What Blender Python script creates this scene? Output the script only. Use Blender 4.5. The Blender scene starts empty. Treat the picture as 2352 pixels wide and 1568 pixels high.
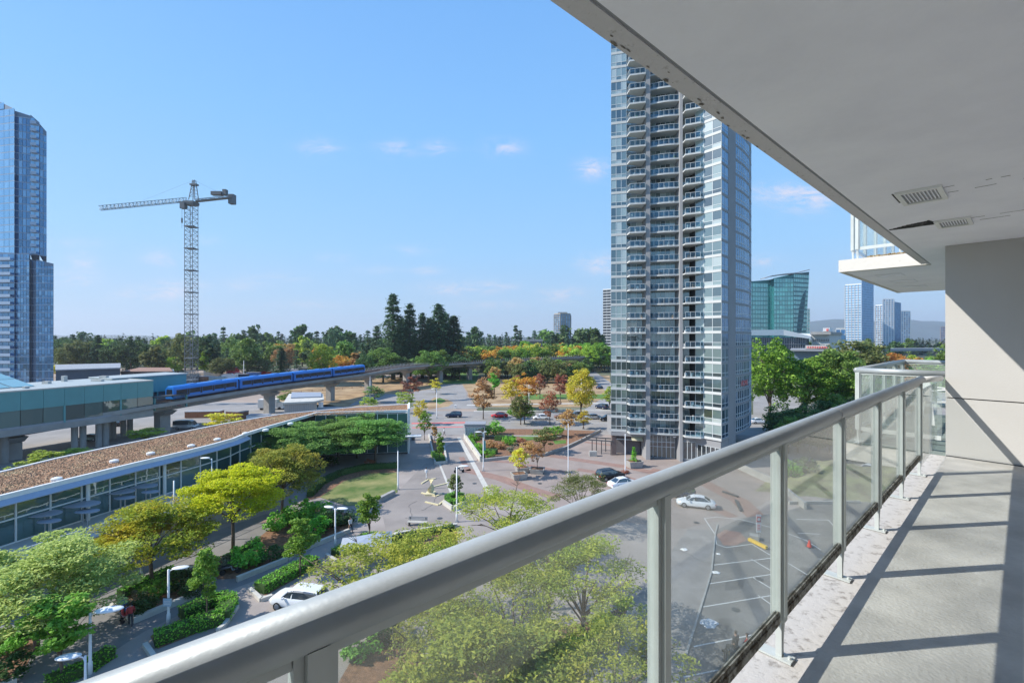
import bpy, bmesh, math, random
import numpy as np
from mathutils import Vector, Matrix
random.seed(7); RNG = np.random.default_rng(7)
R = math.radians
scn = bpy.context.scene
COL = scn.collection
F, HOR, H = 1045.0, 776.0, 22.0        # focal length in units of a 2352 wide picture, horizon row, eye height above the ground

# ---------------------------------------------------------------- camera, world, sun, exposure
cam = bpy.data.cameras.new('camera'); co = bpy.data.objects.new('camera', cam); COL.objects.link(co)
co.location = (0, 0, H); co.rotation_euler = (R(90), 0, 0)
cam.sensor_width = 36; cam.lens = 36 * F / 2352; cam.shift_y = -8 / 2352
cam.clip_start = 0.05; cam.clip_end = 30000
scn.camera = co
SUNV = Vector((1.21, 0.14, -1.0)).normalized()
w = bpy.data.worlds.new('World'); scn.world = w; w.use_nodes = True
nt = w.node_tree; nt.nodes.clear()
def N(nt, t, **k):
    n = nt.nodes.new(t)
    for a, b in k.items(): setattr(n, a, b)
    return n
def L(nt, a, b): nt.links.new(a, b)
def MATH(nt, op, a, b=None, c=None):
    n = N(nt, 'ShaderNodeMath', operation=op)
    for i, x in enumerate((a, b, c)):
        if x is None: continue
        if isinstance(x, (int, float)): n.inputs[i].default_value = x
        else: L(nt, x, n.inputs[i])
    return n.outputs[0]
out = N(nt, 'ShaderNodeOutputWorld'); bg = N(nt, 'ShaderNodeBackground'); sky = N(nt, 'ShaderNodeTexSky')
sky.sky_type = 'NISHITA'; sky.sun_disc = False; sky.sun_elevation = math.asin(-SUNV.z)
sky.sun_rotation = math.atan2(-SUNV.x, -SUNV.y) % (2 * math.pi)
sky.air_density = 1.0; sky.dust_density = 0.3; sky.ozone_density = 2.5; sky.altitude = 0
bg.inputs[1].default_value = 0.15
# thin fair-weather clouds, laid out by direction: u = x/y, v = z/y for the northern half of the sky
tc = N(nt, 'ShaderNodeTexCoord'); sp = N(nt, 'ShaderNodeSeparateXYZ'); L(nt, tc.outputs['Generated'], sp.inputs[0])
yy = MATH(nt, 'MAXIMUM', sp.outputs[1], 0.02)
u = MATH(nt, 'DIVIDE', sp.outputs[0], yy); v = MATH(nt, 'DIVIDE', sp.outputs[2], yy)
cb = N(nt, 'ShaderNodeCombineXYZ'); L(nt, u, cb.inputs[0]); L(nt, v, cb.inputs[1])
mp = N(nt, 'ShaderNodeMapping'); mp.inputs['Scale'].default_value = (9, 26, 1); L(nt, cb.outputs[0], mp.inputs[0])
nz = N(nt, 'ShaderNodeTexNoise'); nz.inputs['Scale'].default_value = 1.6; nz.inputs['Detail'].default_value = 12; nz.inputs['Roughness'].default_value = .72; nz.inputs['Distortion'].default_value = .5
L(nt, mp.outputs[0], nz.inputs[0])
acc = None
CLOUDS = [(735,340,34,15,.5),(912,341,34,14,.5),(1008,340,26,13,.5),(1158,340,36,14,.6),(1362,388,30,17,.8),(1385,608,45,18,.8),
 (1050,662,60,12,.75),(1295,676,45,12,.7),(1150,657,30,9,.5),(395,664,60,14,.7),(180,640,40,16,.5),(190,598,26,15,.5),
 (372,595,36,15,.5),(1850,452,58,24,.95),(1765,440,34,15,.5),(1760,600,30,10,.6),(170,560,50,9,.25),(770,592,30,8,.3),
 (945,575,40,9,.35),(330,680,60,10,.4),(870,622,40,8,.3),(640,637,60,9,.25),(2030,600,60,18,.6),(980,622,30,8,.4),(470,552,30,9,.25),
 (1130,700,60,8,.35),(720,700,80,8,.3),(560,655,60,9,.3),(-120,560,90,22,.6),(2500,420,120,30,.6),(2700,650,200,26,.6),(-500,640,200,26,.6)]
for (cx, cy, a, b, s) in CLOUDS:
    u0 = (cx - 1176) / F; v0 = (HOR - cy) / F
    du = MATH(nt, 'MULTIPLY', MATH(nt, 'SUBTRACT', u, u0), F / a); dv = MATH(nt, 'MULTIPLY', MATH(nt, 'SUBTRACT', v, v0), F / b)
    d2 = MATH(nt, 'ADD', MATH(nt, 'MULTIPLY', du, du), MATH(nt, 'MULTIPLY', dv, dv))
    g = MATH(nt, 'MULTIPLY', MATH(nt, 'EXPONENT', MATH(nt, 'MULTIPLY', d2, -0.7)), s)
    acc = g if acc is None else MATH(nt, 'ADD', acc, g)
wisp = N(nt, 'ShaderNodeMapRange'); wisp.interpolation_type = 'SMOOTHSTEP'; L(nt, nz.outputs[0], wisp.inputs[0]); wisp.inputs[1].default_value = .36; wisp.inputs[2].default_value = .68
den = MATH(nt, 'MULTIPLY', MATH(nt, 'MULTIPLY', acc, wisp.outputs[0]), 0.9)
den = MATH(nt, 'MINIMUM', MATH(nt, 'MAXIMUM', den, 0.0), 0.62)
front = MATH(nt, 'GREATER_THAN', sp.outputs[1], 0.03)
den = MATH(nt, 'MULTIPLY', den, front)
ramp = N(nt, 'ShaderNodeValToRGB'); L(nt, sp.outputs[2], ramp.inputs[0]); re = ramp.color_ramp.elements
SK = [(0.0, (.49, .64, .85)), (.06, (.44, .66, .93)), (.18, (.35, .67, 1.05)), (.40, (.255, .59, 1.08)), (.65, (.18, .47, 1.0)), (1.0, (.10, .30, .8))]
re[0].position = 0; re[0].color = (*SK[0][1], 1); re[1].position = 1; re[1].color = (*SK[-1][1], 1)
for p_, c_ in SK[1:-1]: e_ = re.new(p_); e_.color = (*c_, 1)
rs_ = N(nt, 'ShaderNodeVectorMath', operation='SCALE'); L(nt, ramp.outputs[0], rs_.inputs[0]); rs_.inputs['Scale'].default_value = 4.9
mk = N(nt, 'ShaderNodeMix', data_type='RGBA'); mk.inputs[0].default_value = .9; L(nt, sky.outputs[0], mk.inputs[6]); L(nt, rs_.outputs[0], mk.inputs[7]); skyc = mk.outputs[2]
mx = N(nt, 'ShaderNodeMix', data_type='RGBA'); L(nt, den, mx.inputs[0]); L(nt, skyc, mx.inputs[6]); mx.inputs[7].default_value = (5.0, 4.35, 4.6, 1)
L(nt, mx.outputs[2], bg.inputs[0]); L(nt, bg.outputs[0], out.inputs[0])
sl = bpy.data.lights.new('sun', 'SUN'); sl.energy = 4.9; sl.angle = R(0.53); sl.color = (1, .955, .88)
so = bpy.data.objects.new('sun', sl); COL.objects.link(so); so.location = (-60, -10, 90)
so.rotation_euler = SUNV.to_track_quat('-Z', 'Y').to_euler()
scn.view_settings.view_transform = 'Standard'; scn.view_settings.look = 'None'
scn.view_settings.exposure = 0.42; scn.view_settings.gamma = 1; scn.view_settings.use_curve_mapping = False
scn.cycles.max_bounces = 8; scn.cycles.transparent_max_bounces = 24; scn.cycles.diffuse_bounces = 4; scn.cycles.glossy_bounces = 3
scn.cycles.volume_bounces = 0

# ---------------------------------------------------------------- helpers
def at(x, y, z=0.0):
    Y = F * (H - z) / (y - HOR); return ((x - 1176) / F * Y, Y)
def xw(x, Y): return (x - 1176) / F * Y
def zw(y, Y): return H - (y - HOR) * Y / F

KIDS = {}
class MB:
    def __init__(s): s.v = []; s.f = []; s.m = []
    def add(s, vs, fs, m=0):
        o = len(s.v); s.v += [tuple(p) for p in vs]; s.f += [tuple(i + o for i in f) for f in fs]; s.m += [m] * len(fs); return s
    def box(s, c, d, rz=0, m=0):
        ca, sa = math.cos(rz), math.sin(rz); vs = []
        for z in (-.5, .5):
            for x, y in ((-.5, -.5), (.5, -.5), (.5, .5), (-.5, .5)):
                a, b = x * d[0], y * d[1]; vs.append((c[0] + a * ca - b * sa, c[1] + a * sa + b * ca, c[2] + z * d[2]))
        return s.add(vs, [(3, 2, 1, 0), (4, 5, 6, 7), (0, 1, 5, 4), (1, 2, 6, 5), (2, 3, 7, 6), (3, 0, 4, 7)], m)
    def span(s, a, b, m=0):
        return s.box([(a[i] + b[i]) / 2 for i in range(3)], [abs(b[i] - a[i]) for i in range(3)], 0, m)
    def bar(s, p, q, w, h=None, m=0):
        h = w if h is None else h
        p, q = Vector(p), Vector(q); d = (q - p)
        if d.length < 1e-6: return s
        d.normalize(); up = Vector((0, 0, 1)) if abs(d.z) < .95 else Vector((0, 1, 0))
        x = d.cross(up).normalized() * w / 2; y = x.cross(d).normalized() * h / 2
        vs = [p - x - y, p + x - y, p + x + y, p - x + y, q - x - y, q + x - y, q + x + y, q - x + y]
        return s.add(vs, [(0, 1, 2, 3), (7, 6, 5, 4), (4, 5, 1, 0), (5, 6, 2, 1), (6, 7, 3, 2), (7, 4, 0, 3)], m)
    def tube(s, pts, rad, n=8, m=0, sq=1.0):
        pts = [Vector(p) for p in pts]; K = len(pts); rad = rad if isinstance(rad, (list, tuple)) else [rad] * K
        vs = []; fs = []
        for i, p in enumerate(pts):
            d = (pts[min(i + 1, K - 1)] - pts[max(i - 1, 0)]).normalized()
            up = Vector((0, 0, 1)) if abs(d.z) < .9 else Vector((0, 1, 0))
            x = d.cross(up).normalized(); y = x.cross(d).normalized()
            for k in range(n):
                a = 2 * math.pi * k / n; vs.append(p + x * math.cos(a) * rad[i] + y * math.sin(a) * rad[i] * sq)
        for i in range(K - 1):
            for k in range(n):
                k2 = (k + 1) % n; fs.append((i * n + k, i * n + k2, (i + 1) * n + k2, (i + 1) * n + k))
        fs.append(tuple(range(n))[::-1]); fs.append(tuple((K - 1) * n + k for k in range(n)))
        return s.add(vs, fs, m)
    def prism(s, poly, z0, z1, m=0, mside=None):
        A = sum(poly[i][0] * poly[(i + 1) % len(poly)][1] - poly[(i + 1) % len(poly)][0] * poly[i][1] for i in range(len(poly)))
        if A < 0: poly = poly[::-1]
        n = len(poly); zz = (lambda z, i: z[i] if isinstance(z, (list, tuple)) else z)
        vs = [(p[0], p[1], zz(z0, i)) for i, p in enumerate(poly)] + [(p[0], p[1], zz(z1, i)) for i, p in enumerate(poly)]
        s.add(vs, [tuple(range(n))[::-1], tuple(range(n, 2 * n))], m)
        s.add(vs, [(i, (i + 1) % n, n + (i + 1) % n, n + i) for i in range(n)], m if mside is None else mside); return s
    def quad(s, a, b, c, d, m=0): return s.add([a, b, c, d], [(0, 1, 2, 3)], m)
    def wall(s, p, q, th, z0, z1, m=0):                         # upright slab from p to q (xy), th thick to the left of p->q
        d = Vector((q[0] - p[0], q[1] - p[1])); d.normalize(); n = Vector((-d.y, d.x)) * th
        return s.prism([(p[0], p[1]), (q[0], q[1]), (q[0] + n.x, q[1] + n.y), (p[0] + n.x, p[1] + n.y)], z0, z1, m)
    def mesh(s, name, mats, origin=(0, 0, 0), smooth=False):
        me = bpy.data.meshes.new(name)
        me.from_pydata([(a[0] - origin[0], a[1] - origin[1], a[2] - origin[2]) for a in s.v], [], s.f)
        for mt in (mats if isinstance(mats, (list, tuple)) else [mats]): me.materials.append(mt)
        me.polygons.foreach_set('material_index', s.m)
        if smooth: me.polygons.foreach_set('use_smooth', [True] * len(s.f))
        me.update(); return me
    def build(s, name, mats, parent=None, world=True, smooth=False, kind=None):
        org = parent_loc(parent) if (parent and world) else (0, 0, 0)
        return link(name, s.mesh(name, mats, org, smooth), parent, kind=kind)
def parent_loc(p):
    l = Vector((0, 0, 0))
    while p: l += p.location; p = p.parent
    return l
def adopt(o, parent):
    o.parent = parent; KIDS.setdefault(parent.name, []).append(o)
def link(name, me, parent=None, loc=None, kind=None, rz=0):
    o = bpy.data.objects.new(name, me); COL.objects.link(o)
    if parent: adopt(o, parent)
    if loc is not None: o.location = loc
    if rz: o.rotation_euler = (0, 0, rz)
    if kind: o['kind'] = kind
    return o
def tag(o, label, cat=None, group=None, kind=None):
    if label: o['label'] = label
    if cat: o['category'] = cat
    if group: o['group'] = group
    if kind: o['kind'] = kind
    return o
def thing(name, label, cat, loc=(0, 0, 0), rz=0, group=None):
    o = bpy.data.objects.new(name, None); COL.objects.link(o); o.empty_display_size = .3
    o.location = loc; o.rotation_euler = (0, 0, rz); return tag(o, label, cat, group)
def copy_tree(src, loc=None, rz=None, sc=None, label=None, group=None, parent=None):
    c = src.copy(); COL.objects.link(c)
    if parent: adopt(c, parent)
    if loc is not None: c.location = loc
    if rz is not None: c.rotation_euler = (0, 0, rz)
    if sc is not None: c.scale = sc if isinstance(sc, (tuple, list)) else (sc, sc, sc)
    if label: c['label'] = label
    if group: c['group'] = group
    for ch in list(KIDS.get(src.name, ())): copy_tree(ch, parent=c)
    return c
def setmat(o, idx, m):
    o.material_slots[idx].link = 'OBJECT'; o.material_slots[idx].material = m

# ---------------------------------------------------------------- materials
def new_mat(name):
    m = bpy.data.materials.new(name); m.use_nodes = True
    return m, m.node_tree, m.node_tree.nodes['Principled BSDF']
def mat(name, col, rough=.7, metal=0., var=.12, scale=3., bump=0., bscale=40., spec=.4, col2=None, coord='Object', detail=5):
    m, t, b = new_mat(name); b.inputs['Roughness'].default_value = rough; b.inputs['Metallic'].default_value = metal
    b.inputs['Specular IOR Level'].default_value = spec
    tcx = N(t, 'ShaderNodeTexCoord'); src = tcx.outputs[coord]
    if coord == 'World':
        pass
    if var > 0 or col2:
        n = N(t, 'ShaderNodeTexNoise'); n.inputs['Scale'].default_value = scale; n.inputs['Detail'].default_value = detail; n.inputs['Roughness'].default_value = .6
        L(t, src, n.inputs[0]); r = N(t, 'ShaderNodeValToRGB'); L(t, n.outputs[0], r.inputs[0])
        r.color_ramp.elements[0].position = .32; r.color_ramp.elements[1].position = .68
        c1 = [c * (1 - var) for c in col]; c2 = [min(1, c * (1 + var)) for c in (col2 or col)]
        r.color_ramp.elements[0].color = (*c1, 1); r.color_ramp.elements[1].color = (*c2, 1); L(t, r.outputs[0], b.inputs['Base Color'])
    else: b.inputs['Base Color'].default_value = (*col, 1)
    if bump > 0:
        n2 = N(t, 'ShaderNodeTexNoise'); n2.inputs['Scale'].default_value = bscale; n2.inputs['Detail'].default_value = 6; L(t, src, n2.inputs[0])
        bp = N(t, 'ShaderNodeBump'); bp.inputs['Strength'].default_value = bump; bp.inputs['Distance'].default_value = .02
        L(t, n2.outputs[0], bp.inputs['Height']); L(t, bp.outputs[0], b.inputs['Normal'])
    return m
def leaf_mat(name, cols, patch=.35, pcols=None, trans=.35, pscale=.5):
    """cols: dark, mid, light of single leaves; pcols: a second palette that takes over in patches of the crown"""
    K_ = 1.0 if name in ('sedum_tufts', 'forest') else 1.85
    cols = [[min(.72, q * K_) for q in c] for c in cols]; pcols = pcols and [[min(.7, q * K_) for q in c] for c in pcols]
    m, t, b = new_mat(name); b.inputs['Roughness'].default_value = .6; b.inputs['Specular IOR Level'].default_value = .25
    g = N(t, 'ShaderNodeNewGeometry'); r = N(t, 'ShaderNodeValToRGB'); L(t, g.outputs['Random Per Island'], r.inputs[0])
    e = r.color_ramp.elements; e[0].color = (*cols[0], 1); e[1].color = (*cols[2], 1); k = e.new(.5); k.color = (*cols[1], 1)
    colo = r.outputs[0]
    if pcols:
        r2 = N(t, 'ShaderNodeValToRGB'); L(t, g.outputs['Random Per Island'], r2.inputs[0]); e = r2.color_ramp.elements
        e[0].color = (*pcols[0], 1); e[1].color = (*pcols[2], 1); k = e.new(.5); k.color = (*pcols[1], 1)
        tcx = N(t, 'ShaderNodeTexCoord'); n = N(t, 'ShaderNodeTexNoise'); n.inputs['Scale'].default_value = pscale; n.inputs['Detail'].default_value = 3
        L(t, tcx.outputs['Object'], n.inputs[0]); s = MATH(t, 'MULTIPLY', MATH(t, 'SUBTRACT', n.outputs[0], 1 - patch - .12), 5.0)
        s2 = N(t, 'ShaderNodeClamp'); L(t, s, s2.inputs[0])
        mxx = N(t, 'ShaderNodeMix', data_type='RGBA'); L(t, s2.outputs[0], mxx.inputs[0]); L(t, colo, mxx.inputs[6]); L(t, r2.outputs[0], mxx.inputs[7]); colo = mxx.outputs[2]
    oi = N(t, 'ShaderNodeObjectInfo'); hs = N(t, 'ShaderNodeHueSaturation'); L(t, colo, hs.inputs['Color'])
    L(t, MATH(t, 'ADD', MATH(t, 'MULTIPLY', oi.outputs['Random'], .34), .83), hs.inputs['Value']); L(t, MATH(t, 'ADD', MATH(t, 'MULTIPLY', oi.outputs['Random'], .03), .485), hs.inputs['Hue'])
    L(t, hs.outputs[0], b.inputs['Base Color'])
    tr = N(t, 'ShaderNodeBsdfTranslucent'); L(t, hs.outputs[0], tr.inputs[0]); ms = N(t, 'ShaderNodeMixShader'); ms.inputs[0].default_value = trans
    L(t, b.outputs[0], ms.inputs[1]); L(t, tr.outputs[0], ms.inputs[2]); L(t, ms.outputs[0], t.nodes['Material Output'].inputs[0]); return m
def window_mat(name, stops, gloss=.28, rough=.04, tint=(.75, .88, .95)):
    """opaque coated glazing: random pane tone (curtain, dark room, painted reflection) under a mirror layer"""
    m, t, b = new_mat(name)
    oi = N(t, 'ShaderNodeObjectInfo'); g = N(t, 'ShaderNodeNewGeometry')
    rr = MATH(t, 'FRACT', MATH(t, 'ADD', MATH(t, 'MULTIPLY', oi.outputs['Random'], 7.31), g.outputs['Random Per Island']))
    r = N(t, 'ShaderNodeValToRGB'); r.color_ramp.interpolation = 'CONSTANT'; L(t, rr, r.inputs[0])
    e = r.color_ramp.elements; n = len(stops); e[0].color = (*stops[0], 1); e[0].position = 0; e[1].position = 1 / n; e[1].color = (*stops[1], 1)
    for i in range(2, n): k = e.new(i / n); k.color = (*stops[i], 1)
    L(t, r.outputs[0], b.inputs['Base Color']); b.inputs['Roughness'].default_value = .35
    gl = N(t, 'ShaderNodeBsdfGlossy'); gl.inputs[0].default_value = (*tint, 1); gl.inputs[1].default_value = rough
    fr = N(t, 'ShaderNodeFresnel'); fr.inputs[0].default_value = 1.5
    tcx = N(t, 'ShaderNodeTexCoord'); nn = N(t, 'ShaderNodeTexNoise'); nn.inputs['Scale'].default_value = .55; L(t, tcx.outputs['Object'], nn.inputs[0])
    bp = N(t, 'ShaderNodeBump'); bp.inputs['Strength'].default_value = .12; bp.inputs['Distance'].default_value = .15; L(t, nn.outputs[0], bp.inputs['Height']); L(t, bp.outputs[0], gl.inputs['Normal'])
    fac = MATH(t, 'MINIMUM', MATH(t, 'ADD', MATH(t, 'MULTIPLY', fr.outputs[0], 1.0), gloss), 1.0)
    ms = N(t, 'ShaderNodeMixShader'); L(t, fac, ms.inputs[0]); L(t, b.outputs[0], ms.inputs[1]); L(t, gl.outputs[0], ms.inputs[2])
    L(t, ms.outputs[0], t.nodes['Material Output'].inputs[0]); return m
def clear_glass(name, tint=(.86, .93, .91), dirt=.08, dcol=(.6, .62, .6), scale=3.0, refl=.04):
    m, t, b = new_mat(name); t.nodes.remove(b)
    tr = N(t, 'ShaderNodeBsdfTransparent'); tr.inputs[0].default_value = (*tint, 1); gl = N(t, 'ShaderNodeBsdfGlossy'); gl.inputs[1].default_value = .015
    fr = N(t, 'ShaderNodeLayerWeight'); fr.inputs[0].default_value = .5; ms = N(t, 'ShaderNodeMixShader')
    L(t, MATH(t, 'ADD', MATH(t, 'MULTIPLY', MATH(t, 'POWER', fr.outputs['Facing'], 5.0), .8), refl), ms.inputs[0]); L(t, tr.outputs[0], ms.inputs[1]); L(t, gl.outputs[0], ms.inputs[2])
    df = N(t, 'ShaderNodeBsdfDiffuse'); df.inputs[0].default_value = (*dcol, 1); tcx = N(t, 'ShaderNodeTexCoord'); n = N(t, 'ShaderNodeTexNoise')
    n.inputs['Scale'].default_value = scale; n.inputs['Detail'].default_value = 7; n.inputs['Distortion'].default_value = .6; L(t, tcx.outputs['Object'], n.inputs[0])
    f = MATH(t, 'MULTIPLY', MATH(t, 'MAXIMUM', MATH(t, 'SUBTRACT', n.outputs[0], .28), 0.02), dirt * 4)
    m2 = N(t, 'ShaderNodeMixShader'); L(t, f, m2.inputs[0]); L(t, ms.outputs[0], m2.inputs[1]); L(t, df.outputs[0], m2.inputs[2]); L(t, m2.outputs[0], t.nodes['Material Output'].inputs[0]); return m

M = {}
M['concrete'] = mat('concrete', (.36, .35, .33), .85, var=.15, scale=1.2, bump=.3)
M['paving'] = mat('paving', (.275, .243, .22), .85, var=.17, scale=.2, bump=.2, bscale=20, detail=12)
M['plaza'] = mat('plaza_paving', (.325, .283, .256), .85, var=.17, scale=.16, bump=.2, bscale=20, detail=12)
M['brick'] = mat('brick_paving', (.29, .185, .15), .85, var=.12, scale=1.0)
M['pale'] = mat('pale_concrete', (.52, .50, .45), .8, var=.12, scale=1.0)
M['asphalt'] = mat('asphalt', (.18, .172, .162), .9, var=.24, scale=.35, bump=.2, detail=12)
M['road'] = mat('worn_road', (.285, .268, .252), .9, var=.17, scale=.12, bump=.2, detail=12)
M['mulch'] = mat('mulch', (.22, .12, .07), .95, var=.4, scale=2.5, bump=1, bscale=12)
M['drygrass'] = mat('dry_grass', (.30, .19, .10), .95, var=.25, scale=.15, col2=(.38, .27, .15))
M['lawn'] = mat('lawn', (.07, .16, .025), .95, var=.3, scale=.25, col2=(.12, .2, .04))
M['lawndry'] = mat('patchy_lawn', (.07, .16, .025), .95, var=.25, scale=.25, col2=(.24, .22, .09), bump=.5, bscale=15)
M['land'] = mat('distant_land', (.06, .085, .035), .95, var=.4, scale=.01, col2=(.13, .13, .08))
M['white'] = mat('white_paint', (.78, .78, .76), .45, var=.05)
M['rwhite'] = mat('road_paint', (.62, .62, .60), .7, var=.15, scale=4)
M['rred'] = mat('red_lane', (.68, .16, .15), .8, var=.1)
M['yellow'] = mat('yellow_paint', (.75, .48, .05), .6, var=.1)
M['yellowish'] = mat('cream_edge', (.66, .58, .36), .7, var=.1)
M['grey'] = mat('grey_paint', (.30, .31, .33), .6, var=.06)
M['dgrey'] = mat('dark_metal', (.06, .065, .07), .5, var=.1)
M['black'] = mat('black_rubber', (.02, .02, .022), .7, var=0)
M['bark'] = mat('bark', (.13, .10, .075), .9, var=.3, scale=6, bump=.6, bscale=18)
M['steel'] = mat('galvanised', (.45, .46, .47), .4, .6, var=.08)
M['rail'] = mat('railing_paint', (.50, .53, .51), .42, .1, var=.07, scale=5, spec=.5)
M['railtop'] = mat('handrail_aluminium', (.37, .40, .41), .42, .25, var=.10, scale=4, bump=.04, bscale=60)
M['lampw'] = mat('lamp_white', (.75, .76, .77), .35, var=.04)
M['teal'] = mat('teal_panel', (.10, .30, .31), .35, var=.06, scale=.4, spec=.6)
M['tealroof'] = mat('grey_green_roof', (.36, .40, .40), .6, var=.08, scale=.2)
M['skin'] = mat('skin', (.45, .28, .2), .6, var=0)
M['hair'] = mat('hair', (.04, .025, .02), .7, var=0)
M['darkcloth'] = mat('dark_clothes', (.04, .04, .05), .8, var=.1)
M['redcloth'] = mat('red_clothes', (.45, .06, .06), .8, var=.1)
M['whitecloth'] = mat('white_clothes', (.65, .66, .68), .8, var=.1)
M['bluecloth'] = mat('blue_clothes', (.07, .12, .3), .8, var=.1)
M['tyre'] = mat('tyre', (.025, .025, .026), .8, var=0)
M['rim'] = mat('rim', (.4, .4, .42), .35, .7, var=0)
M['carglass'] = window_mat('car_glass', [(.015, .02, .022), (.03, .035, .04)], .12)
M['headl'] = mat('headlamp', (.7, .7, .68), .2, var=0)
M['tail'] = mat('tail_lamp', (.4, .02, .02), .3, var=0)
for k, c in dict(white=(.78, .79, .8), red=(.55, .02, .03), navy=(.03, .045, .09), silver=(.5, .52, .54), brown=(.28, .14, .09), black=(.025, .025, .028), green=(.2, .27, .26), blue=(.05, .15, .42), grey=(.2, .21, .23)).items():
    M['car_' + k] = mat('car_paint_' + k, c, .25, .1 if k in ('white', 'red') else .45, var=0, spec=.6)
M['twall'] = mat('tower_paint', (.27, .272, .28), .75, var=.06, scale=.4)
M['tband'] = mat('tower_slab_edge', (.53, .54, .53), .65, var=.06, scale=.4)
M['tframe'] = mat('window_frame', (.60, .63, .635), .5, var=.03)
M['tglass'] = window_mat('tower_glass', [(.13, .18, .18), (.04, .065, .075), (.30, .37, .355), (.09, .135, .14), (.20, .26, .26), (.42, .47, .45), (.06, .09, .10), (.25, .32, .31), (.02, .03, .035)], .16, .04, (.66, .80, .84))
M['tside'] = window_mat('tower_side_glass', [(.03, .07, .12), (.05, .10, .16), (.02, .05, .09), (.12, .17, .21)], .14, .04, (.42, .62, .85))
M['railglass'] = clear_glass('tower_balcony_glass', (.52, .66, .74), .05, (.12, .24, .36), .5, .05)
M['glass'] = clear_glass('balcony_glass', (.955, .985, .975), .12, (.60, .64, .62), 1.1, .05)  # milky film: grime together with a painted haze of whitish reflections
M['facade'] = window_mat('teal_shopfront_glass', [(.03, .09, .095), (.045, .12, .125), (.02, .055, .06), (.06, .14, .14), (.035, .10, .10)], .10, .03, (.8, .95, 1))
M['bluetower'] = window_mat('blue_tower_glass', [(.03, .11, .24), (.045, .16, .32), (.02, .075, .18), (.20, .36, .52), (.03, .12, .28), (.09, .24, .42), (.015, .05, .12)], .20, .05, (.35, .66, .98))  # palest pane tone is a reflection painted into the glass colour
M['paletower'] = window_mat('pale_tower_glass', [(.10, .28, .50), (.13, .32, .55), (.17, .37, .6), (.11, .29, .52)], .24, .06, (.5, .78, 1))
M['greentower'] = window_mat('green_tower_glass', [(.04, .26, .25), (.06, .32, .31), (.03, .2, .2), (.08, .38, .35)], .22, .06, (.7, 1, .95))
M['skylight'] = window_mat('skylight_glass', [(.28, .5, .48), (.32, .54, .52), (.25, .46, .45)], .15, .2)
M['deck'] = mat('deck_coating', (.48, .455, .42), .85, var=.20, scale=2.2, detail=12, bump=.35, bscale=45)
M['ceil'] = mat('ceiling_paint', (.90, .90, .97), .85, var=.05, scale=1.6, bump=.22, bscale=24, detail=12)
M['wallp'] = mat('wall_paint', (.48, .47, .45), .85, var=.03, scale=.9, bump=.1, bscale=60)
# ================================================================ THE BALCONY
DX, DY = .748, .6635                      # along the railing; (DY, -DX) points in towards the building
def bal(t, p, h): return (1.282 + DX * t + DY * p, 2.165 + DY * t - DX * p, H + h)
def balxy(t, p): return bal(t, p, 0)[:2]
def bprism(mb, tp, h0, h1, m=0): return mb.prism([balxy(*q) for q in tp], H + h0 if not isinstance(h0, list) else [H + a for a in h0], H + h1, m)
def bbox(mb, t0, t1, p0, p1, h0, h1, m=0): return bprism(mb, [(t0, p0), (t1, p0), (t1, p1), (t0, p1)], h0, h1, m)
DK = -1.60
home = thing('balcony_building', 'concrete building with the sunlit balcony deck, grey soffit and beige end wall', 'building', (*balxy(0, 3), 0))
# stained, worn concrete for the slab edge
def stained(name, base, dark, thr, scale, rough=.9):
    m, t, b = new_mat(name); b.inputs['Roughness'].default_value = rough
    tcx = N(t, 'ShaderNodeTexCoord'); n = N(t, 'ShaderNodeTexNoise'); n.inputs['Scale'].default_value = scale; n.inputs['Detail'].default_value = 9; n.inputs['Roughness'].default_value = .7
    mp = N(t, 'ShaderNodeMapping'); L(t, tcx.outputs['Object'], mp.inputs[0]); L(t, mp.outputs[0], n.inputs[0])
    r = N(t, 'ShaderNodeValToRGB'); L(t, n.outputs[0], r.inputs[0]); e = r.color_ramp.elements
    e[0].position = thr - .06; e[0].color = (*dark, 1); e[1].position = thr + .05; e[1].color = (*base, 1); L(t, r.outputs[0], b.inputs['Base Color'])
    bp = N(t, 'ShaderNodeBump'); bp.inputs['Strength'].default_value = .6; bp.inputs['Distance'].default_value = .015; L(t, n.outputs[0], bp.inputs['Height']); L(t, bp.outputs[0], b.inputs['Normal'])
    return m
M['edgestain'] = stained('stained_slab_edge', (.62, .60, .61), (.34, .32, .31), .36, 20)
M['grimy'] = stained('grimy_rail', (.33, .32, .28), (.09, .075, .055), .50, 22)
M['kerbdeck'] = stained('rough_deck_edge', (.50, .48, .455), (.27, .25, .23), .42, 16)
M['fascia'] = stained('fascia_paint', (.62, .59, .54), (.35, .32, .28), .33, 6)
# ---- deck
d = MB(); bbox(d, -6, 6.12, .07, 3.6, DK - .2, DK); d.build('deck', M['deck'], home)
d = MB(); bbox(d, -6, 6.12, -.20, .068, DK - .2, DK - .004); d.build('deck_edge', M['kerbdeck'], home)
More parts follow.
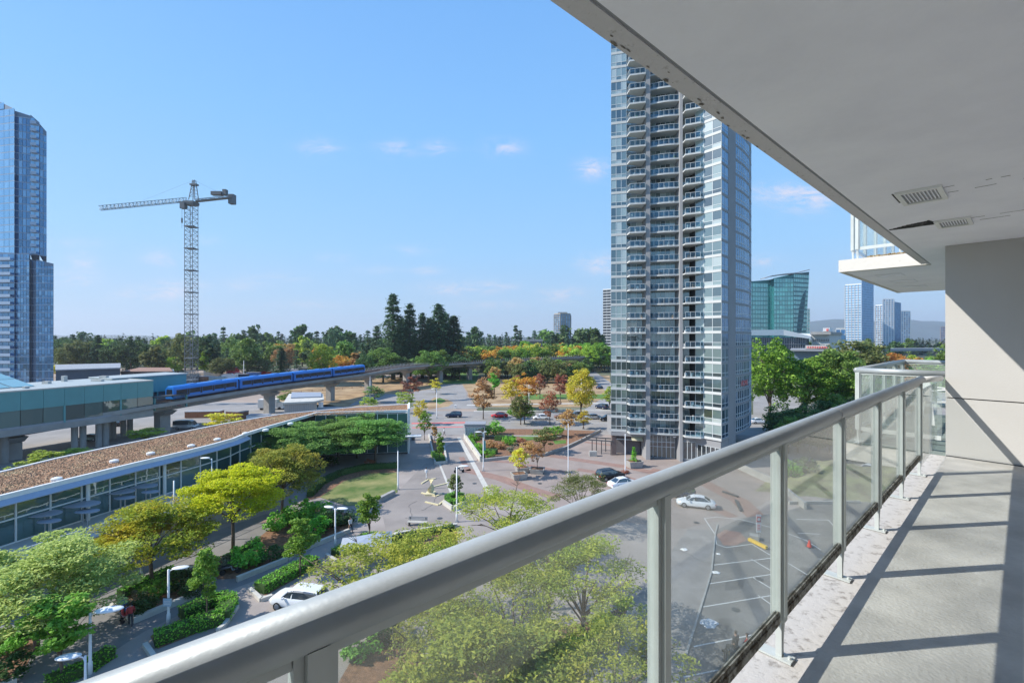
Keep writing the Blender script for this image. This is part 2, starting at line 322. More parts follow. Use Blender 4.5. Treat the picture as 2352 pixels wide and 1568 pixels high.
# ---- soffit of the balcony above, with drip groove along its edge and ragged patches of lost paint
c = MB(); bbox(c, -6, 8.14, -.285, 3.6, 1.25, 1.45); bbox(c, 8.14, 14.0, -1.50, 3.6, 1.252, 1.45); c.build('soffit', M['ceil'], home)
c = MB(); bbox(c, -6, 7.9, -.395, -.30, 1.246, 1.47); c.build('drip_edge', M['edgestain'], home)
c = MB(); bbox(c, -6, 7.9, -.300, -.285, 1.254, 1.46); c.build('drip_groove', M['grey'], home)
c = MB(); bbox(c, 7.98, 8.135, -1.58, -.30, 1.246, 1.47); bbox(c, 8.14, 14.0, -1.58, -1.502, 1.246, 1.47); c.build('neighbour_fascia', M['fascia'], home)
chips = MB()
for i in range(34):
    t = random.choice((random.uniform(-1.6, 7.9), random.uniform(-1.6, .6))); p = -.388 + abs(random.gauss(0, .022)); a = random.uniform(.004, .024); b_ = a * random.uniform(.25, .6)
    pts = [bal(t + a * math.cos(k) * random.uniform(.6, 1.5), max(-.393, p + b_ * math.sin(k) * random.uniform(.5, 1.4)), 1.2435) for k in np.linspace(0, 6.28, 7)[:-1]]
    chips.add(pts, [(5, 4, 3, 2, 1, 0)])
chips.build('peeled_chip', mat('old_concrete', (.20, .18, .16), .95, var=.5, scale=20), home, kind='stuff')
# ---- end wall in two lifts with a recessed joint
wl = MB(); bbox(wl, 6.12, 6.42, .05, 3.6, -.80, 1.248); wl.build('wall_panel', M['wallp'], home)
wl = MB(); bbox(wl, 6.128, 6.42, .053, 3.6, DK, -.815); wl.build('wall_panel', M['wallp'], home)
wl = MB(); bbox(wl, 6.15, 6.40, .07, 3.6, -.815, -.80); wl.build('wall_joint', M['dgrey'], home)
wl = MB(); bbox(wl, 6.105, 6.118, .06, 3.6, DK + .001, DK + .012); wl.build('sealant_line', M['dgrey'], home)  # thin dark strip along the foot of the wall
# ---- rest of the building, out of the picture: it keeps the deck and the soffit lit as they are
wl = MB(); bbox(wl, -6, 6.12, 3.6, 3.9, DK - 3, 6); bbox(wl, -6.3, -6, -.2, 3.9, DK, 1.25); wl.build('rear_wall', mat('rear_wall_paint', (.62, .61, .60), .7, var=.06), home)
# ---- neighbour's slab
d = MB(); bbox(d, 6.13, 10.6, -1.06, 3.6, DK - .02, DK + .0); d.build('neighbour_deck', mat('green_grey_deck', (.20, .235, .21), .85, var=.1, scale=2), home)
d = MB(); bbox(d, 6.125, 10.6, -1.07, .045, DK - .27, DK - .022); d.build('neighbour_slab', M['fascia'], home)
for t in (6.9, 7.5, 8.1, 8.7):
    s_ = MB(); bbox(s_, t, t + .012, -.9, 3.5, DK + .001, DK + .006); s_.build('deck_seam', M['dgrey'], home)
# ---- soffit vents
def vent(t, p, a, b_, hh, grille=True):
    v_ = MB()
    for q in ((t - a, t - a + .045, p - b_, p + b_), (t + a - .045, t + a, p - b_, p + b_), (t - a + .045, t + a - .045, p - b_, p - b_ + .035), (t - a + .045, t + a - .045, p + b_ - .035, p + b_)):
        bbox(v_, *q, hh - .022, hh + .002)
    o = v_.build('ceiling_vent', M['white'], home)
    g = MB(); n = 9
    bbox(g, t - a + .045, t + a - .045, p - b_ + .035, p + b_ - .035, hh - .004, hh + .002, 0)
    for i in range(n):
        pp = p - b_ + .04 + (2 * b_ - .08) * (i + .5) / n; bbox(g, t - a + .05, t + a - .05, pp - .004, pp + .004, hh - .011, hh - .0045, 1)
    g.build('grille', [M['grey'], M['ceil']], o)
vent(2.92, .17, .25, .15, 1.25); vent(4.42, .26, .21, .14, 1.25)
for t, p in ((9.3, -1.02), (10.7, -1.0), (12.3, -1.0)):
    v_ = MB()
    for q in ((t - .27, t - .24, p - .2, p + .2), (t + .24, t + .27, p - .2, p + .2), (t - .24, t + .24, p - .2, p - .18), (t - .24, t + .24, p + .18, p + .2)): bbox(v_, *q, 1.238, 1.25)
    bbox(v_, t - .24, t + .24, p - .18, p + .18, 1.245, 1.2515); v_.build('ceiling_vent', M['ceil'], home)
M['crack'] = mat('crack', (.2, .19, .19), .9, var=.2)
st = MB(); random.seed(3)                                       # black mould streak where the paint has come away, and its smaller neighbour
for (t0, p0, t1, p1, w0, w1) in ((4.36, -.27, 4.30, -.06, .03, .20), (4.30, -.06, 4.27, .08, .20, .24), (4.27, .08, 4.34, .115, .28, .12), (2.72, .0, 2.84, .0, .04, .07), (2.84, .0, 3.06, .0, .07, .03)):
    for k in range(5):
        a, b_ = k / 5, (k + 1.0) / 5
        ta, pa, tb, pb = t0 + (t1 - t0) * a, p0 + (p1 - p0) * a, t0 + (t1 - t0) * b_, p0 + (p1 - p0) * b_
        j = random.uniform(-.006, .006); wa = w0 + (w1 - w0) * a + j; wb = w0 + (w1 - w0) * b_ - j
        bbox(st, min(ta, tb) - wa * .5, max(ta, tb) + wb * .5, min(pa, pb) - .003, max(pa, pb) + .009, 1.2475 - .0003 * k, 1.2555)
st.build('mould_streak', stained('black_mould', (.33, .32, .33), (.008, .008, .009), .62, 18), home, kind='stuff')
for t0, p0 in ((2.8, .32), (3.0, .33), (4.32, .38), (4.5, .39)):
    t, p = t0, p0; cr = MB()
    for k in range(16):
        t2, p2 = t + random.uniform(-.012, .01), p + random.uniform(.03, .07)
        if random.random() < .55: cr.bar(bal(t, p, 1.2485), bal(t2, p2, 1.2485), .0032, .003)
        t, p = t2, p2
    cr.build('crack', M['crack'], home, kind='stuff')
# debris and moss on the neighbour's upper slab edge
moss = MB()
for i in range(260):
    t = 8.05 + random.uniform(-.04, .06); p = random.uniform(-1.15, -.42); a = random.uniform(.006, .02)
    moss.box(bal(t, p, 1.472 + a * .5 + random.uniform(0, .02)), (a * 2, a * 1.3, a), random.uniform(0, 3))
moss.build('leaf_litter', mat('leaf_litter', (.25, .13, .05), .9, var=.5, scale=30, col2=(.35, .27, .14)), home, kind='stuff')

# ---- railings
def railing(name, label, pts, h_base, posts, glass_to=True, group=None, ends=None):
    """pts: list of (t,p) corners; posts: list per leg of distances along the leg"""
    root = thing(name, label, 'railing', bal(pts[0][0], pts[0][1], h_base), 0, group)
    for li in range(len(pts) - 1):
        (ta, pa), (tb, pb) = pts[li], pts[li + 1]
        ln = math.hypot(tb - ta, pb - pa); ut, up_ = (tb - ta) / ln, (pb - pa) / ln; nt_, np_ = -up_, ut   # normal
        def P(s, n, h): return bal(ta + ut * s + nt_ * n, pa + up_ * s + np_ * n, h_base + h)
        def rb(mb, s0, s1, n0, n1, h0, h1, m=0):
            return mb.prism([P(s0, n0, 0)[:2], P(s1, n0, 0)[:2], P(s1, n1, 0)[:2], P(s0, n1, 0)[:2]], H + h_base + h0, H + h_base + h1, m)
        h = MB(); h.tube([P(0, 0, 1.105), P(ln, 0, 1.105)], .041, 28); h.build('handrail', M['railtop'], root, smooth=True)
        ps = posts[li]
        for s in ps:
            b_ = MB(); rb(b_, s - .019, s + .019, -.03, .03, .19, 1.075)
            rb(b_, s - .037, s - .0195, -.016, .016, .20, 1.07); rb(b_, s + .0195, s + .037, -.016, .016, .20, 1.07)
            rb(b_, s - .0195, s + .0195, -.036, -.031, .20, 1.07)
            o = b_.build('post', M['rail'], root)
            f = MB()                                                # tapered foot gusset
            a = P(s - .006, -.03, .26); q = [P(s + e, n, hh) for e in (-.006, .006) for (n, hh) in ((-.030, .30), (.030, .30), (.012, .012), (-.012, .012))]
            f.add(q, [(0, 1, 2, 3), (7, 6, 5, 4), (0, 4, 5, 1), (1, 5, 6, 2), (2, 6, 7, 3), (3, 7, 4, 0)])
            rb(f, s - .016, s + .016, -.014, .014, .011, .19)
            f.build('gusset', M['rail'], o)
            bp_ = MB(); rb(bp_, s - .035, s + .035, -.125 if li == 0 else -.06, .06, .001, .010); 
            for n in (-.10, .045): bp_.tube([P(s, n if li == 0 else n * .5, .010), P(s, n if li == 0 else n * .5, .022)], .009, 6)
            bp_.build('base_plate', M['rail'], o)
        ed = [0] + list(ps) + [ln] if ps[0] > .15 else list(ps) + ([ln] if ln - ps[-1] > .15 else [])
        for s0, s1 in zip(ed[:-1], ed[1:]):
            if s1 - s0 < .15: continue
            g = MB(); rb(g, s0 + .03, s1 - .03, -.004, .004, .225, 1.065); g.build('glass_pane', M['glass'], root)
            br = MB(); rb(br, s0 + .0385, s1 - .0385, -.016, .016, .185, .222); rb(br, s0 + .0385, s1 - .0385, -.010, -.0045, .2225, .245); rb(br, s0 + .0385, s1 - .0385, .0045, .010, .2225, .245)
            br.build('bottom_rail', M['grimy'] if li == 0 and name == 'balcony_railing' else M['rail'], root)
            tr = MB(); rb(tr, s0 + .0385, s1 - .0385, -.012, .012, 1.048, 1.074); tr.build('top_channel', M['rail'], root)
    return root
T0 = -4.6
rr = railing('balcony_railing', 'grey metal railing with clear glass panes running along the near balcony edge', [(T0, -.05), (4.86, -.05)], DK, [[x - T0 for x in (-4.4, -3.27, -2.13, -1.0, .13, 1.26, 2.40, 3.53, 4.68)]])
e = MB(); e.tube([bal(4.86, -.05, DK + 1.10), bal(6.115, .0, DK + 1.05)], .038, 24); e.build('handrail_end', M['white'], rr, smooth=True)
e = MB(); e.tube([bal(1.13, -.05, DK + 1.105), bal(1.145, -.05, DK + 1.105)], .0428, 28); e.build('joint_sleeve', M['steel'], rr, smooth=True)
g = MB(); bbox(g, 4.74, 6.10, -.034, -.028, DK + .12, DK + 1.0); g.build('glass_pane', clear_glass('clean_glass', (.975, .99, .985), .012, (.6, .6, .6), 2, .05), rr)
railing('neighbour_railing', 'white railing with glass panes round the neighbouring balcony past the beige wall', [(6.22, .04), (6.22, -.95), (10.3, -.95), (10.3, 2.6)], DK, [[.97], [.15, 1.1, 2.1, 3.1, 3.98], [.9, 1.9, 2.9]])
railing('upper_neighbour_railing', 'white railing with bluish glass on the slab above the neighbouring balcony', [(8.2, -.36), (8.2, -1.42), (12.5, -1.42)], 1.47, [[.35, .97], [.1, 1.1, 2.1, 3.1, 4.1]])
# white plastic chairs on the neighbour's deck
def deck_chair(t, p, rz, label):
    x, y, z = bal(t, p, DK); r_ = thing('plastic_chair', label, 'chair', (x, y, z), rz, 'plastic chairs on the neighbouring balcony')
    m = MB(); m.box((0, 0, .42), (.44, .42, .03)); m.build('seat', M['white'], r_, world=False)
    m = MB()
    for k in range(5): m.bar((-.18 + k * .09, .2, .44), (-.18 + k * .09, .30, .86), .06, .015)
    m.bar((-.21, .30, .87), (.21, .30, .87), .03, .06); m.build('backrest', M['white'], r_, world=False)
    for sx in (-1, 1):
        m = MB(); m.tube([(sx * .23, -.2, .63), (sx * .24, .05, .65), (sx * .22, .25, .62)], .02, 6); m.build('armrest', M['white'], r_, world=False)
        for sy in (-1, 1):
            m = MB(); m.tube([(sx * .2, sy * .18, .42 if sy > 0 else .63), (sx * .24, sy * .24, 0)], [.018, .022], 6); m.build('leg', M['white'], r_, world=False)
deck_chair(8.7, .55, 2.4, 'white plastic chair on the neighbouring balcony, nearest the beige wall'); deck_chair(9.3, -.25, 1.2, 'white plastic chair standing by the far corner of the neighbouring balcony railing')
# ================================================================ THE CONDOMINIUM TOWER
tow = thing('apartment_tower', 'tall grey and pale green glass apartment tower with stacked balconies and a curved side', 'apartment tower', (30, 85, 0))
NF, FH, Z0 = 30, 2.6, 4.6
def facade(p, q, nx, z0, z1, fr=.05, rows=((0, .30), (.30, 1.)), inset=.06, base=.0):
    """upright glazing between plan points p -> q (outside on the right of p->q); returns frame MB and list of pane MBs"""
    p, q = Vector(p), Vector(q); d = q - p; ln = d.length; d.normalize(); n = Vector((d.y, -d.x))
    fm = MB(); panes = []
    def blk(mb, s0, s1, o0, o1, a, b_, m=0):
        P = [p + d * s0 + n * o0, p + d * s1 + n * o0, p + d * s1 + n * o1, p + d * s0 + n * o1]
        mb.prism([(v_.x, v_.y) for v_ in P], a, b_, m)
    for i in range(nx + 1):
        s = ln * i / nx; s0, s1 = max(0, s - fr / 2), min(ln, s + fr / 2); blk(fm, s0, s1, -.02, .03, z0, z1)
    hz = z1 - z0
    edges = sorted({r[0] for r in rows} | {r[1] for r in rows})
    for e_ in edges:
        zc = z0 + hz * e_; blk(fm, .0, ln, -.018, .024, max(z0, zc - fr / 2) + .001, min(z1, zc + fr / 2) - .001)
    for i in range(nx):
        for r0, r1 in rows:
            g = MB(); a, b_ = ln * i / nx + fr / 2, ln * (i + 1) / nx - fr / 2
            A = p + d * a - n * inset * 0.2; B = p + d * b_ - n * inset * 0.2
            g.quad((A.x, A.y, z0 + hz * r0 + fr / 2), (B.x, B.y, z0 + hz * r0 + fr / 2), (B.x, B.y, z0 + hz * r1 - fr / 2), (A.x, A.y, z0 + hz * r1 - fr / 2)); panes.append(g)
    return fm, panes
# plan points
A0, A1 = (18.5, 85.0), (21.2, 84.3)
SECT = [  # name, p, q, panes across, individual panes?
    ('window', A0, A1, 3, True), ('balcony_window', (21.3, 85.6), (24.3, 84.9), 3, False), ('balcony_window', (25.0, 84.7), (29.9, 83.5), 6, False),
    ('balcony_window', (30.4, 83.2), (32.2, 82.6), 2, False), ('window', (32.35, 80.25), (35.3, 76.65), 3, True), ('side_window', (35.4, 76.75), (37.5, 78.9), 2, True)]
curve = [(40.3, 82.0), (43.1, 84.7), (45.8, 87.9), (48.1, 91.5), (49.9, 95.6), (51.0, 100.0), (51.4, 104.5)]
for i in range(len(curve) - 1): SECT.append(('curved_window', curve[i], curve[i + 1], 4, False))
GZ0, GZ1 = .40, FH - .02
meshes = []
for (nm, p, q, nx, ind) in SECT:
    rows = ((0, .30), (.30, 1.)) if nm != 'balcony_window' else ((0, 1.),)
    fm, panes = facade(p, q, nx, (GZ0 if nm != 'balcony_window' else .12), GZ1, .07 if nm != 'curved_window' else .09, rows)
    meshes.append((nm, fm, panes, ind))
def merge(mbs):
    o = MB()
    for g in mbs: o.add(g.v, g.f, 0)
    return o
org = (30, 85, 0); protos = []
for nm, fm, panes, ind in meshes:
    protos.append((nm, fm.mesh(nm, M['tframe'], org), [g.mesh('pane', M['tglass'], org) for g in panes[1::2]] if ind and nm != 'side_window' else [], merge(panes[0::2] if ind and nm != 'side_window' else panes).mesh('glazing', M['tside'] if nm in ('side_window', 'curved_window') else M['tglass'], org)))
# per-storey slab edge bands and spandrels
bandl = []
for p, q in ((A0, A1), ((32.35, 80.25), (35.3, 76.65))): 
    p, q = Vector(p), Vector(q); d = (q - p).normalized(); n = Vector((d.y, -d.x))
    P = [p - n * .3, q - n * .3, q + n * .06, p + n * .06]; band = MB(); bandl.append((band, 'tband')); band.prism([(v_.x, v_.y) for v_ in P], -.02, .385)
band = MB(); bandl.append((band, 'twall'))
for p, q in [((35.32, 76.67), (37.6, 78.95))] + [(curve[i], curve[i + 1]) for i in range(len(curve) - 1)]:
    p, q = Vector(p), Vector(q); d = (q - p).normalized(); n = Vector((d.y, -d.x))
    P = [p - n * .3, q - n * .3, q + n * .05, p + n * .05]; band.prism([(v_.x, v_.y) for v_ in P], -.02, .385)
for p, q in (((21.3, 85.6), (24.3, 84.9)), ((25.0, 84.7), (29.9, 83.5)), ((30.4, 83.2), (32.2, 82.6))):
    p, q = Vector(p), Vector(q); d = (q - p).normalized(); n = Vector((d.y, -d.x))
    P = [p - n * .3, q - n * .3, q + n * .04, p + n * .04]; band = MB(); bandl.append((band, 'twall')); band.prism([(v_.x, v_.y) for v_ in P], -.03, .115)
band_me = [b_.mesh('slab_band', M[k_], org) for b_, k_ in bandl]
def bow(p, q, k, n):
    p, q = Vector(p), Vector(q); d = (q - p).normalized(); nn = Vector((d.y, -d.x))
    return [tuple(p + (q - p) * (i / n) + nn * k * 4 * (i / n) * (1 - i / n)) for i in range(n + 1)]
BAL = [  # slab outline (front first), rail polyline
    ([(21.25, 84.2), (21.35, 82.6), (24.1, 81.95), (24.25, 84.9)], [(21.37, 84.1), (21.43, 82.68), (24.02, 82.05), (24.1, 83.6)], 1.25),
    (bow((25.0, 82.9), (29.9, 81.4), .35, 6) + [(29.9, 83.5), (25.0, 84.7)], bow((25.0, 83.0), (29.9, 81.5), .35, 6), 0),
    ([(30.35, 83.0), (30.35, 79.75), (32.7, 78.75), (33.4, 79.0), (33.0, 79.5), (32.3, 82.6)], [(30.43, 79.83), (32.68, 78.87), (33.25, 79.1)], 0)]
bal_me = []
for outl, rp, _ in BAL:
    s_ = MB().prism(outl, -.03, .17)
    r_ = MB(); gl = MB()
    for i in range(len(rp) - 1):
        a, b_ = Vector(rp[i]), Vector(rp[i + 1]); ln = (b_ - a).length
        r_.bar((*a, 1.17), (*b_, 1.17), .06, .05); r_.bar((*a, .27), (*b_, .27), .04, .04)
        n = max(1, round(ln / .85))
        for k in range(n + (1 if i == len(rp) - 2 else 0)):
            c_ = a + (b_ - a) * k / n; r_.bar((*c_, .171), (*c_, 1.145), .05)
        gl.wall(tuple(a), tuple(b_), .01, .30, 1.14)
    bal_me.append((s_.mesh('balcony', M['tband'], org), r_.mesh('balcony_rail', M['tframe'], org), gl.mesh('glass_panel', M['railglass'], org)))
for k in range(NF):
    z = Z0 + k * FH
    for bme in band_me: link('slab_band', bme, tow, (0, 0, z))
    for nm, fme, pl, gme in protos:
        o = link(nm, fme, tow, (0, 0, z)); link('glazing', gme, o)
        for pm in pl: link('pane', pm, o)
    for j, (sm, rm, gm) in enumerate(bal_me):
        o = link('balcony', sm, tow, (0, 0, z)); link('balcony_rail', rm, o); link('glass_panel', gm, o)
zt = Z0 + NF * FH
c = MB()
c.prism([(18.7, 85.5), (21.25, 85.0), (21.35, 86.0), (25.0, 85.2), (30.2, 84.0), (32.4, 83.3), (32.6, 80.8), (35.32, 77.1), (37.5, 79.2), (40.2, 82.6)] + [(x - .45, y + .25) for x, y in curve[1:]] + [(46, 110), (26, 108)], Z0 - .1, zt)
c.build('inner_wall', M['dgrey'], tow)
c = MB(); c.prism([(24.25, 82.3), (24.95, 82.1), (25.0, 85.2), (24.3, 85.4)], 0, zt + .5); c.build('concrete_pier', M['twall'], tow)
c = MB(); c.prism([(29.9, 81.0), (30.35, 80.85), (30.4, 84.2), (29.9, 84.3)], 0, zt + .5); c.build('concrete_pier', M['twall'], tow)
c = MB(); c.prism([(37.6, 78.95), (40.3, 81.95), (40.0, 82.4), (37.3, 79.5)], 2.5, zt + .5); c.build('blank_wall', M['twall'], tow)
c = MB(); c.prism([(18.4, 85.1), (21.2, 84.2), (25, 82.6), (30, 80.9), (32.4, 80.2), (35.4, 76.5), (40.4, 81.9)] + curve[1:] + [(46, 110.5), (25.5, 108.5)], zt, zt + 1.2); c.build('roof_parapet', M['tband'], tow)
# ground floor: recessed wall, shopfronts, soffit of the overhanging bay, corner column
c = MB(); c.prism([(25.0, 83.2), (29.88, 81.9), (29.88, 84.2), (25.0, 85.3)], 4.25, Z0 - .03); c.prism([(30.4, 81.2), (32.6, 80.4), (35.3, 76.9), (37.6, 79.0), (40.3, 82.0), (46, 110), (30.4, 108)], 0.0, Z0 - .12)
c.prism([(18.5, 85.0), (21.2, 84.25), (24.3, 83.4), (24.3, 87), (18.7, 88)], Z0 - .75, Z0 - .05); c.prism([(22.6, 86.6), (24.3, 86.2), (24.3, 108), (22.6, 108)], 0, Z0 - .76); c.prism([(24.4, 85.5), (30.3, 84.3), (30.3, 108), (24.4, 108)], 0, Z0 - .13)
c.build('podium_wall', M['twall'], tow)
c = MB(); c.box((19.2, 85.9, 1.95), (.8, .8, 3.85)); c.build('corner_column', mat('brown_column', (.16, .12, .11), .7, var=.1), tow)
c = MB(); c.prism([(19.5, 87.2), (24.2, 86.05), (24.2, 87), (19.7, 88)], 0, 3.6); c.build('side_wall', mat('dark_side_wall', (.14, .13, .14), .8, var=.1), tow)
c = MB(); c.prism([(19.6, 85.3), (24.1, 84.2), (24.2, 84.9), (19.8, 86)], 3.0, 3.12); c.build('entrance_canopy', M['tband'], tow)
c = MB(); c.add([(22.1, 84.6, 3.9), (24.0, 84.1, 3.9), (24.0, 83.3, 3.15), (22.1, 83.8, 3.15), (22.1, 84.6, 3.82), (24.0, 84.1, 3.82), (24.0, 83.35, 3.1), (22.1, 83.85, 3.1)], [(0, 3, 2, 1), (4, 5, 6, 7), (2, 3, 7, 6), (0, 4, 7, 3), (1, 2, 6, 5)]); c.build('awning', mat('cream_awning', (.5, .47, .33), .8, var=.1), tow)
for (p, q, nx, z0, z1, rows) in (((25.2, 83.9), (29.7, 82.8), 6, .1, 4.1, ((0, .5), (.5, .72), (.72, 1))), ((30.5, 81.1), (32.5, 80.35), 3, .5, 3.6, ((0, 1),)), ((32.7, 80.25), (35.2, 77.0), 5, .5, 3.3, ((0, 1),))):
    fm, pn = facade(p, q, nx, z0, z1, .09, rows); o = fm.build('shopfront', M['tframe'], tow)
    for g in pn: g.build('pane', M['carglass'], o)
c = MB(); c.box((29.4, 82.2, 4.3), (.5, .2, .45)); c.build('wall_sign', M['white'], tow)
# window reflection of a red sign, built as solid red letters
cu = bpy.data.curves.new('t', 'FONT'); cu.body = 'HOME'; cu.size = 1.5; cu.extrude = .02; cu.align_x = 'CENTER'
to = bpy.data.objects.new('t', cu); COL.objects.link(to); dg = bpy.context.evaluated_depsgraph_get(); tme = bpy.data.meshes.new_from_object(to.evaluated_get(dg)); bpy.data.objects.remove(to)
pa, pb = Vector(curve[0]), Vector(curve[2]); dd = (pb - pa).normalized(); nn = Vector((dd.y, -dd.x))
Rm = Matrix(((dd.x, 0, nn.x), (dd.y, 0, nn.y), (0, 1, 0))).to_4x4()
mid = (pa + pb) / 2 + nn * .35
tme.transform(Matrix.Translation((mid.x - 30, mid.y - 85, Z0 + 3 * FH + .75)) @ Rm); tme.materials.clear(); tme.materials.append(M['rred'])
link('lettering', tme, tow)
# small things standing on the balconies (chairs, boxes, plants) - counted as one part of the tower each floor
random.seed(11)
for k in range(NF):
    m = MB()
    for (x0, x1, y0, y1) in ((21.7, 23.8, 83.0, 83.8), (25.5, 29.5, 82.8, 83.3), (30.6, 32.4, 80.0, 81.6)):
        for _ in range(random.choice((1, 2, 3))):
            x = random.uniform(x0, x1); y = random.uniform(y0, y1) - (x - 25.5) * .22 * (x0 == 25.5) ; h_ = random.uniform(.35, .95)
            if random.random() < .5:
                m.box((x, y, .18 + h_ * .45), (.42, .42, .05), 0, 0); m.box((x, y + .2, .18 + h_ * .75), (.42, .05, h_ * .6), 0, 0)
                for sx in (-.18, .18): m.box((x + sx, y, .18 + h_ * .22), (.04, .4, h_ * .44), 0, 0)
            else: m.box((x, y, .18 + h_ / 2), (random.uniform(.2, .6), .3, h_), random.random(), 1)
    cc = random.choice(((.6, .58, .55), (.35, .2, .12), (.08, .08, .09), (.5, .5, .5), (.1, .2, .08)))
    o = m.build('balcony_furniture', [M['white'], mat('balcony_clutter', cc, .7, var=.2)], tow, world=False); o.location = (0, 0, Z0 + k * FH)
    for v_ in o.data.vertices: v_.co.x -= 30; v_.co.y -= 85

# ================================================================ OTHER TOWERS
def block_tower(name, label, cat, poly, z0, z1, fh, glassm, bandm, colw=3.0, bh=.5, fr=.35, proud=.25, ind=0, top=None, skip=(), group=None, rows=1, vm=None, root=None):
    """poly: plan of the visible shape, outside on the right; every side gets floors x columns of separate panes in a joined grid"""
    cx = sum(p[0] for p in poly) / len(poly); cy = sum(p[1] for p in poly) / len(poly)
    r_ = root or thing(name, label, cat, (cx, cy, z0), 0, group)
    nfl = max(1, int((z1 - z0) / fh)); fh = (z1 - z0) / nfl
    core = MB().prism([(cx + (p[0] - cx) * .985, cy + (p[1] - cy) * .985) for p in poly], z0, z1); core.build('core', M['dgrey'], r_)
    for k in range(nfl + 1):
        b_ = MB().prism([(cx + (p[0] - cx) * (1 + proud * .02), cy + (p[1] - cy) * (1 + proud * .02)) for p in poly], z0 + k * fh, z0 + k * fh + bh * (1.6 if k == nfl else 1)); b_.build('floor_slab', bandm, r_)
    mull = MB(); glz = MB()
    for i in range(len(poly)):
        if i in skip: continue
        p, q = Vector(poly[i]), Vector(poly[(i + 1) % len(poly)]); d = q - p; ln = d.length; d.normalize(); n = Vector((d.y, -d.x)); nx = max(1, round(ln / colw))
        for j in range(nx + 1):
            c_ = p + d * (ln * j / nx); mull.bar((*(c_ + n * .02), z0), (*(c_ + n * .02), z1), fr, .2)
        for j in range(nx):
            for k in range(nfl):
                for rr_ in range(rows):
                    a = p + d * (ln * j / nx + fr / 2); b2 = p + d * (ln * (j + 1) / nx - fr / 2); za = z0 + k * fh + bh + (fh - bh) * rr_ / rows + .08 * (rr_ > 0); zb = z0 + k * fh + bh + (fh - bh) * (rr_ + 1) / rows
                    glz.quad((a.x, a.y, za), (b2.x, b2.y, za), (b2.x, b2.y, zb), (a.x, a.y, zb))
    mull.build('mullion', vm or bandm, r_, kind='stuff'); glz.build('pane', glassm, r_, kind='stuff')
    return r_
# left: blue glass tower, four facets with a lower wing
YT = 190.0
def X_(x, Y=YT): return xw(x, Y)
lt = thing('glass_tower', 'very tall blue glass tower at the left edge with a lower wing', 'tower', (X_(40), YT + 10, 0))
M['bframe'] = mat('blue_grey_frame', (.16, .22, .30), .5, var=.05)
M['bband'] = mat('pale_blue_band', (.34, .44, .56), .5, var=.05)
random.seed(5)
def lt_facet(x0, x1, y0, y1, z0, z1a, z1b, nx, gm, indiv, fr=.16, bm='bband', fh=3.04, balc=False, bandh=.25):
    p, q = Vector((X_(x0, y0), y0)), Vector((X_(x1, y1), y1)); d = (q - p); ln = d.length; d.normalize(); n = Vector((d.y, -d.x))
    body = MB().prism([(p.x, p.y), (q.x, q.y), (q.x * (YT + 24) / q.y, YT + 24), (p.x * (YT + 24) / q.y, YT + 24)], z0, [z1a, z1b, z1b, z1a] if True else z1a); body.build('facade_bay', M['bframe'], lt)
    k = 0
    while z0 + (k + .6) * fh < max(z1a, z1b):
        za = z0 + k * fh; row = MB(); P = [p - n * .05, q - n * .05, q + n * .1, p + n * .1]
        if za < min(z1a, z1b): row.prism([(v_.x, v_.y) for v_ in P], za, za + bandh); row.build('floor_band', M[bm], lt)
        rest = MB()
        for j in range(nx):
            for (fa, fb) in ((.10, .36), (.40, .98)) if indiv else ((.10, .98),):
                s0, s1 = ln * j / nx + fr / 2, ln * (j + 1) / nx - fr / 2
                top = z1a + (z1b - z1a) * (s0 + s1) / 2 / ln
                A = p + d * s0 + n * .12; B = p + d * s1 + n * .12; u0, u1 = za + fh * fa, za + fh * fb
                if u1 > top: continue
                g = rest if not indiv else MB(); g.quad((A.x, A.y, u0), (B.x, B.y, u0), (B.x, B.y, u1), (A.x, A.y, u1))
                if indiv: g.build('pane', M[gm], lt)
        if rest.v: rest.build('window_strip', M[gm], lt)
        if balc and za < z1a - 3:
            b_ = MB(); P = [p + d * .5 - n * .0, q - d * .5, q - d * .5 + n * 1.3, p + d * .5 + n * 1.3]; b_.prism([(v_.x, v_.y) for v_ in P], za + .3, za + .5)
            P = [p + d * .5 + n * 1.25, q - d * .5 + n * 1.25, q - d * .5 + n * 1.3, p + d * .5 + n * 1.3]; b_.prism([(v_.x, v_.y) for v_ in P], za + .5, za + 1.5); b_.build('balcony', M['bband'], lt)
        k += 1
zs = zw(583, YT); zl = zw(606, YT)
lt_facet(-60, 34, 195, 190, zs, zw(195, 192), zw(251, 190), 8, 'paletower', False)
lt_facet(34, 70, 191, 193, zs, zw(252, 190), zw(258, 190), 4, 'bluetower', False)
lt_facet(70, 91, 192, 193, zs, zw(258, 190), zw(274, 190), 2, 'paletower', False, bm='bband', balc=True)
lt_facet(91, 107, 194, 196, zs, zw(274, 190), zw(288, 190), 2, 'bluetower', False)
lt_facet(-60, 34, 190, 188, -1, zs + 1, zs, 7, 'bluetower', False, balc=True)
lt_facet(34, 68, 188.5, 188.5, -1, zs, zs, 5, 'bluetower', True)
lt_facet(68, 83, 190, 190, -1, zs - 2, zs - 3, 1, 'bluetower', False, fr=3.0)
lt_facet(83, 123, 188, 189.5, -1, zl + 1.5, zl, 6, 'bluetower', True)
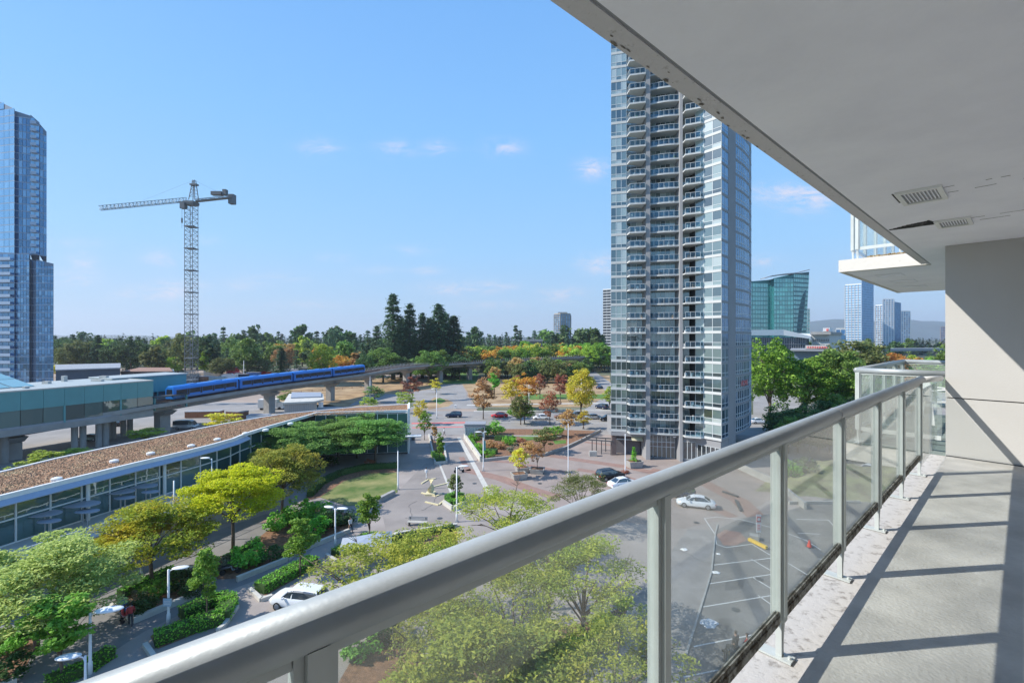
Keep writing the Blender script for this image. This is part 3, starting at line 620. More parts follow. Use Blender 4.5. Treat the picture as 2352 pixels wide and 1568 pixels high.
# right: green tower with sail roof
gt_Y = 400.0
def gp(x, Y): return (xw(x, Y), Y)
def green():
    r_ = thing('green_glass_tower', 'sea green glass office tower with a sail shaped roofline right of the apartment tower', 'tower', (*gp(1790, 415), 0))
    secs = [(1722, 1771, 401, 404, 646, 641, 8), (1771, 1777, 402, 402, 641, 640, 1), (1777, 1822, 400, 399, 640, 631, 7), (1822, 1853, 399, 406, 629, 622, 8)]
    for (x0, x1, y0, y1, ta, tb, nx) in secs:
        p, q = Vector(gp(x0, y0)), Vector(gp(x1, y1)); ln = (q - p).length; d = (q - p).normalized(); n = Vector((d.y, -d.x)); za, zb = zw(ta, 400), zw(tb, 400)
        lean = 2.2 if x0 == 1822 else 0
        body = MB(); body.add([(p.x, p.y, 0), (q.x - lean, q.y, 0), (q.x - lean, 430, 0), (p.x, 430, 0), (p.x, p.y, za), (q.x + lean, q.y, zb), (q.x + lean, 430, zb), (p.x, 430, za)], [(0, 1, 5, 4), (1, 2, 6, 5), (2, 3, 7, 6), (3, 0, 4, 7), (4, 5, 6, 7)])
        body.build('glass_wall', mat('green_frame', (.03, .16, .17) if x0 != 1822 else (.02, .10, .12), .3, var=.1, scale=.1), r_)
        fh = 3.9; nf = int(max(za, zb) / fh); gz = MB(); bd = MB()
        for k in range(nf + 1):
            for j in range(nx):
                s = (j + .5) / nx; top = za + (zb - za) * s; z_ = k * fh
                if z_ + fh * .95 > top: continue
                off = lambda sz, zz_: (lean * 2 * zz_ / max(zb, 1) - lean) * sz
                a = p + d * (ln * (j + .08) / nx) + n * .25; b2 = p + d * (ln * (j + .92) / nx) + n * .25
                u0, u1 = z_ + (.5 if x0 != 1822 else 1.0), z_ + fh * .95
                gz.quad((a.x + off(j / nx, u0), a.y, u0), (b2.x + off((j + 1) / nx, u0), b2.y, u0), (b2.x + off((j + 1) / nx, u1), b2.y, u1), (a.x + off(j / nx, u1), a.y, u1))
            if k * fh < min(za, zb) - 1: bd.bar((p.x, p.y, k * fh), (q.x - lean + 2 * lean * k * fh / zb, q.y, k * fh), .9, .22)
        gz.build('pane', M['greentower'], r_, kind='stuff'); bd.build('floor_band', mat('green_band', (.22, .48, .46), .5, var=0), r_, kind='stuff')
    rf = MB(); pts = [(1752, 639), (1768, 634), (1795, 630), (1826, 627), (1853, 620)]
    for a, b_ in zip(pts[:-1], pts[1:]): rf.bar((*gp(a[0], 402), zw(a[1], 400)), (*gp(b_[0], 402), zw(b_[1], 400)), 8, .7)
    rf.build('roof_canopy', M['grey'], r_)
    return r_
green()
block_tower('apartment_block', 'slim glass block peeping out right behind the green tower', 'building', [gp(1851, 470), gp(1860, 470), gp(1860, 485), gp(1851, 485)], 0, zw(711, 470), 3.2, M['greentower'], M['tband'], 2.0, .7)
M['wband'] = mat('white_band', (.66, .68, .70), .6, var=.04)
t_ = block_tower('white_tower', 'tallest white banded high-rise with a blue right flank, under the neighbouring balcony slab', 'tower', [gp(1941, 560), gp(1979, 548), gp(1979.1, 580), gp(1941, 600)], 0, zw(655, 555), 2.9, M['paletower'], M['wband'], 3.4, .95, 1.3)
block_tower('', '', '', [gp(1979.3, 546), gp(2006, 570), gp(2004, 600), gp(1979.4, 580)], 0, zw(640, 550), 2.9, M['bluetower'], M['bband'], 3.0, .5, .5, root=t_)
t_ = block_tower('white_tower', 'shorter white high-rise with dark window stripes, right of the tallest white one', 'tower', [gp(2011, 620), gp(2028, 612), gp(2028.1, 640), gp(2011, 650)], 0, zw(702, 615), 2.9, M['bluetower'], M['wband'], 3.2, .8, 1.6)
block_tower('', '', '', [gp(2028.3, 606), gp(2053, 604), gp(2053.1, 640), gp(2028.3, 640)], 0, zw(688, 605), 2.9, M['bluetower'], M['wband'], 3.2, .8, 1.8, root=t_)
block_tower('', '', '', [gp(2053.3, 604), gp(2069, 622), gp(2069, 650), gp(2053.4, 640)], 0, zw(694, 605), 2.9, M['bluetower'], M['bframe'], 3.0, .4, .4, root=t_)
block_tower('grey_tower', 'small grey green tower rightmost of the distant high-rises', 'tower', [gp(2070, 700), gp(2091, 700), gp(2091, 730), gp(2070, 730)], 0, zw(716, 700), 3.0, M['bluetower'], M['tband'], 3.5, .9, .8)
ctw = block_tower('concrete_tower', 'lone grey concrete high-rise above the tree line left of the apartment tower', 'tower', [gp(1273, 610), gp(1287, 600), gp(1310, 606), gp(1311, 640), gp(1273, 640)], 0, zw(722, 600), 2.9, M['bluetower'], mat('drab_concrete', (.34, .31, .27), .8, var=.1, scale=.1), 4.0, 1.1, 1.4)
o = MB(); o.prism([gp(1282, 606), gp(1303, 606), gp(1303, 625), gp(1282, 625)], zw(722, 600), zw(716, 600)); o.build('roof_plant_room', M['concrete'], ctw)
block_tower('banded_tower', 'dark tower with white balcony bands just left of the apartment tower', 'tower', [gp(1385, 520), gp(1412, 512), gp(1420, 540), gp(1385, 540)], 0, zw(666, 518), 3.1, mat('dark_window', (.04, .05, .06), .3, var=.2), M['wband'], 5.0, .75, .3, proud=1.5)
block_tower('low_tower', 'pinkish block at the far right beside the beige wall edge', 'building', [gp(2161, 900), gp(2176, 900), gp(2176, 920), gp(2161, 920)], 0, zw(752, 900), 3.2, M['bluetower'], mat('pink_wall', (.5, .36, .32), .8, var=.05), 4.0, 1.2, 1.5)
# podium buildings
pb = thing('podium_building', 'long low building with a white curved roof and dark glass below the green tower', 'building', (*gp(1800, 330), 0))
c = MB().prism([gp(1720, 300), gp(1850, 300), gp(1858, 310), gp(1858, 360), gp(1720, 360)], 0, zw(775, 300)); c.build('glass_wall', mat('dark_blue_glass', (.03, .06, .09), .12, var=.3, scale=.1, spec=.8), pb)
c = MB().prism([gp(1718, 297), gp(1800, 299), gp(1862, 298), gp(1864, 312), gp(1860, 362), gp(1718, 362)], [zw(770, 300), zw(770, 300), zw(778, 300), zw(778, 300), zw(770, 300), zw(766, 300)], [zw(758, 300), zw(757, 300), zw(772, 300), zw(772, 300), zw(764, 300), zw(758, 300)]); c.build('roof', M['white'], pb)
for i in range(26):
    x = 1724 + i * 5.2; m = MB().bar((*gp(x, 299.6), 1), (*gp(x, 299.6), zw(776, 300)), .18); m.build('mullion', M['grey'], pb)
for y in (790, 805, 820): m = MB().bar((*gp(1720, 299.6), zw(y, 300)), (*gp(1850, 299.6), zw(y, 300)), .3, .25); m.build('floor_edge', M['grey'], pb)
pb = thing('office_block', 'white low office block with square windows and a red panel behind the trees', 'building', (*gp(1900, 320), 0))
c = MB().prism([gp(1864, 310), gp(1906, 306), gp(1932, 330), gp(1932, 350), gp(1864, 350)], 0, zw(768, 308)); c.build('wall', M['tband'], pb)
c = MB().prism([gp(1862, 307), gp(1908, 303), gp(1934, 328), gp(1934, 352), gp(1862, 352)], zw(768, 308), zw(762, 308)); c.build('roof', M['concrete'], pb)
c = MB().prism([gp(1890, 306), gp(1906, 305), gp(1912, 320), gp(1890, 320)], zw(761, 308), zw(753, 308)); c.build('roof_plant_room', M['white'], pb)
c = MB().prism([gp(1898, 305.2), gp(1903, 304.8), gp(1903, 305.3), gp(1898, 305.7)], zw(760, 308), zw(755, 308)); c.build('red_panel', M['rred'], pb)
for r_ in range(5):
    for j in range(9):
        x = 1868 + j * 4.2; Y = 309.8 - (x - 1864) / 42 * 4 - .1; z = zw(768, 308) - 3 - r_ * 3.9
        m = MB().quad((xw(x, Y), Y, z - 1.8), (xw(x + 2.8, Y - .27), Y - .27, z - 1.8), (xw(x + 2.8, Y - .27), Y - .27, z), (xw(x, Y), Y, z)); m.build('window', M['carglass'], pb)
block_tower('office_block', 'small glazed block between the white office and the tallest white tower', 'building', [gp(1920, 350), gp(1942, 348), gp(1942, 370), gp(1920, 370)], 0, zw(757, 349), 3.6, M['bluetower'], M['tband'], 3, .8, .6)
sb = thing('shop_pavilion', 'flat grey roofed shop pavilion with a striped band behind the right-hand trees', 'building', (*gp(1880, 260), 0))
c = MB().prism([gp(1824, 262), gp(1905, 255), gp(1915, 275), gp(1824, 280)], 0, zw(806, 258)); c.build('wall', M['bframe'], sb)
c = MB().prism([gp(1815, 258), gp(1915, 250), gp(1922, 280), gp(1818, 285)], zw(806, 256), zw(802, 256)); c.build('roof', M['grey'], sb)
c = MB().prism([gp(1850, 259), gp(1897, 255.6), gp(1900, 270), gp(1850, 272)], zw(801, 256), zw(794, 256)); c.build('upper_band', M['pale'], sb)
for i in range(9): m = MB().box((xw(1856 + i * 4.6, 257.5), 257.6 - i * .3, zw(797.5, 256)), (.7, .5, 1.0)); m.build('red_stripe', M['rred'], sb)
db = thing('flyover', 'dark flat bridge deck crossing behind the trees near the beige wall', 'bridge', (*gp(2130, 300), 0))
c = MB().prism([gp(2045, 300), gp(2130, 310), gp(2300, 330), gp(2300, 342), gp(2130, 322), gp(2045, 312)], zw(806, 305), zw(800, 305)); c.build('bridge_deck', M['grey'], db)
for x in (2080, 2150, 2230): c = MB().box((xw(x, 312), 312, 5.7), (2, 2, 11.4)); c.build('pier', M['concrete'], db)
# grey flat building in the far wood
fb = thing('flat_roofed_house', 'grey flat roofed block half hidden in the wood below the lone high-rise', 'building', (*gp(1230, 420), 0))
c = MB().prism([gp(1205, 420), gp(1245, 420), gp(1245, 440), gp(1205, 440)], 0, zw(784, 420)); c.build('wall', M['grey'], fb)
c = MB().prism([gp(1203, 418), gp(1247, 418), gp(1247, 442), gp(1203, 442)], zw(784, 420), zw(780, 420)); c.build('roof', M['concrete'], fb)
for j in range(8): m = MB().quad((xw(1207 + j * 4.7, 419.9), 419.9, zw(796, 420)), (xw(1210.5 + j * 4.7, 419.9), 419.9, zw(796, 420)), (xw(1210.5 + j * 4.7, 419.9), 419.9, zw(788, 420)), (xw(1207 + j * 4.7, 419.9), 419.9, zw(788, 420))); m.build('window', M['carglass'], fb)
# ================================================================ GUIDEWAY, TRAIN, STATION
def catmull(P, n=8):
    o = []
    for i in range(len(P) - 1):
        p0, p1, p2, p3 = P[max(i - 1, 0)], P[i], P[i + 1], P[min(i + 2, len(P) - 1)]
        for k in range(n):
            t = k / n; o.append(tuple(.5 * (2 * p1[j] + (p2[j] - p0[j]) * t + (2 * p0[j] - 5 * p1[j] + 4 * p2[j] - p3[j]) * t * t + (3 * p1[j] - p0[j] - 3 * p2[j] + p3[j]) * t ** 3) for j in range(len(p1))))
    o.append(tuple(P[-1])); return o
GW = catmull([(-93, 62, 6.3), (-88, 78, 6.3), (-82.3, 90, 6.9), (-77, 101, 7.5), (-69, 128, 8.2), (-62, 151, 8.3), (-54.5, 178, 8.5), (-44, 203, 9.5), (-28, 228, 9.2), (5, 257, 9.6), (46, 286, 10.4), (100, 312, 10.6)], 10)
def frame_at(i):
    p = Vector(GW[i]); q = Vector(GW[min(i + 1, len(GW) - 1)]); o = Vector(GW[max(i - 1, 0)]); d = (q - o); d.z = 0; d.normalize(); return p, d, Vector((-d.y, d.x, 0))   # normal points away from the eye (left/back)
def sweep(i0, i1, prof, mb, m=0):
    rings = []
    for i in range(i0, i1 + 1):
        p, d, n = frame_at(i); rings.append([p + n * a + Vector((0, 0, b_)) for a, b_ in prof])
    K = len(prof); vs = [v_ for r_ in rings for v_ in r_]; fs = []
    for i in range(len(rings) - 1):
        for k in range(K): k2 = (k + 1) % K; fs.append((i * K + k, (i + 1) * K + k, (i + 1) * K + k2, i * K + k2))
    fs.append(tuple(range(K))); fs.append(tuple((len(rings) - 1) * K + k for k in range(K))[::-1]); return mb.add(vs, fs, m)
M['gwconc'] = mat('guideway_concrete', (.33, .315, .295), .85, var=.16, scale=.35, bump=.2)
M['gwdark'] = mat('track_bed', (.15, .11, .09), .9, var=.25, scale=.6)
gw = thing('elevated_guideway', 'long curving elevated concrete rail viaduct on wide piers', 'viaduct', (*GW[30][:2], 0))
prof = [(0, -.75), (0, -.12), (8.4, -.12), (8.4, -.75), (6.4, -1.1), (5.8, -2.1), (2.4, -2.1), (1.8, -1.1)]
n_ = len(GW) - 1
for i in range(0, n_, 5):
    j = min(i + 5, n_); s_ = MB(); sweep(i, j, prof, s_); s_.build('beam_span', M['gwconc'], gw)
    s_ = MB()
    for a in (.001, 8.15): sweep(i, j, [(a, -.119), (a, .06), (a + .25, .06), (a + .25, -.119)], s_)
    s_.build('parapet', M['gwconc'], gw)
    s_ = MB(); sweep(i, j, [(.4, -.119), (.4, -.02), (8.0, -.02), (8.0, -.119)], s_)
    for a in (1.4, 2.85, 5.4, 6.85): sweep(i, j, [(a, -.019), (a, .14), (a + .12, .14), (a + .12, -.019)], s_, 1)
    sweep(i, j, [(3.9, -.019), (3.9, .25), (4.5, .25), (4.5, -.019)], s_, 0)
    s_.build('track', [M['gwdark'], mat('rusty_rail', (.16, .085, .06), .6, .4)], gw)
s_ = MB()
for i in range(62, n_ - 8):
    for f_ in (0, .33, .66):
        p, d, n = frame_at(i); q, _, _ = frame_at(i + 1); c_ = p + (q - p) * f_
        for a in (.12, 4.2, 8.2): s_.box((c_.x + n.x * a, c_.y + n.y * a, c_.z + .6), (.12, .12, .7))
s_.build('fence_post', M['pale'], gw, kind='stuff')
COLS = [(16, 1073, 0), (372, 1003, 1), (617, 950, 2), (755, 930, 2), (847, 907, 2), (932, 890, 2), (1012, 881, 2), (1085, 868, 3), (1200, 862, 2), (1343, 858, 2)]
for (x, y, kind) in COLS:
    # nearest point of the track for this line of sight
    best = min(range(1, n_), key=lambda i: abs(1176 + F * (GW[i][0] + frame_at(i)[2].x * 4.1) / (GW[i][1] + frame_at(i)[2].y * 4.1) - x))
    p, d, n = frame_at(best); c_ = p + n * 4.1; a = math.atan2(d.y, d.x); zt_ = p.z - 2.1
    o = MB().box((c_.x, c_.y, zt_ / 2), (2.3, 2.0, zt_), a).build('pier', M['gwconc'], gw)
    s_ = MB(); e0, e1 = c_ - n * 1.4, c_ + n * 1.4; f0, f1 = c_ - n * 3.2, c_ + n * 3.2
    hw = d * 1.25
    vs = [e0 - hw, e1 - hw, f1 - hw, f0 - hw, e0 + hw, e1 + hw, f1 + hw, f0 + hw]; zs_ = [zt_ - 1.1, zt_ - 1.1, zt_ - .004, zt_ - .004] * 2
    s_.add([(v_.x, v_.y, z_) for v_, z_ in zip(vs, zs_)], [(0, 1, 2, 3), (7, 6, 5, 4), (4, 5, 1, 0), (5, 6, 2, 1), (6, 7, 3, 2), (7, 4, 0, 3)]); s_.build('pier_cap', M['gwconc'], gw)

# train: four coupled cars on the near track
M['trainb'] = mat('train_blue', (.02, .19, .60), .3, var=.04, spec=.6); M['trainw'] = mat('train_window', (.022, .03, .045), .25, var=.3, scale=1.5)
M['trainl'] = mat('train_grey', (.25, .27, .30), .4, var=.05)
def path_at_px(x):
    for i in range(1, n_):
        a, b_ = frame_at(i), frame_at(i + 1) if i + 1 <= n_ else None
        qa = a[0] + a[2] * 2.1; qb = b_[0] + b_[2] * 2.1
        xa, xb = 1176 + F * qa.x / qa.y, 1176 + F * qb.x / qb.y
        if xa <= x < xb: return qa.lerp(qb, (x - xa) / (xb - xa))
    return Vector(GW[20])
tr = thing('commuter_train', 'blue four-car commuter train on the viaduct, just leaving the station', 'train', tuple(path_at_px(390)))
cuts = [(389, 539), (543, 664.5), (668, 756), (758.5, 832)]
for ci, (xa, xb) in enumerate(cuts):
    a, b_ = path_at_px(xa), path_at_px(xb); a.z += .16; b_.z += .16; d = (b_ - a); ln = d.length; d.normalize(); n = Vector((-d.y, d.x, 0)).normalized()
    W = 1.32
    def P(s, o, h): v_ = a + d * s + n * o; return (v_.x, v_.y, v_.z + h)
    prof = [(-W + .12, .35), (-W, .6), (-W, 2.55), (-W + .18, 2.95), (-W + .6, 3.2), (W - .6, 3.2), (W - .18, 2.95), (W, 2.55), (W, .6), (W - .12, .35)]
    body = MB(); K = len(prof); ends = [(0, .92), (.25, 1.0), (ln - .25, 1.0), (ln, .92)]
    vs = []
    for s, sc in ends: vs += [P(s, o_ * sc, 1.7 + (h_ - 1.7) * (sc if h_ > 1.7 else 1)) for o_, h_ in prof]
    fs = []
    for i in range(3):
        for k in range(K): k2 = (k + 1) % K; fs.append((i * K + k, i * K + k2, (i + 1) * K + k2, (i + 1) * K + k))
    fs += [tuple(range(K)), tuple(3 * K + k for k in range(K))[::-1]]
    o = body.add(vs, fs).build('train_car', M['trainb'], tr)
    nw = 5
    for side in (-1,):
        step = (ln - 1.2) / nw
        for k in range(nw):
            s0, s1 = .6 + step * k + .03, .6 + step * (k + 1) - .56
            for (q0, q1, nm) in ((s0, s1, 'window'), (s1 + .05, s1 + .54, 'door')):
                hb = 1.22 if nm == 'window' else .95
                g = MB(); of = side * (W + .012); g.add([P(q0, of, hb), P(q1, of, hb), P(q1, of, 2.32), P(q0, of, 2.32)], [(0, 1, 2, 3)]); g.build(nm, M['trainw'], o)
        g = MB().bar(P(.5, side * (W + .01), .62), P(ln - .5, side * (W + .01), .62), .02, .10); g.build('light_stripe', M['trainl'], o)
    for e_ in ((0, -1), (ln, 1)):
        g = MB(); s = e_[0] + e_[1] * .02; g.add([P(s, -.95, 1.35), P(s, .95, 1.35), P(s, .85, 2.5), P(s, -.85, 2.5)], [(0, 1, 2, 3)]); g.build('end_window', M['trainw'], o)
    g = MB()
    for s in (1.9, ln - 1.9): g.bar(P(s - 1.1, 0, .19), P(s + 1.1, 0, .19), 1.9, .3)
    g.build('bogie', M['dgrey'], o)
    g = MB()
    for s in (ln * .3, ln * .7): g.bar(P(s - .9, 0, 3.24), P(s + .9, 0, 3.24), 1.3, .12)
    g.build('roof_unit', M['trainb'], o)
    if ci < 3: g = MB().bar(P(ln + .03, 0, 1.7), P(ln + .75, 0, 1.75), 1.7, 2.2); g.build('gangway', M['black'], tr)

# station: teal boxes either side of the track, glazed strip, platform slab, sloping skylight
sn = thing('rail_station', 'teal panelled elevated rail station at the left with a flat roof and a sloping skylight', 'station', (-88, 84, 0))
f0, f1 = Vector((-93.3, 63.5)), Vector((-78.2, 99.2)); d = (f1 - f0); ln = d.length; d.normalize(); nb = Vector((-d.y, d.x))     # nb points to the back
def S(s, o, z): v_ = f0 + d * s + nb * o; return (v_.x, v_.y, z)
def sprism(mb, s0, s1, o0, o1, z0, z1, m=0): return mb.prism([S(s0, o0, 0)[:2], S(s1, o0, 0)[:2], S(s1, o1, 0)[:2], S(s0, o1, 0)[:2]], z0, z1, m)
sprism(MB(), -12, ln, -.1, 19, 5.0, 6.1).build('platform_slab', M['gwconc'], sn)
sprism(MB(), -12, ln - .2, .3, 18.5, 12.40, 12.75).build('roof', M['tealroof'], sn)
sprism(sprism(MB(), -12, ln, -.05, .25, 12.62, 12.86), ln - .25, ln, .26, 18.5, 12.62, 12.86).build('roof_edge', M['pale'], sn)
npan = 17; st_ = (ln + 12) / npan
for k in range(npan):
    s0 = -12 + k * st_
    sprism(MB(), s0 + .02, s0 + st_ - .02, 0, .2, 9.3, 12.60).build('wall_panel', M['teal'], sn)
    g = MB(); g.quad(S(s0 + .04, .12, 6.5), S(s0 + st_ - .04, .12, 6.5), S(s0 + st_ - .04, .12, 9.28), S(s0 + .04, .12, 9.28)); g.build('glass_pane', M['facade'], sn)
    if k % 3 == 0: sprism(MB(), s0 - .15, s0 + .15, -.02, .11, 6.1, 9.29).build('teal_post', M['teal'], sn)
sprism(MB(), -12, ln, .0, .3, 6.1, 6.5).build('sill', M['grey'], sn)
sprism(MB(), ln - .2, ln, .3, 7.5, 9.0, 12.6).build('end_wall', M['teal'], sn)
sprism(MB(), -12, ln - .5, 2, 18.4, 6.12, 12.3).build('inner_wall', M['dgrey'], sn)
# second block further along the line, beyond the track
sprism(MB(), ln - 3, ln + 12.5, 9.2, 18.0, 9.2, 12.9).build('wall_panel', M['teal'], sn)
sprism(MB(), ln - 3.2, ln + 12.8, 9.0, 18.2, 12.91, 13.15).build('roof_edge', M['tealroof'], sn)
sprism(MB(), ln - 3, ln + 12, 9.6, 17.6, 6.2, 9.19).build('inner_wall', M['dgrey'], sn)
for k in range(5): m = MB(); m.bar(S(ln + k * 3, 9.3, 6.1), S(ln + k * 3, 9.3, 9.2), .22); m.build('teal_post', M['teal'], sn)
for k in range(6): g = MB(); g.quad(S(ln + 6.0 - k * 1.1, .1, 6.3), S(ln + 7.0 - k * 1.1, .1, 6.3), S(ln + 7.0 - k * 1.1, .1, 8.0), S(ln + 6.0 - k * 1.1, .1, 8.0)); g.build('glass_pane', M['railglass'], sn)
sprism(MB(), ln + .2, ln + 7.3, -.5, 1.5, 8.9, 9.15).build('canopy', M['dgrey'], sn)
for s in (ln + .4, ln + 7.0): m = MB(); m.bar(S(s, .3, 6.1), S(s, .3, 8.9), .35); m.build('teal_post', M['teal'], sn)
# skylight
for r_ in range(2):
    for k in range(7):
        s0 = 22.4 - k * 3.2 - 3.1; s1 = s0 + 3.0; o0, o1 = 7.0 + r_ * 3.2, 10.1 + r_ * 3.2; za, zb = 12.9 + r_ * 1.35, 14.2 + r_ * 1.35; sk = (1.5 * r_, 1.5 * (r_ + 1))
        g = MB(); g.add([S(s0 - sk[0], o0, za), S(s1 - sk[0], o0, za), S(s1 - sk[1], o1, zb), S(s0 - sk[1], o1, zb)], [(0, 1, 2, 3)]); g.build('skylight_pane', M['skylight'], sn)
m = MB(); m.add([S(-1, 6.9, 12.76), S(22.5, 6.9, 12.76), S(19.4, 13.4, 15.45), S(-1, 13.4, 15.45), S(-1, 16, 12.76), S(22.5, 16, 12.76)], [(0, 1, 2, 3), (1, 5, 2), (3, 2, 5, 4)]); m.build('skylight_frame', M['pale'], sn)
for (s, o, w_, h_) in ((26, 12, 1.2, .5), (33, 9, 2.2, .35), (30, 15, .6, 1.2), (36, 13, 1.5, .8), (12, 3, .5, .5), (20, 4, .5, .4)): m = MB(); m.box(S(s, o, 12.75 + h_ / 2), (w_, .8, h_)); m.build('roof_vent', M['pale'], sn)
for (x, y) in ((174, 1020), (186, 1022), (219, 1030), (236, 1030), (279, 1000), (291, 1000), (330, 1003), (343, 1006), (8, 1065)):
    i = min(range(n_), key=lambda i: abs(1176 + F * (GW[i][0] + frame_at(i)[2].x * 2) / (GW[i][1] + frame_at(i)[2].y * 2) - x)); p, dd_, n2 = frame_at(i); c_ = p + n2 * (2.0 if x not in (279, 291, 330, 343) else 9)
    m = MB(); m.tube([(c_.x, c_.y, 0), (c_.x, c_.y, 5.0)], .55, 12); m.build('support_column', M['gwconc'], sn)
# lamps on the station roof
# dark low building behind the station
db = thing('dark_shed', 'long dark blue grey shed behind the station roof', 'building', (*gp(210, 150), 0))
c = MB().prism([gp(128, 140), gp(276, 150), gp(276, 175), gp(128, 165)], 0, zw(848, 146)); c.build('wall', mat('slate_wall', (.07, .09, .12), .6, var=.1), db)
c = MB().prism([gp(127, 139.5), gp(277, 149.5), gp(277, 176), gp(127, 166)], zw(848, 146) + .002, zw(845.5, 146)); c.build('roof_edge', M['grey'], db)
db = thing('brown_roof_shed', 'low shed with a reddish brown roof right of the dark shed', 'building', (*gp(345, 170), 0))
c = MB().prism([gp(278, 170), gp(395, 172), gp(400, 190), gp(300, 190)], 0, zw(856, 171)); c.build('wall', M['grey'], db)
c = MB().prism([gp(278, 169), gp(397, 171), gp(390, 192), gp(320, 192)], zw(856, 171), zw(852, 171)); c.build('roof', mat('brown_roof', (.30, .17, .12), .8, var=.1), db)

# ================================================================ SEDUM ROOF HALL
M['sedum'] = mat('sedum', (.30, .17, .10), .95, var=.35, scale=.7, col2=(.30, .16, .085), bump=1, bscale=8)
hall = thing('sedum_roof_hall', 'long curved glass hall with a brown sedum roof and pale eaves', 'building', (-42, 60, 0))
ZE = 8.0
fr_ = [(-46.4, 34), (-44.8, 39.8), (-43.3, 45), (-41.8, 50), (-40.2, 54.6), (-38.9, 59), (-38.3, 62.5), (-38.6, 66), (-38.2, 71), (-37.2, 77), (-36.6, 80.5)]
rr_ = [(-53.5, 36), (-52.9, 43), (-52.6, 47), (-52.2, 52), (-51, 57), (-49.8, 61), (-48.8, 64.5), (-47.8, 68.5), (-46.3, 73), (-43.6, 79), (-41.5, 82.7)]
s_ = MB()
for i in range(len(fr_) - 1): s_.prism([fr_[i], fr_[i + 1], rr_[i + 1], rr_[i]], ZE - .12, ZE + .18)
s_.prism([fr_[-1], (-36.2, 84.5), (-19.8, 87), (-21.6, 94.8), (-31.3, 90.8), rr_[-1]], ZE - .12, ZE + .18)
s_.build('roof_slab', M['sedum'], hall)
ed = MB()
for pl_, hh in ((fr_ + [(-36.2, 84.5), (-19.8, 87)], .30), (rr_ + [(-31.3, 90.8), (-21.6, 94.8), (-19.8, 87)], .36)):
    for a, b_ in zip(pl_[:-1], pl_[1:]): ed.bar((*a, ZE + .04), (*b_, ZE + .04), .32, hh + .14)
ed.build('roof_edge', M['white'], hall)
# tufts of sedum
vs = []; fs = []
allq = [(fr_[i], fr_[i + 1], rr_[i + 1], rr_[i]) for i in range(len(fr_) - 1)] + [(fr_[-1], (-19.9, 87.2), (-21.6, 94.6), rr_[-1])]
tf = MB()
for q in allq:
    ar = abs((q[1][0] - q[0][0]) * (q[3][1] - q[0][1]) - (q[1][1] - q[0][1]) * (q[3][0] - q[0][0])); 
    for _ in range(int(ar * 34)):
        u_, v_ = random.random() * .94 + .03, random.random()
        x = (q[0][0] * (1 - v_) + q[1][0] * v_) * (1 - u_) + (q[3][0] * (1 - v_) + q[2][0] * v_) * u_; y = (q[0][1] * (1 - v_) + q[1][1] * v_) * (1 - u_) + (q[3][1] * (1 - v_) + q[2][1] * v_) * u_
        a = random.uniform(0, 6.28); r0 = random.uniform(.06, .17); z_ = ZE + .185; h_ = random.uniform(.02, .10)
        tf.add([(x + r0 * math.cos(a), y + r0 * math.sin(a), z_), (x + r0 * math.cos(a + 2.1), y + r0 * math.sin(a + 2.1), z_), (x + r0 * math.cos(a + 4.2), y + r0 * math.sin(a + 4.2), z_), (x, y, z_ + h_)], [(0, 1, 3), (1, 2, 3), (2, 0, 3)])
tf.build('sedum', leaf_mat('sedum_tufts', ((.24, .12, .065), (.33, .18, .10), (.42, .26, .15)), .35, ((.30, .19, .09), (.38, .27, .14), (.46, .35, .2)), .05, .25), hall, kind='stuff')
for (x, y) in ((130, 1107), (262, 1065), (346, 1047), (439, 1029), (499, 1014), (564, 1000), (610, 992), (667, 977)):
    p = at(x, y, ZE); m = MB(); m.tube([(*p, ZE + .18), (*p, ZE + .42), (*p, ZE + .5)], [.42, .42, .2], 10); m.build('roof_dome', M['white'], hall)
# glass front: outward is towards +x; panes in two rows, leaning eave fin in front
def poly_len(pl): return sum(math.dist(a, b_) for a, b_ in zip(pl[:-1], pl[1:]))
def along(pl, s):
    for a, b_ in zip(pl[:-1], pl[1:]):
        l_ = math.dist(a, b_)
        if s <= l_: t = s / l_; return (a[0] + (b_[0] - a[0]) * t, a[1] + (b_[1] - a[1]) * t)
        s -= l_
    return pl[-1]
gl_ = [(x - .7, y) for x, y in fr_]; LN = poly_len(gl_); npn = 19
for i in range(npn):
    a, b_ = along(gl_, LN * i / npn), along(gl_, LN * (i + 1) / npn)
    for (z0, z1) in ((3.55, 5.7), (5.7, ZE - .35)):
        g = MB(); g.quad((*a, z0), (*b_, z0), (*b_, z1), (*a, z1)); g.v = [(x + .02, y, z) for x, y, z in g.v]
        A = Vector(a).lerp(Vector(b_), .03); B = Vector(a).lerp(Vector(b_), .97); g = MB(); g.quad((*A, z0 + .06), (*B, z0 + .06), (*B, z1 - .06), (*A, z1 - .06)); g.build('glass_pane', M['facade'], hall)
    m = MB(); m.bar((a[0] + .06, a[1], 3.5), (a[0] + .06, a[1], ZE - .13), .11); m.build('mullion', M['white'], hall)
for z in (3.52, 5.7, ZE - .32):
    m = MB()
    for i in range(npn): a, b_ = along(gl_, LN * i / npn), along(gl_, LN * (i + 1) / npn); m.bar((a[0] + .05, a[1], z), (b_[0] + .05, b_[1], z), .10, .12)
    m.build('transom', M['white'], hall)
for k in (2, 5, 8): a = along(gl_, LN * (k + .12) / npn); m = MB(); m.tube([(a[0] + .35, a[1], 0), (a[0] + .35, a[1], ZE - .13)], .17, 10); m.build('column', M['white'], hall)
m = MB()
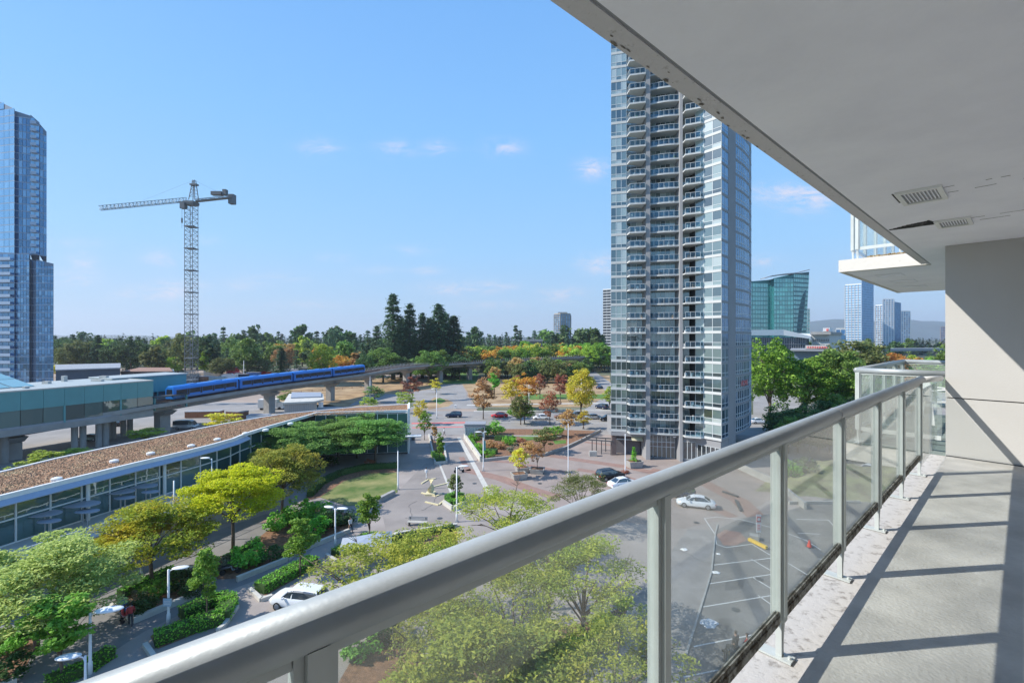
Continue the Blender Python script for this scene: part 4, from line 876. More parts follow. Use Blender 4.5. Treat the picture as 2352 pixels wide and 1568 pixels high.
for a, b_ in zip(fr_[:7], fr_[1:8]): m.add([(a[0] + .1, a[1], ZE - .14), (b_[0] + .1, b_[1], ZE - .14), (b_[0] + .75, b_[1], ZE - .55), (a[0] + .75, a[1], ZE - .55), (a[0] + .1, a[1], ZE - .2), (b_[0] + .1, b_[1], ZE - .2), (b_[0] + .75, b_[1], ZE - .63), (a[0] + .75, a[1], ZE - .63)], [(0, 3, 2, 1), (4, 5, 6, 7), (3, 7, 6, 2)])
m.build('sunshade', mat('blue_grey_shade', (.34, .40, .50), .5, var=.05), hall)
m = MB(); m.prism([(x - 1.0, y) for x, y in gl_] + [(-37.8, 84.4), (-20.8, 87.3), (-22, 94), (-31.5, 90.2), (-41, 82)] + [(x + .6, y) for x, y in rr_[::-1]][1:], 0, ZE - .2); m.build('inner_wall', mat('hall_interior', (.10, .11, .11), .8, var=.2), hall)
# end wing: teal front facing the eye and right end wall
fm, pn = facade((-36.4, 84.2), (-19.9, 86.7), 9, .3, ZE - .3, .12, ((0, .3), (.3, .65), (.65, 1))); fm.build('glazing_frame', M['white'], hall)
for g in pn: g.build('glass_pane', M['facade'], hall)
m = MB(); m.prism([(-19.85, 86.6), (-19.5, 86.65), (-21.3, 95.1), (-21.65, 95)], 0, ZE + .55); m.build('end_wall', M['white'], hall)
m = MB(); m.prism([(-24, 84.8), (-17.2, 86.0), (-17.4, 87.5), (-24.2, 86.4)], 3.3, 3.5); m.build('door_canopy', M['white'], hall)
# service box behind the wing
bx = thing('plant_box', 'grey flat roofed service block behind the sedum roof with louvred sides', 'building', (*gp(700, 98), 0))
c = MB().prism([gp(653, 97), gp(722, 99), gp(728, 106), gp(664, 106)], 0, zw(926, 98)); c.build('wall', mat('ribbed_wall', (.42, .40, .38), .7, var=.05), bx)
c = MB().prism([gp(651, 96.5), gp(722, 98.6), gp(744, 102), gp(742, 112), gp(664, 112)], zw(926, 98), zw(922, 98)); c.build('roof', M['pale'], bx)
c = MB().prism([gp(668, 103), gp(738, 105), gp(738, 113), gp(670, 113)], zw(922, 98), zw(911, 104)); c.build('raised_roof', mat('blue_grey_roof', (.30, .33, .38), .6, var=.05), bx)
for i in range(14): p = gp(655 + i * 4.9, 96.9 + i * .14); m = MB().bar((*p, 4.5), (*p, zw(927, 98)), .06); m.build('rib', M['grey'], bx)
m = MB().box((*gp(737, 101), 7.2), (1.0, .2, 1.2)); m.build('window', M['lampw'], bx)
# terrace in front of the hall
te = thing('terrace', 'raised paved terrace with a curved edge in front of the glass hall', 'terrace', (-40, 48, 0))
ter = [(-46.0, 34), (-42, 34.5), (-39.5, 41), (-37.0, 46.5), (-35.0, 52), (-33.2, 57), (-34.5, 60), (-36.8, 62), (-38.8, 62), (-39.6, 59), (-41, 54.6), (-42.5, 50), (-44.0, 45), (-45.5, 39.8)]
m = MB(); m.prism(ter, 0, 3.45, 0, 1); m.build('slab', [M['pale'], M['concrete']], te)
tr_ = thing('terrace_railing', 'white tubular railing along the curved edge of the glass hall terrace', 'railing', (-36, 48, 3.45))
tl = [(-41.6, 35), (-39.3, 41.5), (-36.9, 47), (-34.9, 52.5), (-33.5, 57), (-34.8, 59.8)]
for z in (.25, .6, 1.05): m = MB(); m.tube([(*p, 3.45 + z) for p in tl], .045 if z > 1 else .022, 6); m.build('rail', M['white'], tr_)
L2 = poly_len(tl)
for i in range(16): p = along(tl, L2 * i / 15); m = MB().bar((*p, 3.45), (*p, 4.47), .07); m.build('post', M['white'], tr_)
for (x, y, w_, lab) in ((52, 1187, 2.2, 'leftmost oval grey canopy table on the terrace, nearest the bottom left'), (142, 1165, 2.4, 'second oval canopy from the left on the terrace with a dark kiosk beside it'), (232, 1135, 2.3, 'third oval canopy on the terrace where a group of people sits in its shade'), (292, 1122, 2.0, 'fourth oval canopy on the terrace, low and dark against the glass')):
    X, Y = at(x, y, 5.2); X += 2.1; r_ = thing('oval_canopy', lab, 'canopy', (X, Y, 3.45), 0, 'oval canopies on the terrace')
    m = MB(); m.tube([(0, 0, 0), (0, 0, 1.9)], .07, 8); m.build('post', M['steel'], r_, world=False)
    for dx, dy, s, z in ((-.5, .3, 1.0, 1.95), (.9, -.5, .62, 1.55)):
        m = MB(); pts = [(dx + w_ * .75 * s * math.cos(a), dy + w_ * .42 * s * math.sin(a)) for a in np.linspace(0, 6.283, 25)[:-1]]; m.prism(pts, z, z + .07); m.build('oval_top', mat('canopy_top', (.34, .36, .40), .5, var=.05), r_, world=False)
    m = MB(); m.tube([(.9, -.5, 0), (.9, -.5, 1.55)], .06, 8); m.build('post', M['steel'], r_, world=False)
for i, (x, y) in enumerate(((200, 1180), (187, 1190))):
    X, Y = at(x, y, 3.45); r_ = thing('kiosk', ('dark' if i else 'grey') + ' slim kiosk cabinet standing between the canopies on the terrace' , 'kiosk', (X, Y, 3.45)); 
    m = MB(); m.box((0, 0, .95), (.7, .5, 1.9)); m.box((0, -.26, 1.2), (.5, .03, .8), 0, 1); m.build('cabinet', [M['dgrey'] if i else M['grey'], M['carglass']], r_, world=False)
    m = MB(); m.box((0, 0, 1.96), (.85, .65, .1)); m.build('cap', M['grey'], r_, world=False)

# ================================================================ TOWER CRANE
CY = 150.0
def cr_(x, y, dy=0): return Vector((xw(x, CY), CY + dy, zw(y, CY)))
ck = thing('tower_crane', 'tall white hammerhead tower crane with a lattice mast above the construction site', 'crane', (*cr_(439, 0)[:2], 0))
M['crane'] = mat('crane_paint', (.19, .195, .20), .5, .2, var=.1, scale=.3)
M['craned'] = mat('crane_dark', (.14, .15, .16), .6, var=.15, scale=.3)
def lattice(mb, p, q, w, h, seg, th=.14, tri=False):
    p, q = Vector(p), Vector(q); d = (q - p); ln = d.length; d.normalize(); up = Vector((0, 0, 1)) if abs(d.z) < .9 else Vector((0, 1, 0)); x = d.cross(up).normalized() * w / 2; y = x.normalized().cross(d).normalized() * h / 2
    cs = [(-x - y), (x - y), (x + y), (-x + y)] if not tri else [(-x - y), (x - y), y]
    K = len(cs)
    for c_ in cs: mb.bar(p + c_, q + c_, th * 1.3)
    for i in range(seg):
        a, b_ = p + d * ln * i / seg, p + d * ln * (i + 1) / seg
        for k in range(K):
            c0, c1 = cs[k], cs[(k + 1) % K]; mb.bar(a + c0, a + c1, th * .8); mb.bar((a + c0), (b_ + c1), th * .8) if i % 2 else mb.bar(a + c1, b_ + c0, th * .8)
mx_ = xw(439.5, CY)
for k in range(9):
    z0, z1 = 1 + k * 7.2, 1 + (k + 1) * 7.2; m = MB(); lattice(m, (mx_, CY, z0), (mx_, CY, z1), 2.6, 2.6, 5, .10)
    m.box((mx_, CY, z1), (2.9, 2.9, .3)); m.build('mast_section', M['crane'], ck)
pv = Vector((mx_, CY, zw(468, CY)))
m = MB(); m.box(pv + Vector((0, 0, .2)), (3.2, 3.2, .8)); m.box(pv + Vector((-1.7, -1.2, -1)), (1.5, 1.5, 2.0)); m.build('slewing_platform', M['craned'], ck)
tip = Vector((xw(228, CY - 10), CY - 10, zw(482, CY - 10)))
m = MB(); lattice(m, pv + Vector((-1.5, 0, 1.4)), tip + Vector((0, 0, .6)), 1.3, 1.3, 24, .09, True); m.build('jib', M['crane'], ck)
cj = Vector((xw(536, CY + 5), CY + 5, zw(452, CY + 5)))
m = MB(); lattice(m, pv + Vector((1.4, 0, 1.0)), cj, 1.6, .6, 9, .11); m.bar(pv + Vector((1.4, 0, .6)), cj + Vector((0, 0, -.35)), 1.7, .15); m.build('counter_jib', M['crane'], ck)
m = MB(); m.box(cj + Vector((-.4, 0, -.9)), (1.7, 1.8, 3.2)); m.build('counterweight', M['craned'], ck)
m = MB(); m.box(cj + Vector((-5.5, 0, 1.1)), (3.5, 1.6, 1.2)); m.box(cj + Vector((-2.8, 0, 1.5)), (1.2, 1.3, 1.8)); m.build('winch_house', M['craned'], ck)
ap = Vector((xw(446, CY), CY, zw(414, CY))); m = MB()
for sx, sy in ((-1, -1), (1, -1), (1, 1), (-1, 1)): m.bar(pv + Vector((.8 + sx * 1.0, sy * 1.0, 1.0)), ap + Vector((sx * .3, sy * .3, 0)), .17)
for k in range(1, 6):
    f_ = k / 6; c_ = (pv + Vector((.8, 0, 1.0))).lerp(ap, f_); w_ = 1.0 - .7 * f_; m.bar(c_ + Vector((-w_, -w_, 0)), c_ + Vector((w_, -w_, 0)), .1); m.bar(c_ + Vector((-w_, -w_, 0)), c_ + Vector((w_ * .8, -w_, 1.1)), .1); m.bar(c_ + Vector((w_, -w_, 0)), c_ + Vector((w_, w_, 0)), .1)
m.box(ap + Vector((0, 0, -1.5)), (2.2, 1.4, .5)); m.build('tower_head', M['crane'], ck)
m = MB(); m.tube([ap, pv.lerp(tip, .55) + Vector((0, 0, 2.0))], .022, 4); m.tube([ap, cj + Vector((-3, 0, .5))], .022, 4); m.build('tie_rope', M['craned'], ck)
m = MB(); hk = pv + Vector((-3.1, 0, 0)); m.tube([hk + Vector((0, 0, .3)), hk + Vector((0, 0, -8))], .05, 4); m.box(hk + Vector((0, 0, -5.5)), (.35, .35, 1.6)); m.box(hk + Vector((0, 0, .4)), (1.4, 1.2, .4)); m.build('trolley_and_hook', M['craned'], ck)
# ================================================================ GROUND
ZL = [0.0]
def sheet(name, pts, m, z, label=None, cat=None, px=True, kind='structure'):
    poly = [at(*p) for p in pts] if px else pts
    A = sum(poly[i][0] * poly[(i + 1) % len(poly)][1] - poly[(i + 1) % len(poly)][0] * poly[i][1] for i in range(len(poly)))
    if A < 0: poly = poly[::-1]
    o = MB().add([(x, y, z) for x, y in poly], [tuple(range(len(poly)))]).build(name, m); o['kind'] = kind; return o
gm = MB(); gm.quad((-12000, -300, -.03), (12000, -300, -.03), (12000, 14000, -.03), (-12000, 14000, -.03)); gm.build('ground', M['land'], kind='structure')
sheet('construction_yard', [(-60, 62), (-9, 128), (-40, 330), (-330, 330), (-330, 62)], mat('dirt_yard', (.33, .26, .21), .95, var=.2, scale=.05), -.012, px=False)
sheet('plaza', [(-75, 12), (34, 12), (40, 22), (48, 60), (62, 80), (140, 90), (140, 118), (-75, 108)], M['plaza'], 0.0, px=False)
sheet('street_left', [(-210, 64), (-49, 48), (-46, 84), (-30, 96), (-20, 98), (-20, 112), (-60, 150), (-210, 175)], M['road'], .004, px=False)
YC0, YC1 = 104, 134
sheet('cross_street', [(-48, YC0), (190, YC0 - 2), (190, YC1 - 8), (60, YC1 - 3), (-58, YC1 + 6)], M['road'], .008, px=False)
sheet('side_road', [(948, 930), (1000, 893), (1018, 884), (1062, 884), (1086, 930), (1100, 938), (940, 940)], M['road'], .012)
sheet('side_road_far', [(846, 903), (905, 905), (1000, 892), (1010, 902), (960, 935), (850, 928), (800, 932), (830, 915)], M['road'], .016)
sheet('right_road', [(1345, 852), (1362, 850), (1440, 905), (1480, 948), (1330, 948), (1398, 905)], M['road'], .012)
sheet('far_park', [(640, 870), (860, 866), (1400, 862), (1410, 935), (1096, 934), (1062, 882), (1015, 882), (940, 935), (760, 933), (640, 940)], M['drygrass'], .004)
sheet('park_lawn', [(1016, 846), (1090, 846), (1100, 858), (1092, 881), (1016, 881)], M['lawn'], .010)
sheet('verge', [(975, 930), (998, 912), (1030, 918), (1042, 925), (1030, 933), (985, 940)], M['drygrass'], .014)
sheet('verge_grass', [(992, 920), (1010, 913), (1026, 920), (1010, 928)], M['lawn'], .018)
sheet('lawn_strip', [(1180, 918), (1400, 915), (1400, 905), (1200, 905)], M['lawn'], .012)
sheet('right_yard', [(1730, 905), (2300, 880), (2400, 1200), (2000, 1200), (1730, 1040)], M['road'], .004)
def stripe(name, pts, wd, m, z, n=None):
    P = [Vector(at(*p)) for p in pts]; mb = MB()
    for a, b_ in zip(P[:-1], P[1:]):
        d = (b_ - a).normalized(); n_2 = Vector((-d.y, d.x)) * wd / 2; a2, b2 = a - d * wd * .2, b_ + d * wd * .2
        q = [a2 - n_2, b2 - n_2, b2 + n_2, a2 + n_2]; mb.add([(v_.x, v_.y, z) for v_ in q], [(0, 1, 2, 3)])
        z += .0006
    o = mb.build(name, m); o['kind'] = 'structure'; return o
stripe('bus_lane', [(948, 972), (1068, 970)], 1.5, M['rred'], .014); stripe('bus_lane', [(948, 982), (1062, 980)], .9, M['rred'], .014)
stripe('lane_line', [(948, 977), (1068, 975)], .3, M['rwhite'], .019)
for x0 in range(960, 1400, 60): stripe('lane_line', [(x0, 962), (x0 + 26, 961.5)], .22, M['rwhite'], .014)
stripe('lane_line', [(1120, 968), (1400, 972)], .2, M['rwhite'], .014)
stripe('lane_line', [(1098, 935), (1400, 940)], .25, M['rwhite'], .014)
stripe('footway', [(1075, 930), (1400, 925)], 2.2, M['pale'], .013)
stripe('footway', [(1090, 944), (1400, 942)], 1.2, M['pale'], .0135)
for k in range(5): stripe('lane_line', [(20 + k * 70, 1040 - k * 14), (60 + k * 70, 1031 - k * 13)], .2, M['rwhite'], .010)
# walkways of the plaza
sheet('near_walk', [(0, 1420), (300, 1290), (520, 1210), (610, 1180), (700, 1160), (760, 1190), (700, 1290), (540, 1350), (330, 1450), (100, 1600), (-200, 1700), (-300, 1500)], mat('dark_walk', (.215, .205, .20), .9, var=.12, scale=.4), .004)
sheet('court', [(868, 1160), (905, 1136), (1000, 1040), (1058, 1003), (1131, 1138), (1066, 1160), (1060, 1190), (1000, 1225), (890, 1236), (880, 1190)], M['paving'], .004)
for pts in ([(210, 1411), (270, 1380), (440, 1300)], [(-40, 1535), (60, 1478)]): stripe('pale_kerb', pts, .45, M['pale'], .012)
stripe('pale_band', [(1054, 1004), (1128, 1140)], .8, M['pale'], .012)
stripe('pale_band', [(1010, 1066), (1056, 1180)], .35, M['pale'], .012)
sheet('warm_paving', [(1104, 1062), (1170, 1055), (1249, 1049), (1300, 1034), (1390, 992), (1500, 1000), (1700, 1060), (1800, 1130), (1700, 1185), (1560, 1215), (1300, 1180), (1131, 1138), (1085, 1060)], mat('warm_paving', (.305, .25, .22), .85, var=.15, scale=.22, detail=12, bump=.2), .003)
for pts, wd in (([(1075, 1080), (1150, 1098), (1215, 1122), (1275, 1140)], 2.2), ([(1100, 1055), (1180, 1062), (1300, 1084)], 1.3), ([(1240, 1042), (1330, 1056), (1440, 1072), (1560, 1098)], 2.0), ([(1345, 1015), (1420, 1024), (1500, 1040)], 1.2), ([(1330, 1078), (1420, 1092), (1560, 1130), (1680, 1185)], 1.6), ([(1500, 1080), (1600, 1100), (1700, 1150), (1760, 1210)], 2.4), ([(1060, 1050), (1075, 1080)], 1.0)):
    stripe('brick_band', pts, wd, M['brick'], .006)
# car park under the balcony
sheet('car_park', [(1643, 1218), (1700, 1190), (1800, 1175), (1950, 1130), (2300, 1180), (2300, 1640), (1500, 1700), (1560, 1560), (1600, 1436), (1634, 1314)], M['asphalt'], .008)
sheet('lane_under_trees', [(1643, 1218), (1634, 1314), (1597, 1436), (1545, 1600), (1300, 1700), (1340, 1560), (1440, 1400), (1530, 1280), (1580, 1215)], mat('rough_asphalt', (.27, .25, .235), .9, var=.2, scale=.5), .009)  # plaza tone made darker to stand for the tree shade
kb = MB(); P = [at(*p) for p in ((1648, 1205), (1643, 1225), (1634, 1314), (1597, 1436), (1545, 1600))]
for a, b_ in zip(P[:-1], P[1:]): kb.bar((*a, .05), (*b_, .05), .16, .11)
tag(kb.build('kerb', M['concrete']), None, kind='structure')
for pts in ([(1640, 1297), (1772, 1281)], [(1630, 1340), (1774, 1318)], [(1616, 1393), (1771, 1367)], [(1594, 1484), (1741, 1455)], [(1571, 1554), (1649, 1538)], [(1725, 1283), (1776, 1313)], [(1727, 1324), (1776, 1354)], [(1742, 1367), (1776, 1391)], [(1809, 1292), (1880, 1335), (1950, 1380)], [(1829, 1192), (1903, 1194), (1916, 1209)], [(1833, 1224), (1882, 1226)], [(1645, 1249), (1668, 1257), (1727, 1249), (1772, 1276)], [(1618, 1190), (1645, 1187), (1700, 1192), (1775, 1212), (1850, 1240), (1885, 1262)], [(1618, 1190), (1644, 1229), (1645, 1249)], [(1880, 1283), (1915, 1283)]):
    stripe('bay_line', pts, .11, M['rwhite'], .0165)
sheet('brick_island', [(1645, 1228), (1665, 1216), (1700, 1222), (1715, 1240), (1690, 1252), (1662, 1252)], M['brick'], .013)
M['patch'] = mat('asphalt_patch_fill', (.115, .112, .11), .9, var=.2, scale=1.5, detail=10)
for pts in ([(1668, 1330), (1712, 1326), (1706, 1352), (1664, 1356)], [(1840, 1300), (1905, 1312), (1890, 1330), (1828, 1318)], [(1650, 1420), (1676, 1418), (1690, 1500), (1660, 1504)], [(1700, 1196), (1736, 1200), (1730, 1208), (1696, 1204)]): sheet('asphalt_patch', pts, M['patch'], .0125)
for pts in ([(1300, 1120), (1340, 1124), (1334, 1132), (1296, 1128)], [(940, 1110), (958, 1100), (966, 1104), (950, 1114)], [(1180, 948), (1210, 947), (1212, 951), (1180, 952)], [(1000, 952), (1016, 951), (1018, 956), (1001, 957)]): sheet('paving_patch', pts, M['paving'], .0105)
for (x, y) in ((1690, 1400), (1600, 1200), (1010, 1190), (1090, 1110), (1150, 972), (640, 1240), (1240, 1110), (1745, 1330)):
    X, Y = at(x, y); mb = MB(); mb.tube([(X, Y, .010), (X, Y, .024)], .34, 20); mb.tube([(X, Y, .0245), (X, Y, .028)], .26, 20); mb.build('manhole_cover', M['dgrey'], kind='structure')
crk = MB(); rdc = random.Random(12)
for (x, y, n_) in ((1655, 1290, 14), (1700, 1420, 16), (1250, 1120, 12), (930, 1190, 12), (1000, 1140, 10), (1560, 1180, 12), (1870, 1230, 12), (1080, 960, 8)):
    X, Y = at(x, y); a_ = rdc.uniform(0, 6.28)
    for k in range(n_):
        a_ += rdc.uniform(-.7, .7); x2, y2 = X + .55 * math.cos(a_), Y + .55 * math.sin(a_); crk.bar((X, Y, .0185), (x2, y2, .0185), .045, .004); X, Y = x2, y2
crk.build('tar_seam', M['patch'], kind='structure')
# sloping planted bank and shaded garden right of the tower base
bk = MB(); a0, a1, b0, b1 = Vector(at(1735, 1128)), Vector(at(2180, 1172)), Vector(at(1790, 1078)), Vector(at(2230, 1118)); NU, NV = 46, 18; rgb_ = np.random.default_rng(6); ns = rgb_.normal(0, .07, (NV + 1, NU + 1))
for j_ in range(NV + 1):
    for i_ in range(NU + 1):
        u_, v_ = i_ / NU, j_ / NV; p_ = a0.lerp(a1, u_).lerp(b0.lerp(b1, u_), v_); hgt = 2.0 * (3 * v_ ** 2 - 2 * v_ ** 3) * min(1, u_ * 5) + .25 * math.sin(u_ * 17 + v_ * 3) * v_; bk.v.append((p_.x, p_.y + .3 * math.sin(u_ * 23), max(.012, hgt + ns[j_, i_] * (v_ > .05))))
for j_ in range(NV):
    for i_ in range(NU): bk.f.append((j_ * (NU + 1) + i_, j_ * (NU + 1) + i_ + 1, (j_ + 1) * (NU + 1) + i_ + 1, (j_ + 1) * (NU + 1) + i_)); bk.m.append(0)
tag(bk.build('planted_bank', mat('dry_bank', (.22, .18, .12), .95, var=.35, scale=.5, col2=(.22, .23, .11), bump=.8, bscale=5), smooth=True), None, kind='structure')
kb = MB(); P = [at(*p) for p in ((1812, 1158), (1975, 1156))]; kb.bar((*P[0], .2), (*P[1], .2), .35, .4); tag(kb.build('retaining_wall', M['concrete']), 'low concrete retaining wall at the foot of the planted bank beyond the car park', 'wall')
# low grey ramp walls below the tower corner
for pts, h_ in (([(1660, 1060), (1790, 1120)], 1.1), ([(1790, 1120), (1850, 1170)], .9)):
    kb = MB(); P = [at(*p) for p in pts]; kb.bar((*P[0], h_ / 2), (*P[1], h_ / 2), .3, h_); tag(kb.build('ramp_wall', M['concrete']), ('longer' if h_ > 1 else 'shorter') + ' grey ramp wall seen through the glass below the tower corner', 'wall')
# low walls and kerbs of the planting beds
def low_wall(pts, label, h_=.45, wd=.35, m='pale'):
    mb = MB(); P = [at(*p) for p in pts]
    for a, b_ in zip(P[:-1], P[1:]): mb.bar((*a, h_ / 2), (*b_, h_ / 2), wd, h_)
    return tag(mb.build('low_wall', M[m]), label, 'wall')
low_wall([(306, 1430), (454, 1368)], 'pale concrete seat wall along the bed with the lettered lamp post')
low_wall([(306, 1430), (290, 1410)], 'short return of the seat wall beside the people with the pushchair')
low_wall([(544, 1335), (660, 1288), (676, 1275)], 'pale seat wall under the small tree by the round hedge bed')
low_wall([(690, 1268), (803, 1222)], 'pale seat wall behind the double-armed lamp post')
low_wall([(-10, 1590), (38, 1570)], 'stub of pale seat wall in the bottom left corner')
low_wall([(333, 1484), (358, 1520)], 'kerb at the left end of the V shaped hedge', .3, .3)
low_wall([(545, 1396), (515, 1440), (500, 1452)], 'kerb at the right end of the V shaped hedge', .3, .3)
low_wall([(574, 1356), (600, 1380), (625, 1372)], 'kerb at the left tip of the hedge behind the white hatchback', .3, .3)
low_wall([(750, 1277), (772, 1291)], 'kerb at the left tip of the hedge by the twin-stemmed tree', .3, .3)
low_wall([(867, 1154), (905, 1135)], 'grey low wall closing the corner of the round lawn', .6, .5, 'concrete')
low_wall([(890, 1240), (914, 1228), (1050, 1208)], 'pale low wall along the lower side of the bench court', .35, .4)
low_wall([(1067, 1006), (1104, 1060)], 'pale wall on the left edge of the shrub garden', 1.0, .35)
low_wall([(1104, 1060), (1170, 1053), (1249, 1047), (1300, 1030), (1338, 1012), (1379, 990)], 'long curved low wall along the plaza side of the shrub garden', .5, .35, 'concrete')
low_wall([(985, 1000), (1000, 1066), (1026, 1064), (1020, 1028)], 'concrete kerb box round the narrow column tree', .45, .3)
low_wall([(1019, 1157), (1040, 1172), (1068, 1157)], 'grey V shaped kerb below the clipped ring hedge', .5, .4)
low_wall([(1100, 1001), (1290, 1003)], 'pale kerb along the far side of the shrub garden', .2, .5)
# zigzag stage edges
for i, pts in enumerate(([(977, 1153), (1007, 1160), (1049, 1127)], [(968, 1132), (1001, 1140), (1016, 1134)], [(968, 1111), (983, 1102), (1001, 1099)], [(992, 1119), (1028, 1110)])):
    low_wall(pts, ('front zigzag step edge of the little stage, cream coloured', 'second zigzag step edge of the little stage, cream coloured', 'rear cream step edge left of the twisted sculpture', 'short cream step edge right of the twisted sculpture')[i], .13, .24, 'yellowish')
sc_ = thing('sculpture', 'cream twisted blade sculpture on the little stage in the plaza', 'sculpture', (*at(989, 1135), 0))
m = MB(); pts = []
for k in range(9):
    a = k * .35; z = .25 + k * .24; w_ = .22 + .35 * abs(math.sin(k * .5)); pts.append([(w_ * math.cos(a), w_ * math.sin(a), z), (-w_ * math.cos(a), -w_ * math.sin(a), z), (-w_ * math.cos(a) + .08, -w_ * math.sin(a) + .08, z), (w_ * math.cos(a) + .08, w_ * math.sin(a) + .08, z)])
vs = [q for r_ in pts for q in r_]; fs = [(i * 4 + k, i * 4 + (k + 1) % 4, i * 4 + 4 + (k + 1) % 4, i * 4 + 4 + k) for i in range(8) for k in range(4)] + [(0, 3, 2, 1), (32, 33, 34, 35)]
m.add(vs, fs); m.build('blade', M['yellowish'], sc_, world=False); m = MB(); m.box((0, 0, .13), (1.3, 1.3, .26)); m.build('plinth', M['yellowish'], sc_, world=False)
# beds
def bed(pts, m='mulch', z=.03, name='planting_bed'): return sheet(name, pts, M[m], z)
bed([(269, 1369), (384, 1319), (420, 1327), (456, 1364), (306, 1427), (283, 1397)])
bed([(-60, 1510), (66, 1450), (85, 1475), (60, 1530), (20, 1568), (-60, 1600)])
bed([(345, 1461), (415, 1420), (519, 1378), (537, 1392), (516, 1428), (362, 1490)])
bed([(470, 1290), (560, 1262), (650, 1190), (735, 1165), (805, 1180), (803, 1222), (676, 1275), (560, 1328), (500, 1330)])
bed([(598, 1200), (640, 1178), (690, 1170), (700, 1185), (625, 1200)], 'brick')
bed([(586, 1352), (660, 1310), (728, 1289), (724, 1303), (610, 1368)]); bed([(758, 1272), (836, 1233), (871, 1232), (871, 1242), (776, 1285)])
bed([(890, 1242), (1050, 1212), (1050, 1250), (900, 1270)])
bed([(735, 1142), (790, 1105), (850, 1087), (911, 1085), (913, 1130), (866, 1153), (800, 1162)], 'lawndry', .03, 'round_lawn')
bed([(700, 1150), (720, 1110), (790, 1075), (911, 1062), (911, 1084), (850, 1087), (790, 1105), (735, 1142)])
bed([(1070, 1008), (1104, 1056), (1170, 1050), (1249, 1044), (1300, 1028), (1338, 1009), (1379, 990), (1254, 985), (1100, 985)])
bed([(1190, 1000), (1240, 998), (1250, 1008), (1200, 1012)], 'lawn', .04, 'garden_grass'); bed([(1270, 1012), (1300, 1010), (1300, 1018), (1275, 1020)], 'lawn', .04, 'garden_grass')
bed([(985, 1002), (1020, 1028), (1025, 1063), (1000, 1065)]); bed([(1019, 1150), (1058, 1138), (1067, 1156), (1040, 1171)])
bed([(805, 1520), (900, 1440), (960, 1480), (1000, 1568), (820, 1700), (700, 1700)]); bed([(1100, 1480), (1380, 1420), (1450, 1380), (1400, 1490), (1200, 1600), (1050, 1600)])
# hills on the horizon
for nm, Y, pts in (('hills', 6500, [(-2200, 778), (-1200, 760), (-600, 766), (-100, 772), (100, 766), (180, 771), (500, 774), (900, 773), (1300, 774), (1650, 765), (1760, 757), (1858, 738), (1890, 733), (1915, 736), (1960, 731), (1990, 738), (2030, 742), (2090, 733), (2120, 736), (2160, 744), (2250, 730), (2500, 722), (2800, 738), (3600, 760), (4800, 778)]),):
    mb = MB(); N_ = 240; xs = np.linspace(pts[0][0], pts[-1][0], N_); ys = np.interp(xs, [p[0] for p in pts], [p[1] for p in pts]); rng2 = np.random.default_rng(4)
    rough = np.convolve(rng2.normal(0, 3.0, N_ + 8), np.ones(5) / 5, 'same')[4:-4][:N_]; rows_ = 9
    for j in range(rows_):
        f_ = j / (rows_ - 1)
        for i, (x, y) in enumerate(zip(xs, ys)):
            yy_ = y + rough[i] * .8; zt2 = zw(yy_, Y); Yr = Y + f_ * 900 - 900 + (rng2.random() - .5) * 160; z = -5 + (zt2 + 5) * (math.sin(f_ * math.pi / 2)) * (1 + (rng2.random() - .5) * .10 * (0 < f_ < 1))
            mb.v.append((xw(x, Y), Yr + rough[i] * 25, z))
    for j in range(rows_ - 1):
        for i in range(N_ - 1): mb.f.append((j * N_ + i, j * N_ + i + 1, (j + 1) * N_ + i + 1, (j + 1) * N_ + i)); mb.m.append(0)
    mb.build(nm, mat('hill_forest', (.045, .07, .05), .95, var=.3, scale=.002), smooth=True, kind='structure')
# ================================================================ VEGETATION
def leaf_mesh(name, C, S, m, up=.5, asp=.55, seed=1, droop=0):
    """one small folded quad per leaf cluster; C centres (n,3), S sizes (n,)"""
    rg = np.random.default_rng(seed); n = len(C); nrm = rg.normal(0, 1, (n, 3)); nrm[:, 2] = np.abs(nrm[:, 2]) * (1 + up * 2) + up; nrm /= np.linalg.norm(nrm, axis=1)[:, None]
    a = rg.normal(0, 1, (n, 3)); x = np.cross(nrm, a); x /= np.linalg.norm(x, axis=1)[:, None]; y = np.cross(nrm, x)
    S = S[:, None]; P = np.empty((n, 4, 3)); P[:, 0] = C - x * S; P[:, 1] = C - y * S * asp + nrm * S * .15; P[:, 2] = C + x * S; P[:, 3] = C + y * S * asp + nrm * S * .15
    if droop: P[:, 2, 2] -= S[:, 0] * droop; P[:, 0, 2] -= S[:, 0] * droop
    me = bpy.data.meshes.new(name); me.vertices.add(4 * n); me.vertices.foreach_set('co', P.reshape(-1)); me.loops.add(4 * n); me.loops.foreach_set('vertex_index', np.arange(4 * n, dtype=np.int32))
    me.polygons.add(n); me.polygons.foreach_set('loop_start', np.arange(0, 4 * n, 4, dtype=np.int32)); me.polygons.foreach_set('loop_total', np.full(n, 4, dtype=np.int32)); me.materials.append(m); me.update(); me.validate(); return me
def sph(rg, n):
    v_ = rg.normal(0, 1, (n, 3)); return v_ / np.linalg.norm(v_, axis=1)[:, None]
